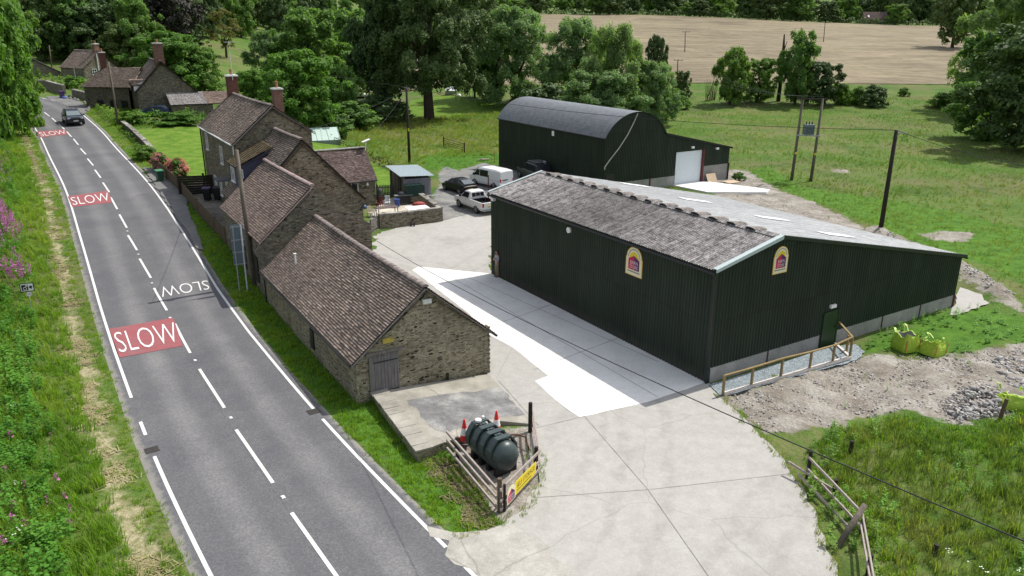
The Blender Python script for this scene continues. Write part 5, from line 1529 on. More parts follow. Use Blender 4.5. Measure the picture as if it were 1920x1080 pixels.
# fence round the oil tank
tf = thing('tank_fence', 'weathered post and rail fence around the large oil tank', 'fence')
P1 = G(937, 960, 0); P2 = G(1005, 887, 0); P3 = G(994, 811, 0); P0 = G(858, 868, 0)
for (p, vt, r_) in ((P1, 897, .085), (P2, 838, .075), (P3, 755, .085), (P0, 820, .075)):
    mb = MB(); post(mb, p, height_to(p, vt), r_); mb.build('post', wood_d if p is not P1 else wood_f, tf)
mb = MB(); q = P1 + Vector((.16, .05, 0)); post(mb, q, 1.05, .05); mb.build('post', wood_d, tf)
def rail(a, ha, b, hb, w=.09, h=.045, m=wood_w, ext=0.):
    mb = MB(); A = Vector((a[0], a[1], a[2] + ha)); B = Vector((b[0], b[1], b[2] + hb)); A = A + (A - B).normalized() * ext
    mb.beam(A, B, h, w); mb.build('rail', m, tf)
off = Vector((-.09, -.05, 0))
for h in (.95, .6, .24): rail(P0 + off, h + .02, P1 + off, h - .03, .1, .06, wood_w, .75)
off = Vector((.02, -.12, 0))
for h in (.92, .5, .16): rail(P1 + off, h, P2 + Vector((.1, -.02, 0)), h - .02, .1, .05)
off = Vector((.1, 0, 0))
for h in (.9, .5, .14): rail(P2 + off, h, P3 + off, h + .05, .09, .05)
# banner on the fence
dB = (P2 - P1); dB.z = 0; uB = dB.normalized(); nB = Vector((uB.y, -uB.x, 0))
bn = thing('fence_banner', 'yellow self storage banner with barn emblem on tank fence', 'sign', P1 + nB * .2)
def BP(x, z, d=0): return uB * x + Vector((0, 0, z)) + nB * d
def bslab(poly, d, t, name, m, par):
    mb = MB(); mb.slab([BP(x, z, d) for x, z in poly], nB * t); return mb.build(name, m, par)
Lb = dB.length
b_ = bslab([(.2, .28), (Lb * .78, .3), (Lb * .84, .38), (Lb * .84, .78), (.82, .82), (.2, .5)], 0, .012, 'banner_sheet', yellow_m, bn)
arcp = [(.14, .24), (.72, .24), (.72, .62)] + [(.43 + .29 * math.cos(math.pi * k / 12), .62 + .24 * math.sin(math.pi * k / 12)) for k in range(13)] + [(.14, .62)]
bslab(arcp, .012, .006, 'emblem_field', cream_m, b_)
bslab([(.2, .28), (.44, .28), (.43, .74), (.2, .56)], .019, .003, 'barn_emblem', signred_m, b_); bslab([(.44, .28), (.66, .28), (.66, .56), (.43, .74)], .019, .003, 'barn_emblem', signpurple_m, b_)
mb = MB(); q = lambda x0, x1, z0, z1: (BP(x0, z0, .026), BP(x1, z0, .026), BP(x1, z1, .026), BP(x0, z1, .026))
put_text(mb, 'BARN', *q(.25, .61, .45, .55)); put_text(mb, 'STORE', *q(.24, .62, .32, .42)); mb.build('emblem_lettering', white_m, b_)
mb = MB(); q = lambda x0, x1, z0, z1: (BP(x0, z0, .0165), BP(x1, z0, .0165), BP(x1, z1, .0165), BP(x0, z1, .0165))
put_text(mb, 'SELF STORAGE', *q(.84, Lb * .8, .52, .7)); mb.face(list(q(.84, Lb * .7, .41, .435))); mb.build('lettering', plain('banner_print', (.06, .05, .02), .6), b_)

# broken fence at the right of the entrance
bf = thing('entrance_fence', 'broken rail fence half lost in weeds beside the entrance', 'fence')
fp = [(1514, 894, 846), (1563, 933, 899), (1615, 1002, 972), (1627, 1078, 1040), (1640, 1150, 1110)]
FP = [G(u, v) for u, v, _ in fp]
for p, (_, _, vt) in zip(FP, fp):
    mb = MB(); post(mb, p, height_to(p, vt), .075); mb.build('post', wood_d, bf)
def brail(a, ha, b, hb, w=.09, h=.05):
    mb = MB(); mb.beam(Vector(a) + Vector((-.09, 0, ha)), Vector(b) + Vector((-.09, 0, hb)), h, w); mb.build('rail', wood_w, bf)
for h in (.85, .38): brail(FP[0], h, FP[2], h - .05)
for h in (.8, .42): brail(FP[2], h, FP[4], h)
brail(FP[0] + Vector((-.6, .2, 0)), .5, FP[1], .35); brail(FP[0] + Vector((-.35, -.2, 0)), .25, FP[2] + Vector((-.3, 0, 0)), .2)
lg = thing('leaning_pole', 'thick grey pole leaning over the broken entrance fence', 'pole', G(1567, 1030))
top_ = ray(1622, 946); o_ = G(1567, 1030); kk = (o_.y + .75) / top_.y; tp = CAMP + top_ * kk - o_
mb = MB(); mb.tube([(0, 0, 0), tp * .5, tp], [.1, .095, .09], 10); mb.build('pole_shaft', wood_p, lg, smooth=True)
for i, (u, v, vt) in enumerate([(1593, 852, 831), (1750, 1044, 1026), (1874, 786, 752)]):
    g = G(u, v); t = thing('fence_stub', ['short dark post stub between rubble and long grass', 'lone black post stub in the long grass at right', 'tall brown stake beside the far lime bag'][i], 'post', g, 0, 'odd posts in the grass')
    mb = MB(); post(mb, (0, 0, 0), height_to(g, vt) + .1, .08, (.12 if i == 2 else .03, 0)); mb.build('post_shaft', wood_d if i < 2 else wood_f, t)

# access ramp with handrail
rp = [G(1336, 722, 0), G(1356, 742, 0), G(1593, 676, 0), G(1564, 653, 0)]
ramp = thing('access_ramp', 'chipping ramp with timber handrail along the shed gable', 'ramp')
mb = MB(); zz = [.045, .055, .16, .16]; mb.prism(xy(rp), -.2, zz); mb.build('ramp_surface', blue_gravel, ramp)
mb = MB(); mb.beam(rp[1] + Vector((0, 0, .08)), rp[2] + Vector((0, 0, .18)), .16, .14); mb.beam(rp[2] + Vector((0, 0, .17)), rp[3] + Vector((.1, .2, .17)), .14, .12); mb.build('kerb_board', plain('pale_kerb_board', (.62, .57, .53), .8), ramp)
tops = []
for (u, v, vt) in ((1355, 742, 704), (1408, 727, 689), (1463, 712, 672), (1517, 697, 659), (1560, 685, 647), (1592, 676, 632), (1586, 664, 629)):
    g = G(u, v, 0); h = height_to(g, vt); tops.append(Vector((g.x, g.y, h)))
    mb = MB(); mb.box((g.x, g.y, h / 2), (.09, .09, h), SY); mb.build('post', wood_y, ramp)
for k in range(5):
    mb = MB(); mb.beam(tops[k], tops[k + 1], .1, .045); mb.build('handrail', wood_y, ramp)
mb = MB(); wl_ = Vector((8.98, 32.42, 0)) + Matrix.Rotation(SY, 3, 'Z') @ Vector((drx + .15, -.1, 0)); mb.beam(tops[5], (wl_.x, wl_.y, tops[5].z - .02), .1, .045); mb.build('handrail', wood_y, ramp)
gs = xy(W([(1330, 724), (1350, 745), (1420, 728), (1500, 706), (1560, 690), (1605, 678), (1622, 662), (1604, 648), (1570, 652)], 0)); sheet('gravel_spill', gs, .075, blue_gravel, .06, .3)

# board fences beside the drive
def board_fence(name, label, pts, h, mat, bw=.14, slats=False, gap=.01, dz=0.):
    t = thing(name, label, 'fence', (0, 0, 0))
    for k in range(len(pts) - 1):
        a = Vector(pts[k][:2]); b = Vector(pts[k + 1][:2]); L = (b - a).length; d = (b - a) / L
        mb = MB()
        if slats:
            n = int(h / bw)
            for i in range(n):
                z = (i + .5) * bw
                mb.beam((a.x, a.y, land_z(*a) + z + dz), (b.x, b.y, land_z(*b) + z + dz), .03, bw - gap)
        else:
            n = int(L / bw)
            for i in range(n):
                p = a + d * (i + .5) * bw; z = land_z(p.x, p.y) + dz
                mb.box((p.x, p.y, z + h / 2), (bw - gap, .025, h * (1 + .015 * ((i * 7) % 3))), math.atan2(d.y, d.x))
            mb.beam((a.x, a.y, land_z(*a) + h * .8 + dz), (b.x, b.y, land_z(*b) + h * .8 + dz), .08, .08); mb.beam((a.x, a.y, land_z(*a) + h * .25 + dz), (b.x, b.y, land_z(*b) + h * .25 + dz), .08, .08)
        mb.build('board_panel', mat, t)
    for i, p in enumerate(pts):
        mb = MB(); mb.box((p[0], p[1], land_z(p[0], p[1]) + (h + .1) / 2 + dz), (.13, .13, h + .1)); mb.build('post', mat, t)
    return t
board_fence('board_fence', 'brown board fence sloping from green bin down to the barn', W([(336, 358), (372, 402), (405, 438), (425, 458)]), 1.15, wood_f)
board_fence('board_fence', 'dark brown boarding behind the green wheelie bin', W([(288, 316), (314, 338), (334, 356)]), 1.1, wood_f)
board_fence('slatted_fence', 'tall near-black slatted fence behind purple bin', W([(338, 366), (385, 364), (434, 360)]), 1.7, wood_d, .2, True, .012)
board_fence('picket_fence', 'small dark picket fence between lawn and slatted fence', W([(326, 332), (348, 333)]), .95, wood_d, .16, False, .07)

# patio in front of the house wing
pz = .25
pat = xy(W([(668, 408), (692, 442), (712, 432), (826, 412), (800, 380), (790, 372), (740, 372), (700, 384), (670, 390)], 0))
mb = MB(); mb.prism(pat, -.2, .14); o = mb.build('patio', mk_concrete('patio_flags', (.35, .31, .24), (.5, .46, .38), (.62, .59, .52), .3, 1.0)); struct('patio', o)
pwl = [G(711, 431, 0), G(826, 415, 0), G(790, 387, 0)]
wall_run('patio_wall', 'brown stone wall around the patio with flat coping', pwl, 1.12, .42, stone_h, cope_m)
board_fence('picket_gate', 'low picket gate between house corner and patio wall', W([(696, 441), (709, 432)], 0), 1.0, wood_g, .17, False, .08)
board_fence('picket_fence', 'weathered picket fence between house wing and timber shed', W([(708, 371), (741, 367)], 0), 1.05, wood_g, .16, False, .07)

# timber shed with tin roof
ws = G(808, 378, 0); wsl = G(739, 368, 0)
va = Vector((-.30, 1, 0)).normalized()
sy = R(24)
tsh = thing('timber_shed', 'open fronted timber shed with grey tin roof by the patio', 'shed', ws, sy)
sw_, sd_, sh0, sh1 = 2.6, 4.6, 2.3, 2.75
mb = MB()
n = 11
for k in range(n):
    z = k * .21
    mb.slab([(-sw_, -.06, z), (0, -.06, z), (0, 0, z + .2), (-sw_, 0, z + .2)], (0, -.03, 0)); mb.slab([(.0, 0, z), (0, sd_, z), (.02, sd_, z + .2), (.02, 0, z + .2)], (.03, 0, 0))
mb.slab([(0, sd_, 0), (-sw_, sd_, 0), (-sw_, sd_, 2.7), (0, sd_, 2.6)], (0, .03, 0)); mb.build('boarding', plain('slate_weatherboard', (.2, .195, .22), .8, 0, .25, .3), tsh)
mb = MB()
for y in (0, 1.5, 3.1, sd_): mb.box((-sw_ + .05, y, 1.25), (.1, .1, 2.5))
mb.box((-sw_ + .2, sd_ - 1.0, 1.2), (.05, 2.0, 2.4)); mb.box((-sw_ + .3, 1.1, 1.2), (.05, 1.2, 2.4)); mb.build('post', wood_g, tsh)
mb = MB()
for k in range(20):
    x0 = -sw_ - .35 + k * (sw_ + .7) / 20; x1 = x0 + (sw_ + .7) / 20; xm = (x0 + x1) / 2
    z = lambda x: 2.62 - .1 * x / sw_
    for (p, q, up) in ((x0, xm, (0, .035)), (xm, x1, (.035, 0))): mb.face([(p, -.3, z(p) - .12 + up[0]), (q, -.3, z(q) - .12 + up[1]), (q, sd_ + .3, z(q) + .08 + up[1]), (p, sd_ + .3, z(p) + .08 + up[0])])
mb.build('tin_roof', plain('tin_sheet', (.4, .47, .5), .4, .35, .5, .15), tsh)

# greenhouse roof behind the house
gg = G(655, 290, 0); gh = thing('greenhouse', 'small greenhouse with pale green roof panes behind the wing', 'greenhouse', (gg.x - 4.2, gg.y + 3.5, -.5), R(20))
mb = MB(); mb.slab([(-2.2, -1.5, 2.0), (2.2, -1.5, 2.0), (2.2, 1.5, 3.3), (-2.2, 1.5, 3.3)], (0, 0, .03)); mb.build('roof_pane', plain('polycarbonate', (.46, .58, .53), .5, 0, .3, .1), gh)
mb = MB()
for x in (-2.2, -.75, .75, 2.2): mb.beam((x, -1.5, 2.05), (x, 1.5, 3.35), .05, .06)
for x in (-2.2, 2.2):
    for y, h in ((-1.5, 2.0), (1.5, 3.3)): mb.box((x, y, h / 2), (.07, .07, h))
mb.build('frame', plain('pale_green_frame', (.4, .5, .45), .5), gh)
mb = MB(); mb.slab([(-2.2, -1.5, 0), (2.2, -1.5, 0), (2.2, -1.5, 2), (-2.2, -1.5, 2)], (0, .02, 0)); mb.build('side_pane', screen_m, gh)

# ================= poles and lines
def pole(name, label, u, v, ut, vt, r0=.15, r1=.11, m=wood_p, cat='pole', group='wooden service poles'):
    g = G(u, v); h = height_to(g, vt)
    d = ray(ut, vt); k = (g.y) / d.y; p = CAMP + d * k - g
    t = thing(name, label, cat, g, 0, group)
    lean = Vector((max(-.3, min(.3, p.x)), 0, h))
    mb = MB(); mb.tube([(0, 0, -.4), lean * .5, lean], [r0, (r0 + r1) / 2, r1], 10); mb.build('pole_shaft', m, t, smooth=True)
    return t, g + lean
tp1, top1 = pole('telegraph_pole', 'dark telegraph pole in long grass behind the timber shed', 768, 308, 762, 163, .17, .13, wood_d)
mb = MB(); mb.box((.05, -.14, 4.1), (.16, .03, .35)); mb.build('warning_plate', yellow_m, tp1)
mb = MB()
for a in range(4): mb.box((math.cos(a * 1.57) * .18, math.sin(a * 1.57) * .18, height_to(G(768, 308), 163) - .1), (.08, .08, .14))
mb.beam((-.5, 0, 7.4), (.4, 0, 7.4), .06, .06); mb.build('insulator_bracket', steel_m, tp1)
tp2, top2 = pole('telegraph_pole', 'grey pole in front of the reddish barn beside grey sign', 478, 536, 443, 281, .16, .12)
mb = MB(); mb.box((.0, -.13, 7.0), (.12, .06, .5)); mb.build('bracket', steel_m, tp2)
tp3, top3 = pole('telegraph_pole', 'grey pole with stay wire before the dark cottage', 222, 236, 203, 116, .15, .11)
tp4, top4 = pole('power_pole', 'black power pole beyond the right end of the shed', 1650, 437, 1681, 244, .19, .14, wood_d)
mb = MB(); mb.beam(Vector((top4 - G(1650, 437)).x * Vector((1, 0, 0)) + Vector((-.15, 0, 8.0))), Vector((top4 - G(1650, 437)).x * Vector((1, 0, 0)) + Vector((.75, -.2, 7.95))), .07, .07); mb.build('cross_arm', steel_m, tp4)
tp5, top5 = pole('telegraph_pole', 'thin dark pole among trees behind the roadside cottage', 97, 128, 92, 85, .13, .1)
for i, (u, v, vt, l) in enumerate([(1270, 142, 112, 'short power pole at the foot of the hay field'), (1284, 98, 59, 'power pole halfway up the hay field'), (1544, 79, 42, 'thin power pole near the top of the hay field')]):
    t, tt = pole('power_pole', l, u, v, u + (1 if i else 1), vt, .16, .12)
    gz = G(u, v); hh = tt.z - gz.z
    mb = MB(); mb.beam((-1.2, 0, hh - .15), (1.2, 0, hh - .15), .1, .1)
    for x in (-1.1, 0, 1.1): mb.tube([(x, 0, hh - .1), (x, 0, hh + .2)], .06, 6)
    mb.build('cross_arm', wood_d, t)
lp = G(4, 574); t = thing('old_post', 'dark leaning post at left edge among willowherb', 'post', lp); mb = MB(); post(mb, (0, 0, 0), 2.6, .1, (-.25, 0), 10); mb.build('post_shaft', wood_d, t)
# H pole with transformer
ha, hb = G(1484, 338), G(1520, 340)
hp = thing('transformer_pole', 'twin-post pole carrying a grey transformer in the meadow', 'pole', ha)
hd = hb - ha; hh = height_to(ha, 184)
for p in (Vector((0, 0, 0)), Vector((hd.x, hd.y, 0))):
    mb = MB(); mb.tube([p - Vector((0, 0, .4)), p + Vector((.18, 0, hh))], [.17, .12], 10); mb.build('post', wood_p, hp, smooth=True)
    mb = MB(); mb.box(p + Vector((.06, -.16, hh * .34)), (.22, .04, .22)); mb.build('warning_plate', yellow_m, hp)
mb = MB(); mb.beam((-.35, -.1, hh - .05), (hd.x + .7, hd.y - .1, hh - .05), .12, .14)
for k in range(3): mb.tube([(-.1 + k * (hd.x + .5) / 2, -.1, hh), (-.1 + k * (hd.x + .5) / 2, -.1, hh + .22)], .06, 6)
mb.build('cross_arm', wood_d, hp)
mb = MB(); mb.beam((-.2, -.15, hh * .56), (hd.x + .35, hd.y - .15, hh * .56), .1, .14); mb.build('platform_beam', steel_m, hp)
mb = MB(); mb.box((hd.x / 2 + .15, -.25, hh * .56 + .62), (1.0, .7, 1.05))
for k in range(5): mb.box((hd.x / 2 - .25 + k * .2, -.66, hh * .56 + .55), (.05, .12, .7))
tr = mb.build('transformer', plain('transformer_grey', (.16, .19, .22), .5, .2), hp)
mb = MB()
for k in range(3): mb.lathe([(.07, 0), (.09, .06), (.05, .12), (.08, .18), (.04, .24), (.06, .3)], 8, (hd.x / 2 - .15 + k * .3, -.25, hh * .56 + 1.14))
mb.build('bushing', black_m, tr)

def wire(label, a, b, sag, r_=.012, n=18, m=None, name='overhead_line', cat='wire', group='overhead lines'):
    a = Vector(a); b = Vector(b)
    pts = [a + (b - a) * (i / n) - Vector((0, 0, sag * 4 * (i / n) * (1 - i / n))) for i in range(n + 1)]
    mb = MB(); mb.tube(pts, r_, 6); return tag(mb.build(name, m or black_m), label, cat, group)
def P3d(u, v, Y):
    d = ray(u, v); return CAMP + d * (Y / d.y)
def bpt(s, t, z): return Vector((-6.64, 30.13, 0)) + BA * s + BB * t + Vector((0, 0, z))
wire('thick black cable crossing the yard from the house wall towards the entrance', bpt(3.9, 15.2, 5.4), P3d(2010, 1052, 9.0), .7, .012, 60)
wire('thin wire from telegraph pole to grey pole near the cottages', top1, P3d(448, 92, 150), .8, .022)
wire('line running right from the telegraph pole to the power pole', top1, top4, 1.0, .022, 30)
wire('line leaving the power pole towards the right edge', top4, P3d(1990, 322, 50), .35, .02)
wire('drop wire from telegraph pole down to farmhouse side', top1 - Vector((0, 0, .3)), P3d(590, 240, 80), .3, .015)
wire('drop wire from telegraph pole to satellite panel on the wing', top1 - Vector((0, 0, .3)), bpt(s1, tw_ + wl / 2, zr_ + .4), .3, .015)
wire('service wire from grey pole to farmhouse wall', top2 - Vector((0, 0, .2)), bpt(2.0, 41.5, 4.8), .4, .015)
wire('stay wire from grey pole down to the dark cottage', top3 - Vector((0, 0, .6)), P3d(282, 205, 110), .2, .015)
for k in range(3): wire('one of three thin lines from transformer pole across the meadow hedge', ha + Vector((-.1 + k * (hd.x + .5) / 2, -.1, hh + .2)), P3d(1340 - 4 * k, 135 + 8 * k, 165), .8, .016, group='lines to the transformer pole')

# field gate standing in the long grass
ga, gb = G(832, 274), G(871, 286)
gt = thing('field_gate', 'dark barred field gate in long grass left of the dutch barn', 'gate', ga)
gd = gb - ga; gd.z = 0
mb = MB()
for z in (.3, .55, .8, 1.1): mb.beam((0, 0, z), (gd.x, gd.y, z), .05, .05)
mb.beam((0, 0, .3), (gd.x, gd.y, 1.1), .04, .04); mb.build('gate_bars', wood_d, gt)
for p in (Vector((0, 0, 0)), gd): mb = MB(); mb.box((p.x, p.y, .6), (.14, .14, 1.4)); mb.build('post', wood_d, gt)
# ================= vehicles
def loft(mb, st, mi=0):
    """st: list of (x, [(y, z)...]) half sections from the bottom centre to the top centre"""
    n = len(st[0][1]); V = []; F = []
    for x, pr in st:
        for y, z in pr: V.append((x, y, z))
        for y, z in pr[::-1]: V.append((x, -y, z))
    m = 2 * n
    for i in range(len(st) - 1):
        for k in range(m - 1): F.append((i * m + k, i * m + k + 1, (i + 1) * m + k + 1, (i + 1) * m + k))
    F.append(tuple(range(m))[::-1]); F.append(tuple(range((len(st) - 1) * m, len(st) * m)))
    mb.add(V, F, mi)
def y_at(st, x, z):
    for i in range(len(st) - 1):
        if st[i][0] <= x <= st[i + 1][0] or i == len(st) - 2:
            t = (x - st[i][0]) / (st[i + 1][0] - st[i][0]); t = max(0, min(1, t))
            pr = [(a[0] * (1 - t) + b[0] * t, a[1] * (1 - t) + b[1] * t) for a, b in zip(st[i][1], st[i + 1][1])]
            for k in range(1, len(pr) - 1):
                if pr[k][1] <= z <= pr[k + 1][1]:
                    s_ = (z - pr[k][1]) / (pr[k + 1][1] - pr[k][1] + 1e-9); return pr[k][0] * (1 - s_) + pr[k + 1][0] * s_
            return max(p[0] for p in pr)
    return st[-1][1][1][0]
def side_panel(root, st, poly, name, m, side, o=.012, par=None):
    mb = MB(); P = [Vector((x, side * (y_at(st, x, z) + o), z)) for x, z in poly]
    mb.slab(P, (0, side * .012, 0)); return mb.build(name, m, par or root)
def cross_panel(root, pts, name, m):
    """windscreen or rear glass through (x, y, z) points of one half"""
    mb = MB(); P = [Vector(p) for p in pts] + [Vector((p[0], -p[1], p[2])) for p in pts[::-1]]
    mb.slab(P, (.0, 0, .012)); return mb.build(name, m, root)
def add_wheels(root, xf, xr, w, r_=.34, wd=.22):
    for x in (xf, xr):
        for s in (-1, 1):
            mb = MB()
            prof = [(r_ * .62, -wd / 2), (r_ * .95, -wd / 2), (r_, -wd / 2 + .03), (r_, wd / 2 - .03), (r_ * .95, wd / 2), (r_ * .62, wd / 2)]
            V = []; n = 20
            for rr_, y in prof:
                for k in range(n): V.append((x + rr_ * math.cos(2 * math.pi * k / n), s * (w - wd / 2 + .0) + y, r_ + rr_ * math.sin(2 * math.pi * k / n)))
            F = [(i * n + k, i * n + (k + 1) % n, (i + 1) * n + (k + 1) % n, (i + 1) * n + k) for i in range(5) for k in range(n)]
            F.append(tuple(range(n))); F.append(tuple(range(5 * n, 6 * n))[::-1])
            mb.add(V, F); wh = mb.build('wheel', tyre_m, root)
            mb = MB(); yc = s * (w + .005)
            mb.face([(x + r_ * .6 * math.cos(2 * math.pi * k / n), yc, r_ + r_ * .6 * math.sin(2 * math.pi * k / n)) for k in range(n)])
            for k in range(5):
                a = 2 * math.pi * k / 5; mb.beam((x, yc + s * .012, r_), (x + r_ * .58 * math.cos(a), yc + s * .012, r_ + r_ * .58 * math.sin(a)), .06, .025)
            mb.build('rim', rim_m, wh)
            mb = MB(); n2 = 14; ro_ = r_ * 1.22
            mb.face([(x + ro_ * math.cos(math.pi * k / n2), s * (w - .012), r_ + ro_ * math.sin(math.pi * k / n2)) for k in range(n2 + 1)] + [(x - ro_, s * (w - .012), .22), (x + ro_, s * (w - .012), .22)])
            mb.build('wheel_arch', black_m, root)
def lamp_box(root, x, y, z, d, name, m):
    mb = MB(); mb.box((x, y, z), d); return mb.build(name, m, root)
taillamp = plain('tail_lamp_red', (.45, .01, .015), .25); headlamp = plain('headlamp_clear', (.7, .72, .74), .15); plate_w = plain('number_plate', (.72, .72, .68), .5); plate_y = plain('rear_plate', (.7, .55, .08), .5)
def paint(name, c, r_=.28): return plain(name, c, r_, 0, .35, .06, 2)

# white van
van = thing('white_van', 'white panel van with one dark side window parked beside the dutch barn', 'van')
base = lambda zt, wt, zs, w=.95: [(0, .3), (w * .93, .3), (w, .5), (w, .95), (w * .985, 1.08), (wt, zs), (wt * .86, zt - .03), (0, zt)]
st = [(-2.42, base(1.82, .82, 1.7, .9)), (-2.36, base(1.9, .85, 1.76, .94)), (-1.5, base(1.97, .86, 1.8)), (.6, base(1.97, .86, 1.8)), (1.1, base(1.9, .84, 1.72)), (1.75, base(1.4, .86, 1.3)), (2.0, base(1.22, .86, 1.16, .94)), (2.35, base(1.06, .82, 1.085, .92)), (2.48, base(.86, .8, 1.082, .86))]
st[-2] = (2.35, [(0, .3), (.85, .3), (.91, .5), (.91, .85), (.88, .95), (.8, 1.02), (.6, 1.06), (0, 1.08)]); st[-1] = (2.48, [(0, .34), (.75, .34), (.82, .5), (.82, .7), (.78, .78), (.7, .84), (.5, .87), (0, .88)])
wpaint = paint('van_white', (.72, .73, .74))
mb = MB(); loft(mb, st); mb.build('body', wpaint, van)
add_wheels(van, 1.5, -1.45, .95, .35, .22)
for s in (1, -1):
    side_panel(van, st, [(.78, 1.12), (1.62, 1.12), (1.2, 1.68), (.78, 1.72)], 'side_window', carglass_m, s); side_panel(van, st, [(-.55, 1.1), (.68, 1.1), (.68, 1.72), (-.55, 1.72)], 'side_window', carglass_m, s)
    side_panel(van, st, [(-2.05, 1.12), (-.66, 1.12), (-.66, 1.7), (-2.05, 1.7)], 'pressed_panel', wpaint, s, .004)
    side_panel(van, st, [(-2.3, .86), (2.2, .86), (2.2, .9), (-2.3, .9)], 'rubbing_strip', plain('strip_grey', (.45, .46, .48), .5), s, .004)
    lamp_box(van, -2.41, s * .86, .95, (.08, .13, .32), 'tail_light', taillamp); lamp_box(van, 2.38, s * .68, .86, (.14, .3, .18), 'headlight', headlamp); lamp_box(van, 1.5, s * 1.06, 1.2, (.12, .18, .24), 'wing_mirror', black_m)
cross_panel(van, [(1.76, .78, 1.4), (1.12, .74, 1.89)], 'windscreen', carglass_m)
lamp_box(van, -2.44, 0, .42, (.12, 1.8, .22), 'bumper', plain('bumper_white', (.6, .6, .6), .5)); lamp_box(van, -2.44, .25, .98, (.03, .7, .1), 'number_plate', plain('plate_recess', (.06, .06, .06), .5))
def park(o, pf, pr, xf, xr, w, dz=.02):
    """set a vehicle by the ground points of its left front and left rear wheels"""
    pf = Vector(pf); pr = Vector(pr); d = (pf - pr); d.z = 0; d.normalize()
    left = Vector((-d.y, d.x, 0)); mid = (pf + pr) / 2
    c = mid - d * ((xf + xr) / 2) - left * (w - .1)
    o.location = (c.x, c.y, T(c.x, c.y) + dz); o.rotation_euler = (0, 0, math.atan2(d.y, d.x))
park(van, G(892, 347), G(926, 354.5), 1.5, -1.45, .95)

# pick-up
pk = thing('pickup_truck', 'white single cab pickup with open empty bed parked by the yard edge', 'pickup')
lo = lambda zt, w=.9: [(0, .42), (w * .92, .42), (w, .6), (w, .95), (w * .97, zt - .02), (w * .9, zt), (w * .5, zt + .01), (0, zt + .02)]
bed = lambda w=.9: [(0, .42), (w * .92, .42), (w, .6), (w, .95), (w * .98, 1.12), (w * .91, 1.13), (w * .88, .72), (0, .7)]
ppaint = paint('pickup_white', (.7, .7, .69))
st = [(-2.6, lo(1.1, .86)), (-2.55, lo(1.12, .89)), (-2.5, lo(1.12))]
mb = MB(); loft(mb, st); loft(mb, [(-2.5, bed()), (-.35, bed())])
stf = [(-.36, lo(1.13)), (.2, lo(1.13)), (1.35, lo(1.12)), (2.1, lo(1.02, .88)), (2.5, lo(.92, .84)), (2.62, lo(.8, .76))]
loft(mb, stf); cab = lambda zt, zb, wt, w=.87: [(0, zb), (w, zb), (w, zb + .02), (wt, zt - .09), (wt * .9, zt - .02), (0, zt)]
stc = [(-.4, cab(1.3, 1.1, .8)), (-.3, cab(1.72, 1.1, .7)), (-.1, cab(1.77, 1.1, .7)), (.55, cab(1.77, 1.1, .7)), (.72, cab(1.7, 1.1, .71)), (1.42, cab(1.2, 1.1, .8))]
loft(mb, stc); mb.build('body', ppaint, pk)
add_wheels(pk, 1.6, -1.5, .9, .38, .24)
mb = MB(); mb.face([(-2.46, -.78, .735), (-.4, -.78, .735), (-.4, .78, .735), (-2.46, .78, .735)])
for s in (-1, 1): mb.face([(-2.46, s * .785, .735), (-.4, s * .785, .735), (-.4, s * .81, 1.1), (-2.46, s * .81, 1.1)])
mb.face([(-.37, -.78, .735), (-.37, .78, .735), (-.37, .8, 1.1), (-.37, -.8, 1.1)]); mb.face([(-2.485, -.78, .735), (-2.485, .78, .735), (-2.485, .8, 1.1), (-2.485, -.8, 1.1)]); mb.build('bed_liner', black_m, pk)
for s in (1, -1):
    side_panel(pk, stc, [(-.12, 1.17), (1.1, 1.17), (.72, 1.6), (-.12, 1.64)], 'side_window', carglass_m, s)
    lamp_box(pk, -2.57, s * .78, .92, (.1, .16, .36), 'tail_light', taillamp); lamp_box(pk, 2.5, s * .66, .84, (.16, .32, .16), 'headlight', headlamp); lamp_box(pk, 1.15, s * 1.0, 1.24, (.12, .2, .2), 'wing_mirror', black_m); lamp_box(pk, .25, s * .91, 1.0, (.16, .03, .04), 'door_handle', black_m)
for y0, y1 in ((-.62, -.24), (-.2, .2), (.24, .62)):
    mb = MB(); mb.slab([(-.388, y0, 1.28), (-.388, y1, 1.28), (-.33, y1 * .97, 1.62), (-.33, y0 * .97, 1.62)], (-.014, 0, 0)); mb.build('rear_window', carglass_m, pk)
cross_panel(pk, [(1.36, .72, 1.26), (.76, .64, 1.69)], 'windscreen', carglass_m)
lamp_box(pk, -2.68, 0, .52, (.16, 1.7, .2), 'bumper', steel_m); lamp_box(pk, -2.64, 0, .8, (.03, .5, .11), 'number_plate', plate_y); lamp_box(pk, 2.6, 0, .62, (.1, 1.3, .3), 'grille', black_m)
mb = MB(); mb.box((-2.0, .45, .83), (.5, .4, .18)); mb.build('toolbox', plain('pale_box', (.6, .58, .55), .6), pk)
park(pk, G(860, 388), G(896, 402), 1.6, -1.5, .9)

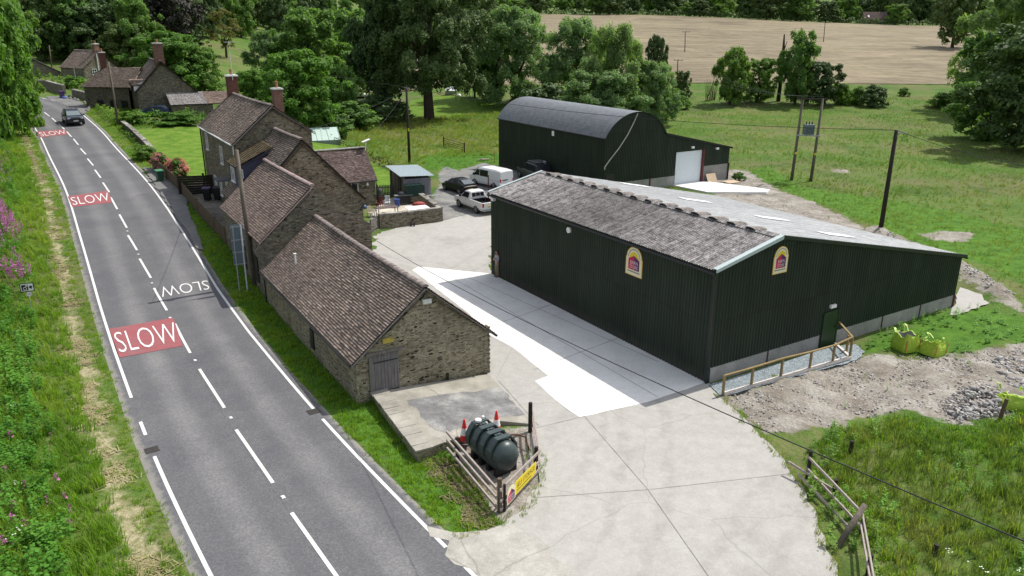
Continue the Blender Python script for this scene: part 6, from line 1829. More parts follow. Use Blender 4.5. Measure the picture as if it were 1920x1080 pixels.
def hatch(name, label, col, L=4.2, Hh=1.42, w=.88):
    t = thing(name, label, 'car')
    f = L / 4.2
    lo = lambda zt, w_=w: [(0, .25), (w_ * .93, .25), (w_, .42), (w_, .68), (w_ * .97, zt - .04), (w_ * .86, zt), (w_ * .5, zt + .02), (0, zt + .03)]
    st = [(-2.1 * f, lo(.78, w * .86)), (-2.02 * f, lo(.86, w * .94)), (-1.5 * f, lo(.95)), (0, lo(.92)), (1.0 * f, lo(.9)), (1.7 * f, lo(.74, w * .95)), (2.02 * f, lo(.6, w * .86)), (2.1 * f, lo(.5, w * .74))]
    p = plain(name + '_paint', col, .3, 0, .18, .06, 2)
    mb = MB(); loft(mb, st); cab = lambda zt, wt, zb=.9, w_=w * .93: [(0, zb), (w_, zb), (w_, zb + .02), (wt, zt - .08), (wt * .86, zt - .015), (0, zt)]
    stc = [(-1.95 * f, cab(1.0, w * .8)), (-1.2 * f, cab(Hh - .08, w * .7)), (-.6 * f, cab(Hh, w * .68)), (.05 * f, cab(Hh - .01, w * .68)), (.35 * f, cab(Hh - .1, w * .7)), (1.2 * f, cab(.94, w * .8))]
    loft(mb, stc); mb.build('body', p, t)
    add_wheels(t, 1.3 * f, -1.3 * f, w, .31, .2)
    for s in (1, -1):
        side_panel(t, stc, [(-.25 * f, .97), (.85 * f, .97), (.3 * f, Hh - .16), (-.25 * f, Hh - .1)], 'side_window', carglass_m, s); side_panel(t, stc, [(-1.3 * f, .99), (-.32 * f, .97), (-.32 * f, Hh - .1), (-.95 * f, Hh - .16)], 'side_window', carglass_m, s)
        lamp_box(t, -2.03 * f, s * w * .78, .74, (.1, .2, .14), 'tail_light', taillamp); lamp_box(t, 1.95 * f, s * w * .66, .6, (.18, .28, .12), 'headlight', headlamp); lamp_box(t, .85 * f, s * (w + .08), .98, (.12, .16, .12), 'wing_mirror', p)
    cross_panel(t, [(1.14 * f, w * .72, .99), (.4 * f, w * .62, Hh - .1)], 'windscreen', carglass_m)
    cross_panel(t, [(-1.2 * f, w * .6, Hh - .08), (-1.9 * f, w * .7, 1.04)], 'rear_window', plain('sky_lit_glass', (.1, .12, .13), .12, 0, .8))
    lamp_box(t, -2.1 * f, 0, .55, (.04, .5, .11), 'number_plate', plate_y)
    mb = MB(); mb.slab([(-.5 * f, -.45, Hh + .006), (0, -.45, Hh + .002), (0, .45, Hh + .002), (-.5 * f, .45, Hh + .006)], (0, 0, .006)); mb.build('sunroof', carglass_m, t)
    return t
car = hatch('black_car', 'low black hatchback parked between pickup and white van', (.012, .013, .015))
park(car, G(836, 357), G(861, 364.5), 1.3, -1.3, .88)

def suv(name, label, col, L=4.7, w=.94, bars=True, glass=carglass_m):
    t = thing(name, label, 'car')
    lo = lambda zt, w_=w: [(0, .34), (w_ * .93, .34), (w_, .55), (w_, .85), (w_ * .98, zt - .05), (w_ * .9, zt), (w_ * .5, zt + .03), (0, zt + .04)]
    f = L / 4.7
    st = [(-2.35 * f, lo(1.05, w * .9)), (-2.25 * f, lo(1.1)), (.8 * f, lo(1.1)), (1.5 * f, lo(1.08, w * .98)), (2.15 * f, lo(1.0, w * .94)), (2.32 * f, lo(.8, w * .84))]
    p = paint(name + '_paint', col, .22); mb = MB(); loft(mb, st)
    cab = lambda zt, wt, zb=1.08, w_=w * .94: [(0, zb), (w_, zb), (w_, zb + .02), (wt, zt - .1), (wt * .88, zt - .02), (0, zt)]
    stc = [(-2.3 * f, cab(1.25, w * .86)), (-2.1 * f, cab(1.72, w * .74)), (-1.6 * f, cab(1.78, w * .74)), (.2 * f, cab(1.78, w * .74)), (.5 * f, cab(1.68, w * .75)), (1.25 * f, cab(1.12, w * .84))]
    loft(mb, stc); mb.build('body', p, t); add_wheels(t, 1.45 * f, -1.4 * f, w, .37, .24)
    for s in (1, -1):
        side_panel(t, stc, [(-.1 * f, 1.17), (.92 * f, 1.17), (.45 * f, 1.58), (-.1 * f, 1.65)], 'side_window', glass, s); side_panel(t, stc, [(-1.15 * f, 1.17), (-.18 * f, 1.17), (-.18 * f, 1.65), (-1.15 * f, 1.65)], 'side_window', glass, s); side_panel(t, stc, [(-2.0 * f, 1.17), (-1.25 * f, 1.17), (-1.25 * f, 1.65), (-1.85 * f, 1.6)], 'side_window', glass, s)
        lamp_box(t, 2.2 * f, s * w * .68, .9, (.2, .34, .14), 'headlight', headlamp); lamp_box(t, -2.32 * f, s * w * .82, 1.0, (.1, .14, .3), 'tail_light', taillamp); lamp_box(t, .85 * f, s * (w + .1), 1.16, (.13, .2, .18), 'wing_mirror', black_m)
        if bars:
            mb = MB(); mb.beam((-1.8 * f, s * .62, 1.84), (.1 * f, s * .62, 1.84), .05, .05); mb.build('roof_rail', black_m, t)
    cross_panel(t, [(1.2 * f, w * .76, 1.17), (.55 * f, w * .68, 1.66)], 'windscreen', screen_m)
    lamp_box(t, 2.3 * f, 0, .82, (.1, 1.1, .2), 'grille', black_m); lamp_box(t, 2.34 * f, 0, .5, (.16, 1.6, .24), 'bumper', black_m); lamp_box(t, 2.42 * f, 0, .58, (.03, .52, .11), 'number_plate', plate_w)
    return t
sv = suv('dark_suv', 'dark blue estate car driving towards the camera on the road', (.02, .028, .045)); sv.scale = (1.08, 1.08, .94)
k = int(np.argmin(((CA - np.array(G(136, 232)[:2])) ** 2).sum(1)))
tdir = (centre[k - 1] - centre[k + 1]).normalized(); cpos = centre[k] - cn[k] * 1.2
sv.location = (cpos.x, cpos.y, T(cpos.x, cpos.y) + .03); sv.rotation_euler = (0, 0, math.atan2(tdir.y, tdir.x))
dv = suv('dark_van', 'dark van with roof bars parked against the dutch barn', (.018, .019, .026), 5.1, .98)
mb = MB()
for x in (-1.6, -.9, -.2): mb.beam((x, -.75, 1.92), (x, .75, 1.92), .06, .05)
mb.build('roof_bar', steel_m, dv); dv.scale = (1, 1, 1.12)
dv.location = (G(990, 341).x + .6, G(990, 341).y + 1.0, .02); dv.rotation_euler = (0, 0, R(31.6 + 90 - 8))
bc = hatch('blue_car', 'dark blue car mostly hidden by bushes beside the dark cottage', (.02, .035, .07))
g = G(291, 218); bc.location = (g.x, g.y, g.z); bc.rotation_euler = (0, 0, R(200))

# ================= oil tank and cones
tank = thing('oil_tank', 'large ribbed dark green oil tank inside the small fence', 'tank')
pa, pb = G(958, 893, 0), G(880, 832, 0)     # near and far ends along its axis
ax = (pb - pa); ax.z = 0; TLn = 2.45; ax.normalize(); rzt = math.atan2(ax.y, ax.x)
tank.location = (pa.x - .02, pa.y - .05, -.1); tank.rotation_euler = (0, 0, rzt)
tank.scale = (.94, .9, .92); Rt = .62; zc = .86
mb = MB(); n = 28; V = []; prof = []
for k in range(8):
    a = math.pi / 2 * k / 7; prof.append((.05 + .42 * (1 - math.sin(a)) if False else .0 + .4 * (1 - math.sin(a)), Rt * max(.02, math.sin(a)) ** .75 if k else .02))
prof = [(x, r_) for x, r_ in [(0.0, .03), (.02, .22), (.07, .38), (.15, .5), (.25, .575), (.36, .61), (.46, .62)]]
prof += [(TLn - x, r_) for x, r_ in prof[::-1]]
def sec(r_, k):
    a = 2 * math.pi * k / n; return (r_ * math.cos(a) * 1.0, zc + r_ * math.sin(a) * 1.08)
for x, r_ in prof:
    for k in range(n): y, z = sec(r_, k); V.append((x, y, z))
F = [(i * n + k, (i + 1) * n + k, (i + 1) * n + (k + 1) % n, i * n + (k + 1) % n) for i in range(len(prof) - 1) for k in range(n)] + [tuple(range(n)), tuple(range((len(prof) - 1) * n, len(prof) * n))[::-1]]
mb.add(V, F); tb = mb.build('tank_body', tank_m, tank, smooth=True)
for i, x0 in enumerate((.42, .95, 1.48, 2.0)):      # square-shouldered hoops moulded over the body
    w = .26; half = [(.66, zc - .02), (.655, zc + .36), (.5, zc + .62), (.33, zc + .8), (-.33, zc + .8), (-.5, zc + .62), (-.655, zc + .36), (-.66, zc - .02)]
    mb = MB()
    inn = [(y * .88, z - .05 if z > zc + .1 else z) for y, z in half]
    for a in range(7):
        for (x, o) in ((x0, 1), (x0 + w, -1)):
            q = [(x, *half[a]), (x, *half[a + 1]), (x, *inn[a + 1]), (x, *inn[a])]
            mb.face(q if o > 0 else q[::-1])
        mb.face([(x0, *half[a]), (x0 + w, *half[a]), (x0 + w, *half[a + 1]), (x0, *half[a + 1])][::-1])
    mb.build('rib', tank_m, tank)
    if i < 3: mb = MB(); mb.box((x0 + w + .13, 0, zc + .71), (.22, .3, .1)); mb.box((x0 + w + .1, 0, zc + .78), (.1, .16, .05)); mb.build('lifting_lug', tank_m, tank)
mb = MB(); mb.slab([(x, -y, zc - .04) for x, y in ((.0, .1), (.05, .36), (.15, .53), (.3, .62), (.45, .66), (TLn - .3, .66), (TLn, .2))] + [(x, y, zc - .04) for x, y in ((TLn, .2), (TLn - .3, .66), (.45, .66), (.3, .62), (.15, .53), (.05, .36), (.0, .1))], (0, 0, .045))
for i in range(8):
    for s in (-1, 1): mb.tube([(.35 + i * .26, s * .67, zc - .02), (.35 + i * .26, s * .69, zc - .02)], .02, 6)
mb.build('seam_flange', tank_m, tank)
mb = MB(); mb.lathe([(.14, 0), (.14, .08), (.1, .1)], 14, (2.12, .1, zc + .8)); mb.lathe([(.06, 0), (.06, .1), (.03, .12)], 10, (2.2, -.2, zc + .8)); mb.build('filler_cap', white_m, tank)
mb = MB()
for x in (.35, .9, 1.45, 2.0): mb.box((x, 0, .25), (.2, 1.0, .55))
mb.build('cradle', black_m, tank)
mb = MB(); r0_ = tank.matrix_basis
ip = thing('oil_pipe', 'rusty bent pipe beside the tank within the fence', 'pipe', G(985, 838, 0)); mb.tube([(-.9, .3, .35), (-.3, .25, .4), (.0, .1, .38), (.1, -.25, .2), (.15, -.3, .0)], .035, 8); mb.build('pipe_run', plain('rust_pipe', (.16, .075, .045), .85), ip)

def cone(label, loc, rz=0):
    t = thing('traffic_cone', label, 'traffic cone', loc, rz, 'traffic cones beside the oil tank')
    mb = MB(); mb.lathe([(.2, .03), (.17, .06), (.155, .28)], 18); mb.lathe([(.1, .56), (.035, .92), (.02, .93)], 18); mb.build('cone_body', orange_m, t, smooth=False)
    mb = MB(); mb.lathe([(.156, .279), (.101, .561)], 18); mb.build('reflective_band', white_m, t)
    mb = MB(); mb.box((0, 0, .02), (.5, .5, .05)); mb.build('cone_base', black_m, t); return t
cone('orange and white traffic cone standing clear left of the tank', G(871, 826, .3))
g = G(901, 818, .25); cone('middle traffic cone half hidden behind the tank top', (g.x, g.y, .12), .4)
g = G(931, 806, .12); cone('traffic cone at far right end behind the oil tank', (g.x, g.y, .05), .8)

# ================= bulk bags
def bulk_bag(label, loc, rz, h, w, slump, seed):
    t = thing('bulk_bag', label, 'bulk bag', loc, rz, 'lime bulk bags on the rubble ground')
    r_ = random.Random(seed); mb = MB(); n = 28; V = []; F = []
    lev = [0, .06, .2, .4, .6, .78, .9, 1.0]
    def sup(a, r): c, s = math.cos(a), math.sin(a); k = (abs(c) ** 5 + abs(s) ** 5) ** (-1 / 5); return r * k * c, r * k * s
    for i, f in enumerate(lev):
        for k in range(n):
            a = 2 * math.pi * k / n
            bul = 1 + .1 * math.sin(math.pi * min(f * 1.15, 1)) - .06 * f
            x, y = sup(a, w / 2 * bul * (1 - slump * f * .35))
            z = f * h * (1 - slump * .35 * (1 + math.cos(a - 1)) * f) + (.05 * math.sin(3 * a + seed) + .05 * math.sin(5 * a)) * f
            j = .025 * f
            V.append((x + r_.uniform(-j, j) + slump * f * .16, y + r_.uniform(-j, j), z))
    m = len(lev)
    for i, (rf, zf) in enumerate(((.86, .96), (.75, .62), (.4, .5))):
        for k in range(n):
            x, y, z = V[(m - 1) * n + k]; V.append((x * rf, y * rf, z * zf if i else z - .01))
    tot = m + 3
    F = [(i * n + k, i * n + (k + 1) % n, (i + 1) * n + (k + 1) % n, (i + 1) * n + k) for i in range(m) for k in range(n)]
    mb.add(V, F); mb.build('bag_body', bag_m, t, smooth=False)
    mb = MB(); mb.add([Vector(v) for v in V[m * n:]], [(i * n + k, i * n + (k + 1) % n, (i + 1) * n + (k + 1) % n, (i + 1) * n + k) for i in range(2) for k in range(n)] + [tuple(range(2 * n, 3 * n))]); mb.build('stone_fill', rock_m if seed == 1 else bag_m, t)
    for q, (sx, sy) in enumerate(((1, 1), (1, -1), (-1, 1), (-1, -1))):
        x, y = sx * w * .4, sy * w * .4; mb = MB()
        hz = h * (.82 if slump > .2 else .95); up = r_.uniform(.16, .36); lx = r_.uniform(-.2, .2); ly = r_.uniform(-.2, .2)
        pts = [Vector((x - sx * .12, y, hz)), Vector((x - sx * .1 + lx * .5, y + ly * .5, hz + up * .8)), Vector((x + lx, y + ly, hz + up)), Vector((x + lx * .5, y - sy * .06 + ly * .5, hz + up * .75)), Vector((x, y - sy * .12, hz))]
        for a, b in zip(pts, pts[1:]): mb.beam(a, b, .09, .02)
        mb.build('loop_handle', bag_m if q % 2 else plain('pale_lime_loop', (.55, .72, .2), .6), t)
    for s in (-1, 1):
        mb = MB(); mb.beam((s * w * .43 + .0, -w * .5, h * .08), (s * w * .42, -w * .53, h * .85), .05, .02, up=(0, 1, 0)); mb.build('seam_strap', bagband_m, t)
    return t
g = G(1702, 660, 0); bulk_bag('full lime bulk bag standing upright on rubble near the shed', (g.x, g.y + .4, 0), R(20), .85, 1.0, .06, 1)
g = G(1750, 668, 0); bulk_bag('slumped lime bulk bag leaning beside the upright one', (g.x + .1, g.y + .4, 0), R(28), .78, .98, .5, 2)
g = G(1905, 765, 0); bulk_bag('crumpled lime bag at the right edge behind the stake', (g.x, g.y + .3, 0), R(-15), .6, 1.25, .8, 5)

# ================= bins, signs and small things
def wheelie(label, loc, rz, body, lid, s=1., open_=False):
    t = thing('wheelie_bin', label, 'wheelie bin', loc, rz); t.scale = (s,) * 3
    mb = MB(); P = [(-.22, -.26), (.22, -.26), (.22, .24), (-.22, .24)]; Q = [(-.29, -.34), (.29, -.34), (.29, .34), (-.29, .34)]
    for i in range(4):
        j = (i + 1) % 4; mb.face([(*P[i], .06), (*P[j], .06), (*Q[j], .98), (*Q[i], .98)])
    mb.face([(*p, .06) for p in P[::-1]]); mb.face([(*p, .98) for p in Q]); mb.box((0, 0, .95), (.62, .72, .05)); mb.build('bin_body', body, t)
    mb = MB(); mb.prism([(-.31, -.36), (.31, -.36), (.31, .36), (-.31, .36)], .985, [1.03, 1.03, 1.09, 1.09]); mb.tube([(-.26, .4, 1.02), (.26, .4, 1.02)], .025, 6); mb.build('lid', lid, t)
    for s_ in (-1, 1):
        mb = MB(); mb.tube([(s_ * .2, .24, .1), (s_ * .27, .24, .1)], .1, 12); mb.build('wheel', tyre_m, t)
    return t
gr = plain('bin_green', (.022, .075, .045), .5); grl = plain('bin_green_lid', (.04, .2, .09), .5); pu = plain('bin_purple', (.06, .03, .11), .5); bk = plain('bin_black', (.02, .02, .022), .5)
g = G(301, 341); wheelie('green wheelie bin standing at the edge of the road', g, R(40), gr, grl)
g = G(392, 374); wheelie('black bin with purple lid against the slatted fence', (g.x, g.y - .3, land_z(g.x, g.y)), R(10), bk, pu)
g = G(411, 373); wheelie('plain black bin against the slatted fence', (g.x, g.y - .3, land_z(g.x, g.y)), R(10), bk, bk)
g = G(117, 184); wheelie('purple wheelie bin by the curving wall at the bend', g, R(60), pu, pu)
g = G(121, 185); t = thing('sack', 'small blue sack lying beside the purple bin', 'bag', g); mb = MB(); mb.lathe([(.3, 0), (.42, .14), (.3, .32), (.08, .4)], 10); mb.build('sack_body', plain('blue_sack', (.05, .09, .3), .6), t)
# edging stones of the layby
for i, (u, v) in enumerate([(124, 184), (130, 181.3), (132, 185.5), (140, 187), (146, 189), (159, 193.5), (166, 197), (170, 200), (168, 203.5), (166, 206), (164, 208.5)]):
    g = G(u, v); mb = MB(); r_ = random.Random(i); n = 8
    mb.lathe([(.22, -.1), (.26, .1), (.2, .26), (.06, .32)], 8); o = mb.build('edging_stone', rock_m); o.location = g; o.scale = (1, .8, 1); o.rotation_euler = (0, 0, i)
    tag(o, 'dark edging stone along the layby beside the bend', 'stone', 'edging stones round the layby')

# road sign seen from behind
g = G(466, 546); sb = thing('road_sign', 'tall grey back of a road sign standing before the reddish barn', 'sign', g, R(28))
mb = MB(); mb.tube([(-.05, 0, -.2), (-.05, 0, 4.15)], .05, 10); mb.build('sign_post', plain('sign_post_pale', (.5, .52, .54), .5), sb)
mb = MB(); mb.tube([(-.5, .05, -.2), (-.5, .05, 4.1)], .04, 10); mb.build('sign_post', steel_m, sb)
mb = MB(); mb.box((-.28, .09, 2.95), (.72, .03, 2.45)); sp_ = mb.build('sign_panel', blue_m, sb)
mb = MB()
for z in (1.75, 2.5, 3.25, 4.05): mb.box((-.28, .06, z), (.72, .03, .06))
mb.build('stiffener', steel_m, sb)
# camera sign on the verge
g = G(61, 590); cs = thing('camera_sign', 'white speed camera sign with round 40 plate on the verge', 'sign', (g.x, g.y, land_z(g.x, g.y) - .1), R(24)); cs.scale = (.72,) * 3
hb_ = 2.0
mb = MB(); mb.tube([(0, .03, -.2), (0, .03, hb_ + .7)], .04, 8); mb.build('sign_post', steel_m, cs)
def csb(poly, y, name, m, par=cs):
    mb = MB(); mb.slab([(x, y, z) for x, z in poly], (0, -.006, 0)); return mb.build(name, m, par)
rect = lambda x0, x1, z0, z1: [(x0, z0), (x1, z0), (x1, z1), (x0, z1)]
circ = lambda x, z, r_, n=16: [(x + r_ * math.cos(2 * math.pi * k / n), z + r_ * math.sin(2 * math.pi * k / n)) for k in range(n)]
b_ = csb(rect(-.47, .47, hb_, hb_ + .68), 0, 'sign_plate', plain('plate_edge', (.03, .03, .035), .5))
csb(rect(-.41, .41, hb_ + .06, hb_ + .62), -.007, 'sign_face', white_m, b_); csb(rect(-.36, .08, hb_ + .11, hb_ + .55), -.014, 'camera_symbol', black_m, b_)
csb(circ(-.14, hb_ + .26, .13), -.021, 'lens_ring', white_m, b_); csb(circ(-.14, hb_ + .26, .09), -.028, 'lens', black_m, b_); csb(rect(-.08, .05, hb_ + .42, hb_ + .51), -.021, 'flash_window', white_m, b_)
csb([(.12, hb_ + .3), (.3, hb_ + .18), (.36, hb_ + .44), (.2, hb_ + .46)], -.014, 'film_symbol', black_m, b_)
p_ = csb(circ(.05, hb_ - .22, .21), 0, 'speed_plate', plain('faded_rim', (.4, .3, .29), .6)); csb(circ(.05, hb_ - .22, .17), -.007, 'plate_face', white_m, p_)
mb = MB(); put_text(mb, '40', (-.07, -.015, hb_ - .3), (.17, -.015, hb_ - .3), (.17, -.015, hb_ - .13), (-.07, -.015, hb_ - .13)); mb.build('numerals', black_m, p_)

# boards leaning by the roller door
DM = Matrix.Translation(DN) @ Matrix.Rotation(DY, 4, 'Z')
ply = plain('plywood', (.52, .4, .28), .8, 0, .2, .15)
for i, (x, y, tilt, l) in enumerate(((14.1, -.55, 62, 'plywood sheet leaning on the concrete panel by the roller door'), (15.9, -1.7, 4, 'plywood sheet lying flat on the dirt near the roller door'))):
    mb = MB(); mb.box((0, 0, 0), (1.35 if i == 0 else 1.7, 1.05, .02)); o = mb.build('plywood_sheet', ply); p = DM @ Vector((x, y, .48 if i == 0 else .12)); o.location = p; o.rotation_euler = (R(tilt), 0, DY); tag(o, l, 'plywood sheet', 'plywood sheets by the dutch barn')

# patio furniture and clutter
def tagm(mb, name, m, loc, rz, label, cat, group=None, smooth=False):
    o = mb.build(name, m, smooth=smooth); o.location = loc; o.rotation_euler = (0, 0, rz); return tag(o, label, cat, group)
g = G(726, 404, .14); t = thing('garden_table', 'long brown slatted garden table on the patio', 'table', g, R(28))
mb = MB()
for k in range(6): mb.box((0, -.4 + k * .16, .74), (1.9, .14, .03))
mb.build('tabletop', plain('table_brown', (.13, .09, .085), .7), t)
for sx in (-.85, .85):
    for sy_ in (-.36, .36): mb = MB(); mb.box((sx, sy_, .36), (.06, .06, .72)); mb.build('leg', wood_g, t)
def chair(label, loc, rz, m):
    t = thing('garden_chair', label, 'chair', loc, rz, 'garden chairs on the patio')
    mb = MB(); mb.box((0, 0, .44), (.48, .46, .04)); mb.build('seat', m, t); mb = MB()
    for k in range(4): mb.box((-.17 + k * .115, .23, .72), (.07, .025, .5))
    mb.box((0, .23, .96), (.48, .04, .06)); mb.build('backrest', m, t)
    for sx in (-.21, .21):
        for sy_ in (-.2, .2): mb = MB(); mb.box((sx, sy_, .22), (.04, .04, .44)); mb.build('leg', m, t)
        mb = MB(); mb.box((sx, 0, .64), (.05, .44, .03)); mb.build('armrest', m, t)
    return t
chair('pale wooden garden chair nearest the house corner', G(696, 408, .14), R(60), plain('pale_chair', (.42, .36, .28), .7)); chair('dark red garden chair behind the brown table', G(712, 390, .14), R(-20), plain('maroon_chair', (.13, .02, .03), .7)); chair('white garden chair behind the brown table', G(727, 388, .14), R(10), plain('white_chair', (.62, .64, .68), .6))
g = G(723, 411, .14); t = thing('folded_parasol', 'folded purple parasol lying by the patio table', 'parasol', g, R(30)); mb = MB(); mb.tube([(-.6, 0, .35), (-.2, .05, .4), (.3, 0, .34), (.7, .0, .25)], [.12, .24, .2, .05], 9); mb.build('canopy', plain('purple_cloth', (.045, .03, .075), .8), t, smooth=True); mb = MB(); mb.tube([(.5, 0, .3), (1.1, 0, .1)], .02, 6); mb.build('pole', wood_g, t)
g = G(757, 383, .14); t = thing('barbecue', 'black hooded barbecue on the patio beside the oil tank', 'barbecue', g, R(20)); mb = MB(); mb.box((0, 0, .5), (1.2, .55, .7)); mb.build('cabinet', black_m, t); mb = MB(); mb.lathe([(.34, 0), (.33, .15), (.22, .27), (.05, .31)], 12, (-.15, 0, .88)); mb.build('hood', plain('hood_grey', (.05, .055, .07), .35), t, smooth=True); mb = MB(); mb.box((0, 0, .87), (1.7, .6, .04)); mb.build('shelf', steel_m, t)
g = G(745, 388, .14); t = thing('blue_tub', 'blue plastic tub on the patio in front of the barbecue', 'tub', g); mb = MB(); mb.lathe([(.2, 0), (.27, .7), (.29, .72)], 14); mb.build('tub_body', plain('blue_plastic', (.03, .06, .25), .5), t)
g = G(712, 383, .14); t = thing('gas_cylinder', 'tall dark grey cylinder against the wing wall', 'gas cylinder', g); mb = MB(); mb.lathe([(.25, 0), (.26, .05), (.26, 1.3), (.2, 1.42), (.08, 1.46), (.07, 1.6)], 14); mb.build('cylinder_body', plain('cylinder_grey', (.05, .05, .055), .5), t, smooth=False)
g = G(683, 394, .14); t = thing('garden_ball', 'blue ball on the patio at the house corner', 'ball', g); mb = MB(); mb.lathe([(.25 * math.cos(a), .25 + .25 * math.sin(a)) for a in np.linspace(-1.5, 1.5, 10)], 14); mb.build('ball_body', plain('blue_ball', (.04, .08, .2), .5), t, smooth=True)
mb = MB(); mb.box((0, 0, .03), (1.9, 1.5, .05)); g = G(783, 391, 1.1); tagm(mb, 'white_board', white_m, (g.x, g.y + .1, 1.1), R(25), 'large white board laid flat across the patio wall', 'board')
g = G(787, 375, 0); q_ = Matrix.Translation(ws) @ Matrix.Rotation(sy, 4, 'Z') @ Vector((-1.75, -.62, .35)); t = thing('oil_tank', 'small green ribbed oil tank under the timber shed eaves', 'tank', q_, sy); mb = MB()
for k in range(9):
    x = -.75 + k * .19; mb.prism([(x - .085, -.4), (x + .085, -.4), (x + .085, .4), (x - .085, .4)], .5, 1.5 + .05 * (k % 2)); 
mb.box((0, 0, 1.0), (1.62, .72, .9)); mb.build('tank_body', plain('tank_green', (.015, .045, .04), .45), t); mb = MB(); mb.box((0, 0, .25), (1.6, .7, .5)); mb.build('plinth', stone_d, t)
g = G(785, 384, .9); t = thing('wheelbarrow', 'red wheelbarrow tray upside down in front of the green tank', 'wheelbarrow', (g.x, g.y, .9), R(20)); mb = MB(); mb.lathe([(.62, 0), (.5, .18), (.25, .26), (.05, .27)], 10); o = mb.build('tray', plain('barrow_red', (.32, .05, .04), .6), t); o.scale = (1, .6, 1); mb = MB(); mb.beam((-.6, .3, .0), (.9, .3, -.05), .05); mb.beam((-.6, -.3, 0), (.9, -.3, -.05), .05); mb.build('handle', steel_m, t)
g = G(760, 424, 0); t = thing('boots', 'pair of dark boots and red can on the ground by the patio wall', 'boots', (g.x + .3, g.y - .2, .04)); mb = MB()
for x in (.2, .45): mb.tube([(x, 0, 0.05), (x + .02, -.1, .05)], .06, 8); mb.tube([(x, .05, .03), (x, .05, .32)], .06, 8)
mb.build('boot', black_m, t); mb = MB(); mb.lathe([(.12, 0), (.12, .26), (.05, .3)], 12, (-.4, 0, 0)); mb.build('can', plain('red_can', (.4, .05, .07), .5), t)
for i, (u, v, l) in enumerate(((802, 388, 'short white post at the shed corner by the patio'), (762, 330, 'pale H shaped post at the edge of the grey gravel'))):
    g = G(u if i else 812, v if i else 386, 0); t = thing('marker_post', l, 'post', g); mb = MB(); mb.box((0, 0, .5), (.12, .12, 1.0)); mb.beam((-.7, 0, .95), (.7, .1, .95), .1, .08); mb.build('post_shaft', cement_m, t)
g = G(912, 398, 0); t = thing('steel_post', 'tall dark steel post standing in front of the white van', 'post', (G(916, 395, 0).x, G(916, 395, 0).y, 0)); mb = MB(); mb.box((0, 0, 1.6), (.1, .1, 3.2)); mb.box((0, 0, 1.45), (.22, .12, .3)); mb.build('post_shaft', oxide_m, t)
g = G(948, 312, 0); t = thing('tarpaulin_heap', 'mustard tarpaulin heap behind the white van', 'heap', (g.x + .8, g.y - .6, 0)); mb = MB(); mb.lathe([(.9, 0), (.85, .5), (.6, 1.0), (.2, 1.2), (.02, 1.22)], 9); mb.build('tarpaulin', plain('mustard_tarp', (.3, .2, .03), .8), t)
g = G(927, 305, 0); t = thing('yellow_barrier', 'thin yellow hoop barrier at the far corner of the dutch barn', 'barrier', g, R(30)); mb = MB(); mb.tube([(0, 0, 0), (0, 0, 1.5), (.08, 0, 1.56), (1.0, 0, 1.56), (1.08, 0, 1.5), (1.08, 0, 0)], .045, 8); mb.build('hoop', plain('barrier_yellow', (.5, .33, .05), .6), t)
g = G(905, 302, 0); t = thing('log_pile', 'pale broken timber heap in grass near the dutch barn', 'timber heap', g); mb = MB()
for k in range(5): mb.tube([(-.6 + k * .2, -.2, .15 + .06 * (k % 3)), (.3 + k * .12, .3, .2)], .08, 7)
mb.build('timber', wood_w, t)
# far garden toys
g = G(846, 190, 0); t = thing('garden_swing', 'white garden canopy on the far lawn beyond the big tree', 'garden canopy', g, R(10)); mb = MB(); mb.slab([(-1.3, -.8, 2.3), (1.3, -.8, 2.3), (1.3, .8, 3.1), (-1.3, .8, 3.1)], (0, 0, .04)); mb.slab([(-1.2, .8, .5), (1.2, .8, .5), (1.2, .8, 3.0), (-1.2, .8, 3.0)], (0, .03, 0)); mb.build('canopy', plain('pale_canopy', (.6, .64, .66), .7), t); mb = MB()
for x in (-1.2, 1.2):
    for y in (-.7, .7): mb.box((x, y, 1.2), (.07, .07, 2.4))
mb.box((0, .2, .5), (2.2, .6, .1)); mb.build('frame', steel_m, t)
g = G(870, 194, 0); t = thing('trampoline', 'round pink edged trampoline with dark net on the far lawn', 'trampoline', g); mb = MB(); mb.lathe([(1.9, .8), (1.9, .9), (1.5, .91), (.01, .9)], 20); mb.build('mat', plain('tramp_pink', (.42, .13, .15), .7), t); mb = MB()
for k in range(7): a = k * .9; mb.tube([(1.9 * math.cos(a), 1.9 * math.sin(a), 0), (1.9 * math.cos(a), 1.9 * math.sin(a), 2.7)], .04, 6)
mb.build('net_pole', wood_d, t)
g = G(861, 192, 0); t = thing('garden_ball', 'white ball shaped pouffe beside the trampoline', 'ball', (g.x, g.y, g.z + .85)); mb = MB(); mb.lathe([(.5 * math.cos(a), .5 + .5 * math.sin(a)) for a in np.linspace(-1.5, 1.5, 9)], 12); mb.build('ball_body', white_m, t, smooth=True)
g = G(672, 196, 0); t = thing('parked_caravan', 'pale vehicle roof glimpsed between trees by the far lawn', 'caravan', g, R(30)); mb = MB(); mb.prism([(-2.2, -1), (2.2, -1), (2.2, 1), (-2.2, 1)], .4, [1.9, 2.2, 2.2, 1.9]); mb.build('body', white_m, t); mb = MB(); mb.box((0, -1.02, 1.5), (2.2, .03, .5)); mb.build('window', carglass_m, t)

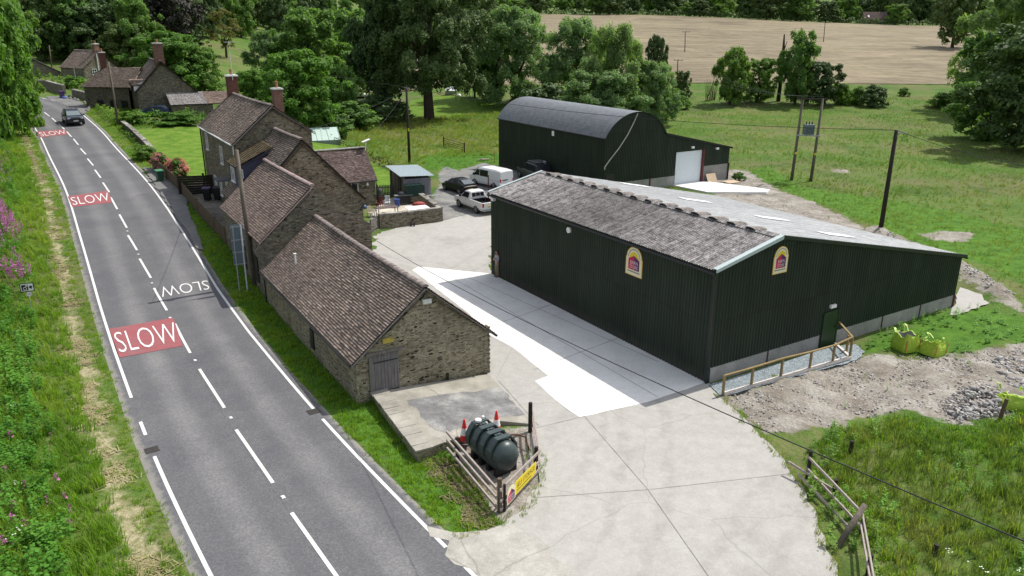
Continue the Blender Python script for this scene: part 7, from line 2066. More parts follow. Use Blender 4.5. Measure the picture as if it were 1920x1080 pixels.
# ================= person leaning on the shed wall
def skin_mesh(name, verts, edges, radii, m, parent, root=0, sub=2):
    me = bpy.data.meshes.new(name); me.from_pydata(verts, edges, []); o = bpy.data.objects.new(name + '_cage', me); scene.collection.objects.link(o)
    o.modifiers.new('s', 'SKIN'); sd_ = o.modifiers.new('u', 'SUBSURF'); sd_.levels = sub; sd_.render_levels = sub
    for i, r_ in enumerate(radii): me.skin_vertices[0].data[i].radius = r_ if hasattr(r_, '__len__') else (r_, r_)
    for i in range(len(verts)): me.skin_vertices[0].data[i].use_root = (i == root)
    bpy.context.view_layer.update()
    nm = bpy.data.meshes.new_from_object(o.evaluated_get(bpy.context.evaluated_depsgraph_get()))
    bpy.data.objects.remove(o); bpy.data.meshes.remove(me); nm.name = name; nm.materials.clear(); nm.materials.append(m)
    nm.polygons.foreach_set('use_smooth', [True] * len(nm.polygons))
    r_ = bpy.data.objects.new(name, nm); scene.collection.objects.link(r_); r_.parent = parent; return r_
skin_c = plain('skin', (.42, .25, .18), .6, 0, .3, .1); shirt_m = plain('grey_shirt', (.4, .39, .42), .85, 0, .2, .15); trouser_m = plain('khaki_trousers', (.24, .205, .15), .9, 0, .2, .15); hair_m = plain('dark_hair', (.02, .016, .013), .7)
_t, _z = shed_t(935, 519)
pp = Vector((8.98, 32.42, 0)) + Matrix.Rotation(SY, 3, 'Z') @ Vector((-.34, max(.9, SL - 1.0), 0))
gp_ = G(932, 520, 0)
pers = thing('person', 'person in grey top and khaki trousers leaning on the shed wall, arms folded', 'person', (gp_.x, gp_.y, .045), R(-62))
Vb = [(0, 0, .95), (0, 0, 1.12), (0, .0, 1.32), (0, .01, 1.46), (0, -.015, 1.53), (0, -.03, 1.6), (0, -.05, 1.67), (0, -.035, 1.755)]
Rb = [(.14, .1), (.13, .1), (.16, .11), (.075, .07), (.055, .055), (.065, .075), (.078, .095), (.07, .08)]
Eb = [(i, i + 1) for i in range(7)]
def chain(start, pts, rad):
    p = start
    for q, r_ in zip(pts, rad): Vb.append(q); Rb.append(r_); Eb.append((p, len(Vb) - 1)); p = len(Vb) - 1
    return p
for s in (-1, 1):
    chain(0, [(s * .09, 0, .88), (s * .1, -.02, .5), (s * .1, .02, .1), (s * .11, -.1, .045), (s * .115, -.17, .04)], [.095, .06, .042, .04, .03])
    w = chain(2, [(s * .17, 0, 1.42), (s * .245, -.02, 1.17), (s * .1, -.2, 1.16 + .05 * (s > 0)), (-s * .03, -.225, 1.18 + .06 * (s > 0))], [.07, .046, .034, (.03, .02)])
    hx = -s * .03; hz = 1.18 + .06 * (s > 0)
    for i in range(4):
        L = (.07, .085, .08, .065)[i]; dz_ = .03 - .02 * i
        chain(w, [(hx - s * .035, -.235, hz + dz_), (hx - s * (.035 + L * .55), -.225, hz + dz_ * 1.15), (hx - s * (.03 + L), -.2, hz + dz_ * 1.2)], [.01, .0085, .007])
    chain(w, [(hx - s * .0, -.24, hz + .045), (hx - s * .02, -.245, hz + .075)], [.011, .008])
body = skin_mesh('body', Vb, Eb, Rb, skin_c, pers, 0, 2)
sv_ = [(0, 0, .92), (0, 0, 1.12), (0, 0, 1.32), (0, .008, 1.45)]; sr_ = [(.165, .125), (.15, .12), (.18, .13), (.085, .085)]; se_ = [(0, 1), (1, 2), (2, 3)]
for s in (-1, 1):
    b = len(sv_); sv_ += [(s * .175, 0, 1.42), (s * .25, -.02, 1.17), (s * .11, -.195, 1.165 + .05 * (s > 0))]; sr_ += [.085, .062, .05]; se_ += [(2, b), (b, b + 1), (b + 1, b + 2)]
skin_mesh('shirt', sv_, se_, sr_, shirt_m, pers, 1, 2)
tv_ = [(0, 0, .98), (0, 0, .92)]; tr2 = [(.16, .12), (.16, .12)]; te_ = [(0, 1)]
for s in (-1, 1):
    b = len(tv_); tv_ += [(s * .095, 0, .84), (s * .105, -.02, .5), (s * .105, .015, .12)]; tr2 += [.115, .09, .075]; te_ += [(1, b), (b, b + 1), (b + 1, b + 2)]
skin_mesh('trousers', tv_, te_, tr2, trouser_m, pers, 0, 2)
for s in (-1, 1): skin_mesh('shoe', [(s * .105, .05, .05), (s * .11, -.08, .045), (s * .115, -.19, .035)], [(0, 1), (1, 2)], [(.05, .05), (.05, .04), (.04, .03)], black_m, pers, 0, 2)
skin_mesh('hair', [(0, .03, 1.62), (0, .01, 1.7), (0, -.03, 1.77)], [(0, 1), (1, 2)], [(.075, .06), (.095, .085), (.085, .085)], hair_m, pers, 0, 2)
for s in (-1, 1):
    mb = MB(); mb.lathe([(.012 * math.cos(a), .012 * math.sin(a)) for a in np.linspace(-1.5, 1.5, 5)], 8, (s * .03, -.138, 1.675)); mb.build('eye', black_m, body)
    mb = MB(); mb.box((s * .082, -.03, 1.665), (.02, .04, .06)); mb.build('ear', skin_c, body)
mb = MB(); mb.tube([(0, -.135, 1.675), (0, -.162, 1.65), (0, -.14, 1.642)], [.008, .014, .01], 6); mb.build('nose', skin_c, body)
mb = MB(); mb.box((0, -.128, 1.622), (.045, .012, .01)); mb.build('mouth', plain('lip', (.3, .12, .1), .5), body)
# ------------------------------------------------------------------ trees and plants
def unit(v): return v / (np.linalg.norm(v, axis=-1, keepdims=True) + 1e-9)
def leaf_cards(P, Nrm, size, rg, aspect=.55, fold=.25):
    """rhombic leaf sprays at P facing roughly along Nrm"""
    n = len(P)
    N = unit(Nrm + rg.normal(0, .55, (n, 3)))
    A = unit(np.cross(N, rg.normal(0, 1, (n, 3))))
    B = np.cross(N, A)
    s = size * rg.uniform(.6, 1.35, (n, 1))
    V = np.stack([P - A * s * .5, P + B * s * aspect * .5 - N * s * fold * .3, P + A * s * .5 - N * s * fold, P - B * s * aspect * .5 - N * s * fold * .3], 1).reshape(-1, 3)
    F = np.arange(n * 4).reshape(-1, 4)
    return V, F
def crown_mesh(name, seed, kind, nleaf, leaf, mats):
    """crown in a box one unit wide (x, y) and one unit tall (z from 0 to 1)"""
    rg = np.random.default_rng(seed)
    C = []; Rr = []
    nlobe, lr, ncl, cr = {'round': (30, .19, 230, .06), 'tall': (30, .165, 230, .056), 'willow': (42, .135, 300, .05), 'bush': (16, .24, 100, .105), 'giant': (84, .115, 560, .042), 'airy': (20, .17, 110, .055)}[kind]
    def prof(z):
        if kind == 'giant': return .5 * (1 - max(0, z - .6) ** 2 * 2.4) * (.72 + .28 * min(1, z / .3))
        if kind == 'tall': return .46 * (math.sin(math.pi * min(1, .12 + z * .86)) ** .6)
        if kind == 'willow': return .5 * math.sqrt(max(.02, 1 - ((z - .38) / .64) ** 2))
        if kind == 'bush': return .5 * math.sqrt(max(.02, 1 - z * z))
        return .5 * math.sqrt(max(.02, 1 - ((z - .47) / .56) ** 2))
    lobes = []
    for k in range(nlobe):
        z = (k + rg.uniform(.1, .9)) / nlobe * (.92 if kind != 'bush' else .7) + .03
        z = min(z, 1 - lr * .7); a = k * 2.4 + rg.uniform(-.5, .5); q = max(0, prof(z) - lr * .62) * (rg.uniform(.7, 1.05) if k % 3 else rg.uniform(.05, .6))
        lobes.append((q * math.cos(a), q * math.sin(a), z, lr * rg.uniform(.75, 1.2)))
    for k in range(ncl):
        x, y, z, r_ = lobes[k % nlobe]
        d = unit(rg.normal(0, 1, 3)); d[2] = abs(d[2]) if rg.random() < .72 else d[2]
        C.append((x + d[0] * r_ * .78, y + d[1] * r_ * .78, min(.98, max(.015, z + d[2] * r_ * .7)))); Rr.append(cr * rg.uniform(.6, 1.35))
    C = np.array(C); Rr = np.array(Rr)
    idx = rg.choice(ncl, nleaf, p=Rr ** 2 / (Rr ** 2).sum())
    d = unit(rg.normal(0, 1, (nleaf, 3))); d[:, 2] = np.where(rg.random(nleaf) < .55, np.abs(d[:, 2]), d[:, 2])
    rr_ = rg.uniform(.3, 1.0, (nleaf, 1)) ** .45 * rg.choice([1, 1, 1, 1.12, 1.25], (nleaf, 1))
    P = C[idx] + d * Rr[idx][:, None] * rr_ * np.array([1, 1, .85 if kind != 'giant' else 1.1])
    up = np.array([0, 0, .35])
    if kind in ('willow', 'tall'): P[:, 2] += .02 * rg.normal(0, 1, nleaf)
    out = unit(P * np.array([1, 1, .6]) - np.array([0, 0, .25]))
    Nn = d * .8 + up + out * .5
    V, F = leaf_cards(P, Nn, leaf, rg, .34 if kind == 'willow' else .6)
    u = np.repeat(np.clip(.5 + .22 * rg.normal(0, 1, nleaf) + .22 * (rg.random(ncl)[idx] - .5), 0, 1), 4)
    o = raw_mesh(name, V, F, mats, uv=np.stack([u, u], 1))
    return o
def trunk_mesh(name, h, r_, seed, limbs=6, spread=.25):
    r2 = random.Random(seed); mb = MB()
    top = .8
    mb.tube([(0, 0, -.06), (0, 0, .01), (.01, 0, .25), (-.01, .01, .5), (.01, .0, top)], [r_ * 1.5, r_ * 1.1, r_ * .85, r_ * .6, r_ * .2], 8)
    for k in range(limbs):
        a = k * 2.4 + r2.random(); z0 = r2.uniform(.18, .5); s = spread * r2.uniform(.7, 1.2)
        mb.tube([(0, 0, z0), (s * .5 * math.cos(a), s * .5 * math.sin(a), z0 + .12), (s * math.cos(a), s * math.sin(a), z0 + .3)], [r_ * .5, r_ * .32, r_ * .1], 6)
    return mb.build(name, bark_m, smooth=True)
proto = {}
def make_proto(key, kind, seed, nleaf, leaf, mat):
    """first tree of a kind: its crown and trunk meshes are shared by the copies"""
    c = crown_mesh('crown', seed, kind, nleaf, leaf, mat)
    t = trunk_mesh('trunk', 1, .035 if kind != 'giant' else .05, seed, 6 if kind != 'bush' else 9, .25)
    proto[key] = (c.data, t.data)
    bpy.data.objects.remove(c); bpy.data.objects.remove(t)
for k in range(2):
    make_proto(('round', k), 'round', 10 + k, 26000, .036, leaf_mid)
    make_proto(('dark', k), 'round', 20 + k, 26000, .036, leaf_dark)
make_proto(('tall', 0), 'tall', 31, 25000, .037, leaf_mid)
make_proto(('tall', 1), 'tall', 32, 25000, .037, leaf_dark)
make_proto(('bright', 0), 'round', 41, 25000, .036, leaf_bright)
make_proto(('bright', 1), 'tall', 42, 25000, .036, leaf_bright)
make_proto(('willow', 0), 'willow', 51, 40000, .036, leaf_willow)
make_proto(('willow', 1), 'willow', 52, 40000, .036, leaf_willow)
make_proto(('giant', 0), 'giant', 61, 120000, .019, leaf_dark)
make_proto(('purple', 0), 'round', 71, 22000, .034, leaf_purple)
make_proto(('pale', 0), 'airy', 81, 9000, .03, leaf_pale)
make_proto(('bush', 0), 'bush', 91, 8500, .062, leaf_mid)
make_proto(('bush', 1), 'bush', 92, 8500, .062, leaf_bright)
make_proto(('bush', 2), 'bush', 93, 8500, .062, leaf_dark)
make_proto(('blossom', 0), 'bush', 94, 3500, .07, leaf_pink)

def plant(key, loc, w, h, label, cat='tree', group=None, name='tree', crown_z=.12, rz=None):
    t = thing(name, label, cat, loc, random.uniform(0, 6.28) if rz is None else rz, group)
    cm, tm = proto[key]
    c = bpy.data.objects.new('crown' if cat == 'tree' else 'foliage', cm); scene.collection.objects.link(c); c.parent = t
    cz = h * crown_z
    c.location = (0, 0, cz); c.scale = (w, w, h - cz)
    s = bpy.data.objects.new('trunk' if cat == 'tree' else 'stem', tm); scene.collection.objects.link(s); s.parent = t
    s.scale = (max(w * .8, .5), max(w * .8, .5), h * .9)
    return t
def tree_px(u, vb, vt, wpx, key, label, cat='tree', group=None, name='tree', crown_z=.08, back=0.):
    g = G(u, vb)
    if back: g = g + Vector((g.x, g.y, 0)).normalized() * back; g.z = T(g.x, g.y)
    h = height_to(g, vt); w = wpx * math.hypot(g.y, CAM_H) / FPX
    g.z = land_z(g.x, g.y) if g.x < -20 else g.z
    return plant(key, g, w, h, label, cat, group, name, crown_z)

# trees that can be told apart
for (u, v, vt, w, k, l) in ((700, 228, 178, 105, 2, 'dark shrub at the foot of the towering tree, nearest the pole'), (655, 240, 188, 95, 0, 'green shrub between farmhouse tree and towering tree'), (738, 222, 186, 70, 2, 'dark shrub just left of the thick trunk'), (622, 254, 205, 75, 0, 'low shrub behind the greenhouse')): tree_px(u, v, vt, w, ('bush', k), l, 'shrub', name='shrub', crown_z=0)
tree_px(805, 224, -95, 225, ('giant', 0), 'towering dark tree with thick trunk on the far lawn, tallest in view', crown_z=.15)
tree_px(715, 216, -20, 120, ('tall', 1), 'dark tree merging into the left flank of the towering tree', crown_z=.02)
tree_px(890, 183, 20, 70, ('dark', 1), 'drooping dark tree at the right flank of the towering tree', crown_z=.05)
tree_px(565, 250, 98, 165, ('bright', 0), 'bright leafy tree right behind the farmhouse chimneys', crown_z=.02)
tree_px(480, 205, 132, 90, ('bright', 1), 'light green tree between the two farmhouse chimneys', crown_z=.02)
tree_px(648, 232, 128, 85, ('tall', 0), 'mid green conical tree right of the bright farmhouse tree', crown_z=.02)
tree_px(578, 252, 180, 95, ('round', 1), 'spreading tree above the kitchen wing roof', crown_z=.02)
tree_px(585, 190, 18, 150, ('round', 0), 'tall grey green tree behind the farmhouse in the wood edge', crown_z=.06)
tree_px(662, 190, 15, 120, ('round', 1), 'tall rounded tree left of the towering dark tree', crown_z=.06)
tree_px(516, 172, 62, 105, ('willow', 0), 'silvery bushy tree on the slope behind the farmhouse', crown_z=.05)
tree_px(322, 176, 62, 150, ('bright', 0), 'round lime green tree rising behind the dark cottage roof', crown_z=.03)
tree_px(385, 178, 90, 80, ('round', 0), 'green tree just right of the lime green round tree', crown_z=.03)
tree_px(322, 108, -30, 125, ('purple', 0), 'almost black copper leaved tree in the wood behind the cottages', crown_z=.1)
tree_px(425, 108, 18, 72, ('pale', 0), 'pale olive half bare tree beside the copper tree', crown_z=.2)
tree_px(352, 98, 40, 70, ('dark', 0), 'rounded dark grey tree in front of the copper tree', crown_z=.08)
tree_px(245, 135, 45, 90, ('dark', 1), 'dark rounded tree behind the roadside cottage chimney', crown_z=.05)
tree_px(140, 112, 82, 60, ('bright', 1), 'low yellow green tree behind the roadside cottage roof', crown_z=.02)
tree_px(215, 128, 92, 60, ('round', 1), 'low mid green tree between the two cottage roofs', crown_z=.02)
# willows and trees beside the stream
tree_px(968, 196, 18, 165, ('willow', 0), 'large pale willow left of the dutch barn roof', crown_z=.02)
tree_px(915, 188, 75, 70, ('tall', 1), 'dark ivy clad tree between towering tree and willow', crown_z=.02)
tree_px(1085, 215, 38, 150, ('willow', 1), 'tallest willow directly behind the dutch barn roof', crown_z=.02)
tree_px(1150, 238, 52, 125, ('willow', 0), 'willow right of the tallest one behind the dutch barn', crown_z=.02)
tree_px(1130, 245, 135, 175, ('willow', 1), 'low spreading willow in front of the taller willows', crown_z=.01)
tree_px(1220, 236, 118, 110, ('willow', 0), 'low willow at the right end of the willow group', crown_z=.01)
tree_px(1020, 240, 155, 110, ('bush', 2), 'dark shrub at the foot of the willows behind the barn roof', 'shrub', name='shrub', crown_z=0)
tree_px(1227, 196, 70, 50, ('dark', 0), 'narrow dark tree standing out against the hay field by the willows', crown_z=.03)
tree_px(1190, 200, 96, 55, ('tall', 1), 'small dark tree just left of the narrow dark tree', crown_z=.03)
tree_px(1277, 190, 133, 38, ('dark', 1), 'small round dark bush below the short power pole', 'shrub', name='shrub', crown_z=0)
tree_px(1265, 205, 165, 50, ('bush', 0), 'low green shrub at the right foot of the willow group', 'shrub', name='shrub', crown_z=0)
# hedge trees in front of the hay field
tree_px(1368, 196, 92, 78, ('tall', 0), 'upright grey green tree leftmost in the hedge below hay field', crown_z=.02)
tree_px(1420, 192, 108, 78, ('round', 1), 'rounded tree second from left in the hedge below hay field', crown_z=.02)
tree_px(1490, 196, 62, 88, ('tall', 0), 'tallest hedge tree with a dead snag at its left', crown_z=.02)
tree_px(1540, 197, 118, 74, ('dark', 0), 'dark rounded hawthorn right of the tallest hedge tree', crown_z=.01)
tree_px(1576, 196, 152, 40, ('bush', 1), 'light green shrub right of the dark hawthorn', 'shrub', name='shrub', crown_z=0)
tree_px(1606, 196, 160, 36, ('bush', 0), 'small grey green shrub at the hedge gap', 'shrub', name='shrub', crown_z=0)
tree_px(1636, 200, 158, 50, ('bush', 2), 'dark low shrub right of the hedge gap', 'shrub', name='shrub', crown_z=0)
tree_px(1694, 180, 163, 20, ('bush', 0), 'tiny shrub alone in green grass below hay field', 'shrub', name='shrub', crown_z=0)
sg = G(1459, 190); t = thing('dead_tree', 'bare dead trunk sticking up left of the tallest hedge tree', 'dead tree', sg)
hs = height_to(sg, 64); mb = MB(); mb.tube([(0, 0, 0), (.1, 0, hs * .5), (-.1, 0, hs * .8), (-.25, 0, hs)], [.45, .35, .28, .12], 8); mb.tube([(0, 0, hs * .75), (.5, 0, hs * .9)], [.12, .05], 6); mb.build('snag', bark_m, t)
for i, (u, v) in enumerate(((1326, 190), (1336, 188))):
    g = G(u, v); t = thing('dead_shrub', ['bare twiggy stems at left end of the hedge', 'second clump of bare twigs by the hedge tree'][i], 'shrub', g); mb = MB(); r_ = random.Random(i)
    for k in range(14): mb.tube([(r_.uniform(-.5, .5), 0, 0), (r_.uniform(-1.2, 1.2), r_.uniform(-.5, .5), r_.uniform(2.5, 5.5))], [.05, .015], 4)
    mb.build('stem', bark_m, t)
# big trees at the right edge
tree_px(1785, 90, -35, 95, ('dark', 0), 'lone dark oak inside the hay field near its right side', crown_z=.08)
tree_px(1880, 205, -70, 190, ('willow', 1), 'tall feathery tree at the right edge against the field', crown_z=.12)
tree_px(1835, 222, 60, 130, ('round', 0), 'leaning green tree at right with crown spilling over the field', crown_z=.1)
tree_px(1930, 285, 40, 250, ('dark', 1), 'great dark tree filling the right edge above the meadow', crown_z=.02)
tree_px(1850, 262, 150, 150, ('round', 1), 'mid green tree at the foot of the great dark right tree', crown_z=.0)
tree_px(1795, 205, 168, 90, ('bush', 0), 'low bramble clump left of the right edge trees', 'shrub', name='shrub', crown_z=0)
tree_px(1985, 250, 10, 170, ('dark', 0), 'dark tree cut off by the right edge', crown_z=.03)
# road-side wood at the left edge
LW = [(8, 262, -70, 170, ('bright', 1)), (40, 240, 20, 95, ('round', 0)), (-60, 300, -120, 220, ('bright', 0)), (-10, 222, -80, 180, ('round', 1)), (30, 205, -20, 110, ('bright', 1)), (-110, 250, -100, 200, ('dark', 0)), (50, 225, 110, 70, ('round', 1)), (-150, 340, -140, 240, ('round', 0))]
LL = ['sunlit leafy tree at left edge overhanging the road', 'mid height tree leaning over the road bend', 'big bright tree cut off by the left edge', 'tall tree at left edge behind the sunlit one', 'light green tree above the road bend', 'dark tree outside the left edge of the wood', 'low overhanging tree nearest the road bend', 'tree on the bank at the far left']
for (u, vb, vt, w, k), l in zip(LW, LL): tree_px(u, vb, vt, w, k, l, crown_z=.0)
# the wood behind the cottages and behind the farmhouse
r_ = random.Random(21)
kinds = [('round', 0), ('round', 1), ('dark', 0), ('dark', 1), ('tall', 0), ('tall', 1), ('round', 0)]
wl_lab = 'broadleaf tree in the dense wood rising behind the cottages'
n = 0
for row, (vb, dv) in enumerate(((128, 10), (112, 8), (98, 7), (84, 7), (70, 6), (56, 6), (42, 5))):
    for u in range(40, 640 if row > 2 else 470, 62):
        uu = u + r_.uniform(-22, 22) + (row % 2) * 30; v = vb + r_.uniform(-dv, dv) * .5
        if row < 1 and 95 < uu < 250: continue
        if row < 4 and 268 < uu < 462: continue
        g = G(uu, v)
        hh_ = r_.uniform(11, 17); ww = r_.uniform(10, 14)
        plant(kinds[r_.randrange(len(kinds))], g, ww, hh_, wl_lab, group='trees of the wood behind the cottages', crown_z=.04); n += 1
for (u, v, h) in [(470, 60, 16), (520, 52, 17), (600, 50, 16), (650, 60, 18), (690, 45, 18), (740, 50, 18), (800, 60, 18), (860, 60, 16), (915, 50, 14), (560, 30, 18), (620, 28, 18), (680, 20, 20), (760, 20, 20), (840, 25, 20), (900, 25, 18), (500, 25, 18), (700, 120, 14), (760, 110, 16), (830, 105, 15), (890, 100, 13), (930, 95, 12), (640, 110, 15)]:
    plant(kinds[r_.randrange(7)], G(u, v), 13, h, 'tree behind the towering dark tree', group='trees behind the towering tree', crown_z=.04)
# trees along the top of the hay field and the wood beyond
top = [(930, 30, 55, 'round'), (1003, 28, 50, 'dark'), (1118, 29, 62, 'round'), (1142, 31, 60, 'dark'), (1290, 38, 30, 'round'), (1312, 38, 36, 'dark'), (1346, 39, 30, 'round'), (1436, 42, 62, 'dark'), (1492, 43, 66, 'round'), (1548, 44, 40, 'dark'), (1566, 44, 30, 'round'), (1680, 45, 40, 'round')]
for i, (u, v, w, k) in enumerate(top):
    g = Vector((0, 0, 0)); d = ray(u, v); yy = 464; p = CAMP + d * (yy / d.y); g = Vector((p.x, yy, T(p.x, yy)))
    s = w * 485 / FPX
    plant((k, i % 2), g, s * 1.05, s * (.72 if w < 40 else .85), 'field tree number along the hedge above the hay field' if False else 'round crowned tree on the hedge line above the hay field', group='trees along the top hedge of the hay field', crown_z=.06)
for i in range(90):
    u = r_.uniform(1150, 1960); yy = r_.uniform(480, 620); d = ray(u, 40); x = d.x / d.y * yy
    plant(kinds[r_.randrange(6)] if r_.random() < .5 else ('dark', i % 2), (x, yy, T(x, yy)), r_.uniform(13, 20), r_.uniform(13, 21), 'tree of the far wood beyond the hay field', group='trees of the far wood', crown_z=.02)
for i in range(70):
    u = r_.uniform(860, 1250); yy = r_.uniform(620, 1050); d = ray(u, 40); x = d.x / d.y * yy
    plant(kinds[r_.randrange(7)], (x, yy, T(x, yy)), r_.uniform(12, 20), r_.uniform(7, 13), 'small far tree on the hills beyond the hay field', group='far hillside trees', crown_z=.02)
for i in range(60):
    u = r_.uniform(-100, 2000); yy = r_.uniform(1150, 2100); d = ray(u, 40); x = d.x / d.y * yy
    plant(kinds[r_.randrange(7)], (x, yy, T(x, yy)), r_.uniform(30, 60), r_.uniform(16, 24), 'tree on the farthest hillside', group='farthest hillside trees', crown_z=0)
# far farmhouse beyond the field
d = ray(1640, 40); x = d.x / d.y * 476; fz = T(x, 476)
fh = thing('far_farmhouse', 'low brown roofed farmhouse beyond the top of the hay field', 'house', (x, 474, fz), R(5))
mb = MB(); gable_walls(mb, -3, 3, 0, 14, 0, 2.5, 2.5, 0, 6.5); o = mb.build('wall', stone_d, fh); o.rotation_euler = (0, 0, R(-90)); o.location = (-7, 3, 0)
mb = MB(); tile_slope(mb, (-7.3, -.3, 2.3), (7.3, -.3, 2.3), (-7.3, 3, 6.7), (7.3, 3, 6.7), .3, .4, .02, 3); mb.build('roof', tile_wing, fh)
mb = MB(); mb.slab([(-5, .6, 3.7), (-4, .6, 3.7), (-4, 1.4, 4.8), (-5, 1.4, 4.8)], (0, -.1, .1)); mb.build('rooflight', white_m, fh)

# hedges
def hedge(label, pts, h, w, key, n_per=1.4, seed=1, lf=.32, zf=None):
    rg = np.random.default_rng(seed); P = []; Nn = []
    for a, b in zip(pts[:-1], pts[1:]):
        a = Vector(a[:2]); b = Vector(b[:2]); L = (b - a).length; n = int(L * w * h * 16 / (lf / .32) ** 2 * n_per)
        t = rg.random(n); s = rg.uniform(-.5, .5, n); z = rg.random(n) ** .6
        d = (b - a) / L; nn = Vector((-d.y, d.x))
        wob = .8 + .25 * np.sin(t * L * .9 + seed) + .15 * np.sin(t * L * 2.3)
        x = a.x + (b.x - a.x) * t + nn.x * s * w * wob; y = a.y + (b.y - a.y) * t + nn.y * s * w * wob
        zz = np.array([land_z(q, w_) if q < 0 else T(q, w_) for q, w_ in zip(x[::40], y[::40])]); zz = np.repeat(zz, 40)[:n]
        zz = Tn(x, y) + (np.mean(zz - Tn(x[::40], y[::40])[:len(zz[::1])][:1]) * 0)
        P.append(np.stack([x, y, zz + z * h * wob], 1)); Nn.append(np.stack([nn.x * s * 3, nn.y * s * 3, z + .2], 1))
    P = np.concatenate(P); Nn = np.concatenate(Nn)
    V, F = leaf_cards(P, Nn, lf, rg, .6)
    u = np.repeat(np.clip(.5 + .25 * rg.normal(0, 1, len(P)), 0, 1), 4)
    o = raw_mesh('hedge', V, F, key, uv=np.stack([u, u], 1))
    return tag(o, label, 'hedge')
hedge('long dark hedge along the top edge of the hay field', [(-30, 461), (60, 461), (150, 461), (268, 461)], 3.4, 3.0, leaf_dark, 1.3, 3, .9)
hedge('wild green hedge at the far side of the front lawn', W([(240, 236), (300, 232), (385, 232), (400, 230)]), 1.7, 2.6, leaf_bright, .8, 4, .4)
hedge('trimmed dark hedge between road and the dark cottage', W([(186, 208), (200, 218), (214, 232)]), 1.3, 1.5, leaf_mid, 1, 5, .3)
hedge('rough hedge behind the roadside wall by the cottage', W([(75, 158), (110, 160), (150, 165), (178, 180)]), 1.7, 4, leaf_mid, .6, 6, .45)
hedge('overgrown brown green hedge between side lawn and meadow', W([(625, 268), (680, 290), (735, 320), (752, 330)]), 1.1, 1.2, mk_leaf('hedge_brown', [(.2, (.05, .045, .02)), (.5, (.08, .09, .03)), (.8, (.12, .13, .045))]), .9, 7, .28)
hedge('dark hedge behind the far lawn left of the dutch barn', W([(880, 196), (960, 206), (1000, 215)]), 1.6, 2.0, leaf_mid, .6, 8, .45)
hedge('weeds growing along the low garden wall by the road', W([(226, 244), (250, 268), (268, 292), (285, 302)]), .7, 1.0, leaf_mid, 1, 9, .22)
for i, (u, v, w, l) in enumerate(((303, 322, 34, 'pink flowering rhododendron left of its neighbour over the board fence'), (334, 332, 38, 'pink flowering rhododendron beside the small picket fence'))):
    tree_px(u, v, v - 38, w, ('bush', 0), l, 'shrub', name='flowering_shrub', crown_z=0)
    g = G(u, v); s = bpy.data.objects.new('blossom', proto[('blossom', 0)][0]); scene.collection.objects.link(s)
    t = [o for o in scene.objects if o.get('label') == l][0]; s.parent = t; h = height_to(g, v - 38); ww = w * g.length / FPX
    s.scale = (ww * 1.06, ww * 1.06, h * 1.05)
tree_px(275, 300, 272, 50, ('bush', 0), 'green shrub behind the low wall left of the rhododendrons', 'shrub', name='shrub', crown_z=0)
tree_px(250, 232, 205, 60, ('bush', 1), 'bright shrub in front of the dark cottage gable', 'shrub', name='shrub', crown_z=0)
tree_px(330, 232, 208, 90, ('bush', 1), 'broad bright shrub below the cottage lean-to', 'shrub', name='shrub', crown_z=0)
tree_px(138, 165, 140, 40, ('bush', 1), 'bright shrub beside the roadside cottage wall', 'shrub', name='shrub', crown_z=0)
tree_px(1385, 338, 322, 24, ('bush', 0), 'small green weed clump at dutch barn corner', 'weeds', name='weed_clump', crown_z=0)

# ------------------------------------------------------------------ grass, weeds and flowers
def tuft_t(seed, nb, h, spread, w):
    rg = np.random.default_rng(seed); V = []; F = []; U = []
    for k in range(nb):
        a = rg.uniform(0, 6.28); b = np.array([math.cos(a), math.sin(a), 0]) * rg.uniform(0, spread); l = rg.uniform(.6, 1.1) * h
        a2 = rg.uniform(0, 6.28); d = np.array([math.cos(a2), math.sin(a2), 0]); s = np.array([-d[1], d[0], 0]) * w * rg.uniform(.7, 1.3); ln = rg.uniform(.25, .8) * l
        i = len(V); V += [b - s, b + s, b + d * ln * .35 + np.array([0, 0, l * .6]) + s * .7, b + d * ln * .35 + np.array([0, 0, l * .6]) - s * .7, b + d * ln + np.array([0, 0, l * .92])]
        F += [(i, i + 1, i + 2), (i, i + 2, i + 3), (i + 3, i + 2, i + 4)]; U += [rg.uniform(0, 1)] * 5
    return np.array(V), np.array(F), np.array(U)
def weed_t(seed, h, nl, ls):
    rg = np.random.default_rng(seed); V = []; F = []; U = []
    for st in range(3):
        bx = rg.normal(0, .1, 2); lean = rg.normal(0, .12, 2)
        for k in range(nl):
            f = (k + 1) / nl; c = np.array([bx[0] + lean[0] * f, bx[1] + lean[1] * f, h * f * rg.uniform(.9, 1.05)]); a = rg.uniform(0, 6.28)
            d = np.array([math.cos(a), math.sin(a), rg.uniform(-.3, .5)]); s = np.array([-math.sin(a), math.cos(a), 0]) * ls * .28; L = ls * (1.2 - .5 * f)
            i = len(V); V += [c, c + d * L * .5 + s, c + d * L, c + d * L * .5 - s]; F += [(i, i + 1, i + 2), (i, i + 2, i + 3)]; U += [rg.uniform(0, 1)] * 4
    return np.array(V), np.array(F), np.array(U)
def spire_t(seed, h):
    rg = np.random.default_rng(seed); V = []; F = []; U = []
    for k in range(26):
        f = rg.random(); z = h * (.62 + .38 * f); r_ = .09 * (1.1 - f); a = rg.uniform(0, 6.28)
        c = np.array([math.cos(a) * r_, math.sin(a) * r_, z]); n = rg.normal(0, .035, (3, 3)); i = len(V)
        V += [c + n[0], c + n[1], c + n[2]]; F += [(i, i + 1, i + 2)]; U += [rg.uniform(0, 1)] * 3
    return np.array(V), np.array(F), np.array(U)
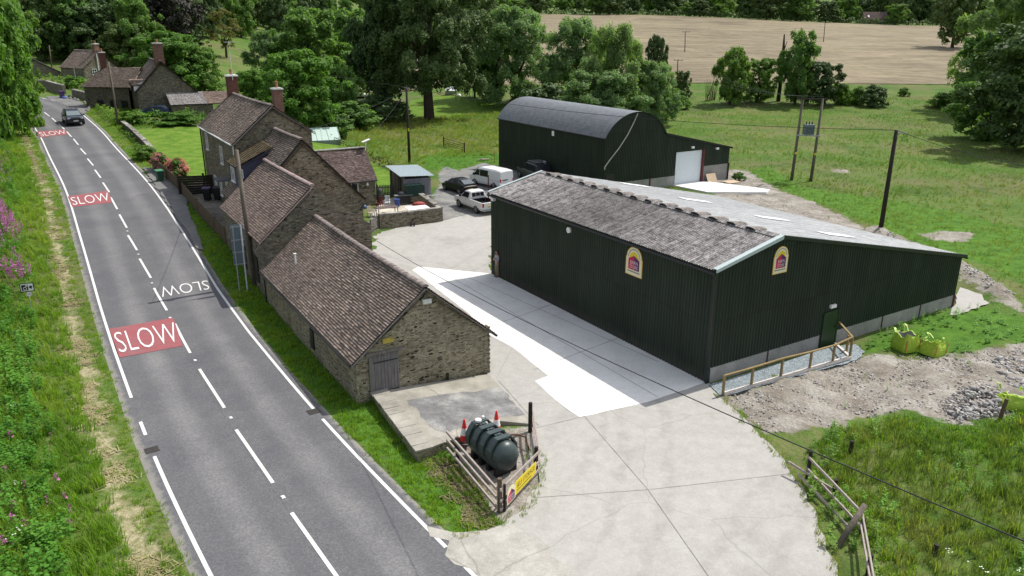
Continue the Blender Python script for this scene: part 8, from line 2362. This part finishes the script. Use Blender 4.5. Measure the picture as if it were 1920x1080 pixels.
def umbel_t(seed, h, r_=.02):
    rg = np.random.default_rng(seed); V = []; F = []; U = []
    for k in range(7):
        c = np.array([rg.normal(0, .13), rg.normal(0, .13), h + rg.normal(0, .04)]); i = len(V)
        V += [c + np.array([r_ * math.cos(q), r_ * math.sin(q), 0]) for q in (0, 1.26, 2.5, 3.77, 5.0)]; F += [(i, i + 1, i + 2), (i, i + 2, i + 3), (i, i + 3, i + 4)]; U += [.5] * 5
    return np.array(V), np.array(F), np.array(U)
def hay_t(seed):
    rg = np.random.default_rng(seed); V = []; F = []; U = []
    for k in range(16):
        c = np.append(rg.normal(0, .12, 2), rg.uniform(.01, .06)); a = rg.uniform(0, 6.28); d = np.array([math.cos(a), math.sin(a), rg.normal(0, .12)]) * rg.uniform(.08, .2); s = np.array([-math.sin(a), math.cos(a), 0]) * .012
        i = len(V); V += [c - d - s, c + d - s, c + d + s, c - d + s]; F += [(i, i + 1, i + 2), (i, i + 2, i + 3)]; U += [rg.uniform(0, 1)] * 4
    return np.array(V), np.array(F), np.array(U)
def scatter(name, pts, temps, m, smin, smax, seed, flat=False):
    rg = np.random.default_rng(seed); pts = np.asarray(pts); Vs = []; Fs = []; Us = []; off = 0
    pick = rg.integers(0, len(temps), len(pts))
    for t, (V, F, U) in enumerate(temps):
        P = pts[pick == t]; n = len(P)
        if not n: continue
        a = rg.uniform(0, 6.28, n); s = rg.uniform(smin, smax, n); ca = np.cos(a) * s; sa = np.sin(a) * s
        X_ = V[None, :, 0] * ca[:, None] - V[None, :, 1] * sa[:, None] + P[:, 0:1]; Y_ = V[None, :, 0] * sa[:, None] + V[None, :, 1] * ca[:, None] + P[:, 1:2]
        Z_ = V[None, :, 2] * (s * rg.uniform(.8, 1.2, n))[:, None] + P[:, 2:3]
        patch = np.clip(.5 + .42 * np.sin(P[:, 0] * .35 + 2 * np.sin(P[:, 1] * .21)) * np.sin(P[:, 1] * .31 + 1.5 * np.sin(P[:, 0] * .17)) + .3 * np.sin(P[:, 0] * 1.3 + 1.7 * np.sin(P[:, 1] * .9)) * np.sin(P[:, 1] * 1.1) + .3 * np.sin(P[:, 0] * .09 + 1) * np.sin(P[:, 1] * .07 + 2), 0, 1)
        u = np.clip(U[None, :] * .42 + patch[:, None] * .58, 0, 1)
        Vs.append(np.stack([X_, Y_, Z_], -1).reshape(-1, 3)); Us.append(np.broadcast_to(u, X_.shape).ravel())
        Fs.append((F[None] + (np.arange(n) * len(V))[:, None, None] + off).reshape(-1, 3)); off += n * len(V)
    o = raw_mesh(name, np.concatenate(Vs), np.concatenate(Fs), m, uv=np.stack([np.concatenate(Us)] * 2, 1), nper=3)
    return tag(o, kind='stuff')
bfoot = []
def foot(loc, rz, w0, w1, l0, l1):
    M = Matrix.Translation(loc) @ Matrix.Rotation(rz, 4, 'Z'); bfoot.append([tuple((M @ Vector((x, y, 0)))[:2]) for x, y in ((w0, l0), (w1, l0), (w1, l1), (w0, l1))])
foot((-6.64, 30.13, 0), YB, -.05, 6.7, 0, 26); foot((-6.64, 30.13, 0), YB, .8, 9, 22, 43); foot((8.98, 32.42, 0), SY, -.1, SW + .1, 0, SL); foot(DN, DY, -.1, DT + .1, 0, DL)
ap_w = [tuple((DM @ Vector((x, y, 0)))[:2]) for x, y in ap]
hard = [Z['lawn_front'], ap_w, Z['yard'], Z['slab'], Z['drive'], Z['layby'], mouth, plat, xy(rp), pat] + bfoot
soil = [Z['tankyard'], Z['bare'], Z['dirt'], Z['gravel'], Z['dirt_back'], Z['backyard'], gs]
def sample(poly, dens, seed, dlo=None, keep=None, soilkeep=0.):
    """random points in a plan polygon, off the hard surfaces"""
    rg = np.random.default_rng(seed); poly = np.array(poly); x0, y0 = poly.min(0); x1, y1 = poly.max(0)
    n = int((x1 - x0) * (y1 - y0) * dens); x = rg.uniform(x0, x1, n); y = rg.uniform(y0, y1, n)
    ok = inside(poly, x, y)
    if keep is not None: ok &= keep(x, y)
    x, y = x[ok], y[ok]; ok = np.ones(len(x), bool)
    for p in hard: ok &= ~inside(p, x, y)
    for p in soil:
        if soilkeep < 1: ok &= ~(inside(p, x, y) & (rg.random(len(x)) > soilkeep))
    x, y = x[ok], y[ok]; o = road_off(x, y); ok = np.abs(o) > 3.62 + .16 * np.sin(x * 2.1 + y * 1.3) * np.sin(y * .7); x, y, o = x[ok], y[ok], o[ok]
    r = np.hypot(x, y)
    z = Tn(x, y) + ssn(o, 6, 16) * 1.6 * (r < 160) * ssn(r, 5, 14) - .16 * (1 - ssn(np.abs(o), 2.4, 3.62))
    return np.stack([x, y, z], 1), o, r
vary = lambda x, y, k=.5: (np.sin(x * .9 + 2 * np.sin(y * .5)) + np.sin(y * 1.1 + 1.7 * np.sin(x * .6))) * .25 + .5
short = [tuft_t(i, 12, .16, .14, .011) for i in range(4)]
longg = [tuft_t(10 + i, 13, .5, .16, .012) for i in range(4)]
tall = [tuft_t(20 + i, 14, .75, .2, .014) for i in range(3)]
weeds = [weed_t(30 + i, .85, 11, .2) for i in range(4)]
bigweeds = [weed_t(40 + i, 1.0, 12, .24) for i in range(3)]
# left verge and bank
lb = [(p.x + n.x * 3.5, p.y + n.y * 3.5) for p, n in zip(centre, cn) if 6 < p.y < 104]; lo_ = [(p.x + n.x * 17, p.y + n.y * 17) for p, n in zip(centre, cn) if 6 < p.y < 104]
LB = lb + lo_[::-1]
P, o, r = sample(LB, 16, 1); k = (o < 6.6) & ((o > 5.0) | (o < 4.35) | (np.random.default_rng(1).random(len(o)) < .25)); scatter('verge_grass', P[k], short, grass_m, .7, 1.3, 2)
k2 = (o > 5.0); rs = np.random.default_rng(3).random(len(o)); kk = k2 & (rs < np.clip(26 / r, .15, .8)); scatter('long_grass', P[kk], longg, grass_m, .7, 1.35, 4); kk = (o > 7.5) & (rs > .62) & (np.random.default_rng(61).random(len(o)) < np.clip(30 / r, .2, 1)); scatter('long_grass', P[kk], tall, grass_m, .7, 1.2, 62)
P, o, r = sample(LB, 9, 5); rs = np.random.default_rng(6).random(len(o)); v_ = vary(P[:, 0], P[:, 1])
kk = (o > 5.9 + v_) & (rs < np.clip(30 / r, .1, .8)) & (v_ > .3); scatter('verge_weeds', P[kk], weeds, weed_m, .55, 1.1, 7)
kk = (o > 8) & (rs < np.clip(9 / r, .06, .3)) & (v_ < .5); scatter('bank_weeds', P[kk], bigweeds, weed_m, .6, 1.15, 8)
P, o, r = sample(LB, 10, 9); kk = (np.abs(o - 4.75) < .36 + .32 * np.sin(P[:, 1] * 1.1)) & (vary(P[:, 0], P[:, 1]) > .3); scatter('cut_hay', P[kk], [hay_t(i) for i in range(4)], straw_m, .8, 1.4, 10)
whp = xy(W([(-60, 420), (12, 405), (38, 450), (60, 470), (64, 545), (-40, 565)]))
P, o, r = sample(xy(W([(-60, 300), (20, 300), (30, 380), (-50, 400)])), 1.2, 52); scatter('willowherb', P, [spire_t(i, 1.2) for i in range(3)], pink_m, .7, 1., 53); P, o, r = sample(whp, 12, 11); rs = np.random.default_rng(11).random(len(o)); kk = vary(P[:, 0] * .7, P[:, 1] * .7) + rs * .35 > .62
scatter('willowherb', P[kk], [spire_t(i, 1.35) for i in range(4)], pink_m, .8, 1.25, 12)
wh2 = xy(W([(-60, 850), (100, 840), (170, 960), (60, 1100), (-60, 1100)])); P, o, r = sample(wh2, .8, 13); scatter('willowherb', P, [spire_t(i, 1.0) for i in range(3)], pink_m, .6, .9, 14)
P, o, r = sample(LB, .45, 15); kk = (o > 7.5); scatter('cow_parsley', P[kk], [umbel_t(i, .8) for i in range(3)], umbel_m, .7, 1.3, 16)
# right-hand verge, between road and barns
RV = [(p.x - n.x * 3.5, p.y - n.y * 3.5) for p, n in zip(centre, cn) if 12 < p.y < 108]; RO = [(p.x - n.x * 9.5, p.y - n.y * 9.5) for p, n in zip(centre, cn) if 12 < p.y < 108]
P, o, r = sample(RV + RO[::-1], 22, 17); rs = np.random.default_rng(17).random(len(o)); keep = rs < np.clip(34 / r, .2, 1); scatter('verge_grass', P[keep & (o > -6.2)], short, grass_m, .8, 1.5, 18)
P, o, r = sample(RV + RO[::-1], 8, 19); wl2 = (o < -5.6) & (P[:, 1] < 56) & (P[:, 1] > 26); scatter('verge_weeds', P[wl2], weeds, leaf_mid, .3, .55, 20); scatter('long_grass', P[(o < -5.3)], longg, grass_m, .45, .8, 21)
hp_ = xy(W([(800, 870), (850, 850), (935, 955), (920, 985), (880, 985)], 0)); P, o, r = sample(hp_, 14, 22); scatter('cut_hay', P, [hay_t(i) for i in range(4)], mk_leaf('old_hay', [(.1, (.1, .09, .05)), (.5, (.19, .165, .1)), (.9, (.3, .26, .17))], .1), .9, 1.5, 23)
# meadow at lower right
RM = xy(W([(1512, 852), (1560, 806), (1640, 786), (1700, 778), (1790, 806), (1890, 780), (1990, 762), (2150, 740), (2300, 900), (2300, 1160), (1660, 1160), (1628, 1060), (1600, 990), (1560, 940), (1512, 900)], 0))
P, o, r = sample(RM, 26, 24, soilkeep=.2); rs = np.random.default_rng(24).random(len(o)); ed_ = sdf(RM, P[:, 0], P[:, 1]); tp_ = rs < .3 * np.clip((ed_ - .2) / 2.5, 0, 1); scatter('long_grass', P[tp_], tall, meadow_m, .5, .95, 25); scatter('long_grass', P[(rs > .45) & (ed_ > .1) & (rs < .45 + .42 * np.clip(ed_ / 1.2, .2, 1))], longg, meadow_m, .55, 1.1, 26)
P, o, r = sample(RM, 2.2, 27); v_ = vary(P[:, 0], P[:, 1]); scatter('meadow_weeds', P[v_ > .6], weeds, weed_m, .3, .6, 28)
P, o, r = sample(RM, 24, 48, soilkeep=.3); ed_ = sdf(RM, P[:, 0], P[:, 1]); scatter('verge_grass', P[ed_ < 1.6], short, grass_m, .8, 1.6, 49)
YE = [jag(Z['yard'], .12, .25, 3)]
pe = [p for p in YE[0] if (p[0] > 4 and p[1] < 31 and not (8.6 < p[0] and p[1] > 31)) or (p[0] < 2.5 and p[1] < 26.5)]; pe = [(x, y, .04) for x, y in pe if abs(float(road_off(np.array([x]), np.array([y]))[0])) > 3.7]; scatter('edge_grass', np.array(pe), short, meadow_m, .5, 1.1, 47)
P, o, r = sample(RM, .3, 29); scatter('cow_parsley', P[P[:, 1] < 21], [umbel_t(i, .7) for i in range(3)], umbel_m, .7, 1.2, 30)
edge_ = xy(W([(1500, 905), (1520, 840), (1575, 800), (1600, 820), (1560, 900), (1640, 1000), (1665, 1120), (1600, 1120)], 0)); P, o, r = sample(edge_, 5, 31, soilkeep=.4); scatter('meadow_weeds', P, weeds, leaf_bright, .35, .75, 32)
# weeds by the bags and along the shed
FC = Z['fresh_c']; P, o, r = sample(FC, 4.5, 33, soilkeep=.06); P = P[vary(P[:, 0] * 1.2, P[:, 1] * 1.2) > .35]; scatter('meadow_weeds', P, weeds, weed_m, .28, .6, 34)
dp = Z['dirt']; P, o, r = sample(dp, .5, 35, soilkeep=1); v_ = vary(P[:, 0] * 1.4, P[:, 1] * 1.4); scatter('meadow_weeds', P[v_ > .72], weeds, weed_m, .2, .45, 36)
# wide meadow behind
BM = [(14, 64), (22, 60), (30, 44), (48, 44), (70, 60), (110, 120), (110, 175), (30, 178), (20, 140), (26, 100), (14, 96)]
P, o, r = sample(BM, 7, 37, soilkeep=.03); rs = np.random.default_rng(37).random(len(o)); keep = rs < np.clip(50 / r, .25, 1) * (.35 + .65 * vary(P[:, 0] * .3, P[:, 1] * .3)); scatter('long_grass', P[keep], longg, meadow_m, .4, .75, 38)
P, o, r = sample(BM, .5, 39, soilkeep=.1); v_ = vary(P[:, 0] * .25, P[:, 1] * .25); scatter('rushes', P[v_ > .84], tall, leaf_mid, .6, .95, 40)
MM = xy(W([(640, 268), (680, 232), (760, 224), (880, 214), (960, 212), (935, 285), (930, 292), (800, 298), (790, 320), (752, 335), (700, 300)], 0)); P, o, r = sample(MM, 3.2, 41, soilkeep=.05); scatter('long_grass', P, tall, meadow_m, .5, 1.0, 42)
P, o, r = sample(Z['fresh_a'], 4, 43, soilkeep=.2); scatter('meadow_weeds', P, weeds, weed_m, .3, .5, 44)

# ------------------------------------------------------------------ rubble
def rock_t(seed):
    rg = np.random.default_rng(seed); pts = unit(rg.normal(0, 1, (10, 3))) * rg.uniform(.7, 1.0, (10, 1)) * np.array([.5, .4, .26])
    import bmesh
    bm = bmesh.new(); [bm.verts.new(p) for p in pts]; bmesh.ops.convex_hull(bm, input=bm.verts); bmesh.ops.triangulate(bm, faces=bm.faces)
    used = [v for v in bm.verts if v.link_faces]; ix = {v: i for i, v in enumerate(used)}
    V = np.array([v.co[:] for v in used]); F = np.array([[ix[v] for v in f.verts] for f in bm.faces]); bm.free()
    return V, F, np.zeros(len(V))
rt = [rock_t(i) for i in range(8)]
r_ = random.Random(5); RB = []
def ok_in(p): return inside(Z['dirt'], np.array([p[0]]), np.array([p[1]]))[0]
heapA = xy(W([(1765, 760), (1800, 730), (1850, 720), (1890, 745), (1870, 780), (1800, 795)], 0)); heapB = xy(W([(1860, 670), (1990, 650), (1990, 740), (1900, 730), (1870, 700)], 0))
def rnd_in(poly):
    a = np.array(poly)
    while 1:
        p = (r_.uniform(a[:, 0].min(), a[:, 0].max()), r_.uniform(a[:, 1].min(), a[:, 1].max()))
        if inside(poly, np.array([p[0]]), np.array([p[1]]))[0]: return p
rmesh = []
for k, (V, F, U) in enumerate(rt):
    o = raw_mesh('stone', V, F, rock_m, nper=3); rmesh.append(o.data); bpy.data.objects.remove(o)
hA = np.array(heapA).mean(0)
for i in range(110):
    hp__ = heapA if i < 60 else heapB; p = rnd_in(hp__); s = r_.uniform(.25, .7)
    dz = max(0, .36 - .2 * math.hypot(p[0] - hA[0], p[1] - hA[1])) if i < 60 else 0.
    o = bpy.data.objects.new('stone', rmesh[i % 8]); scene.collection.objects.link(o); o.location = (p[0], p[1], T(*p) + .06 + dz * r_.random()); o.scale = (s, s, s * r_.uniform(.7, 1.1)); o.rotation_euler = (r_.uniform(-.5, .5), r_.uniform(-.5, .5), r_.uniform(0, 6.28))
    tag(o, 'grey rubble stone in the heap beside the crumpled lime bag' if i < 60 else 'loose grey stone spread behind the crumpled lime bag', 'stone', 'stones of the rubble heap' if i < 60 else 'stones spread over the rubble ground')
pts = []
for i in range(2600):
    p = rnd_in(Z['dirt']) if i < 2000 else rnd_in(Z['dirt_back']); pts.append((p[0], p[1], T(*p) + .03))
scatter('rubble', pts, rt, rubble_m, .05, .2, 50)
pts = [(*rnd_in(heapA), .02 + .25 * r_.random()) for i in range(300)] + [(*rnd_in(heapB), .05) for i in range(350)] + [(*rnd_in(xy(W([(1640, 432), (1720, 470), (1800, 500), (1850, 530), (1900, 565), (1870, 560), (1800, 515), (1640, 440)]))), .45) for i in range(250)]
scatter('rubble', pts, rt, rubble_m, .12, .34, 51)
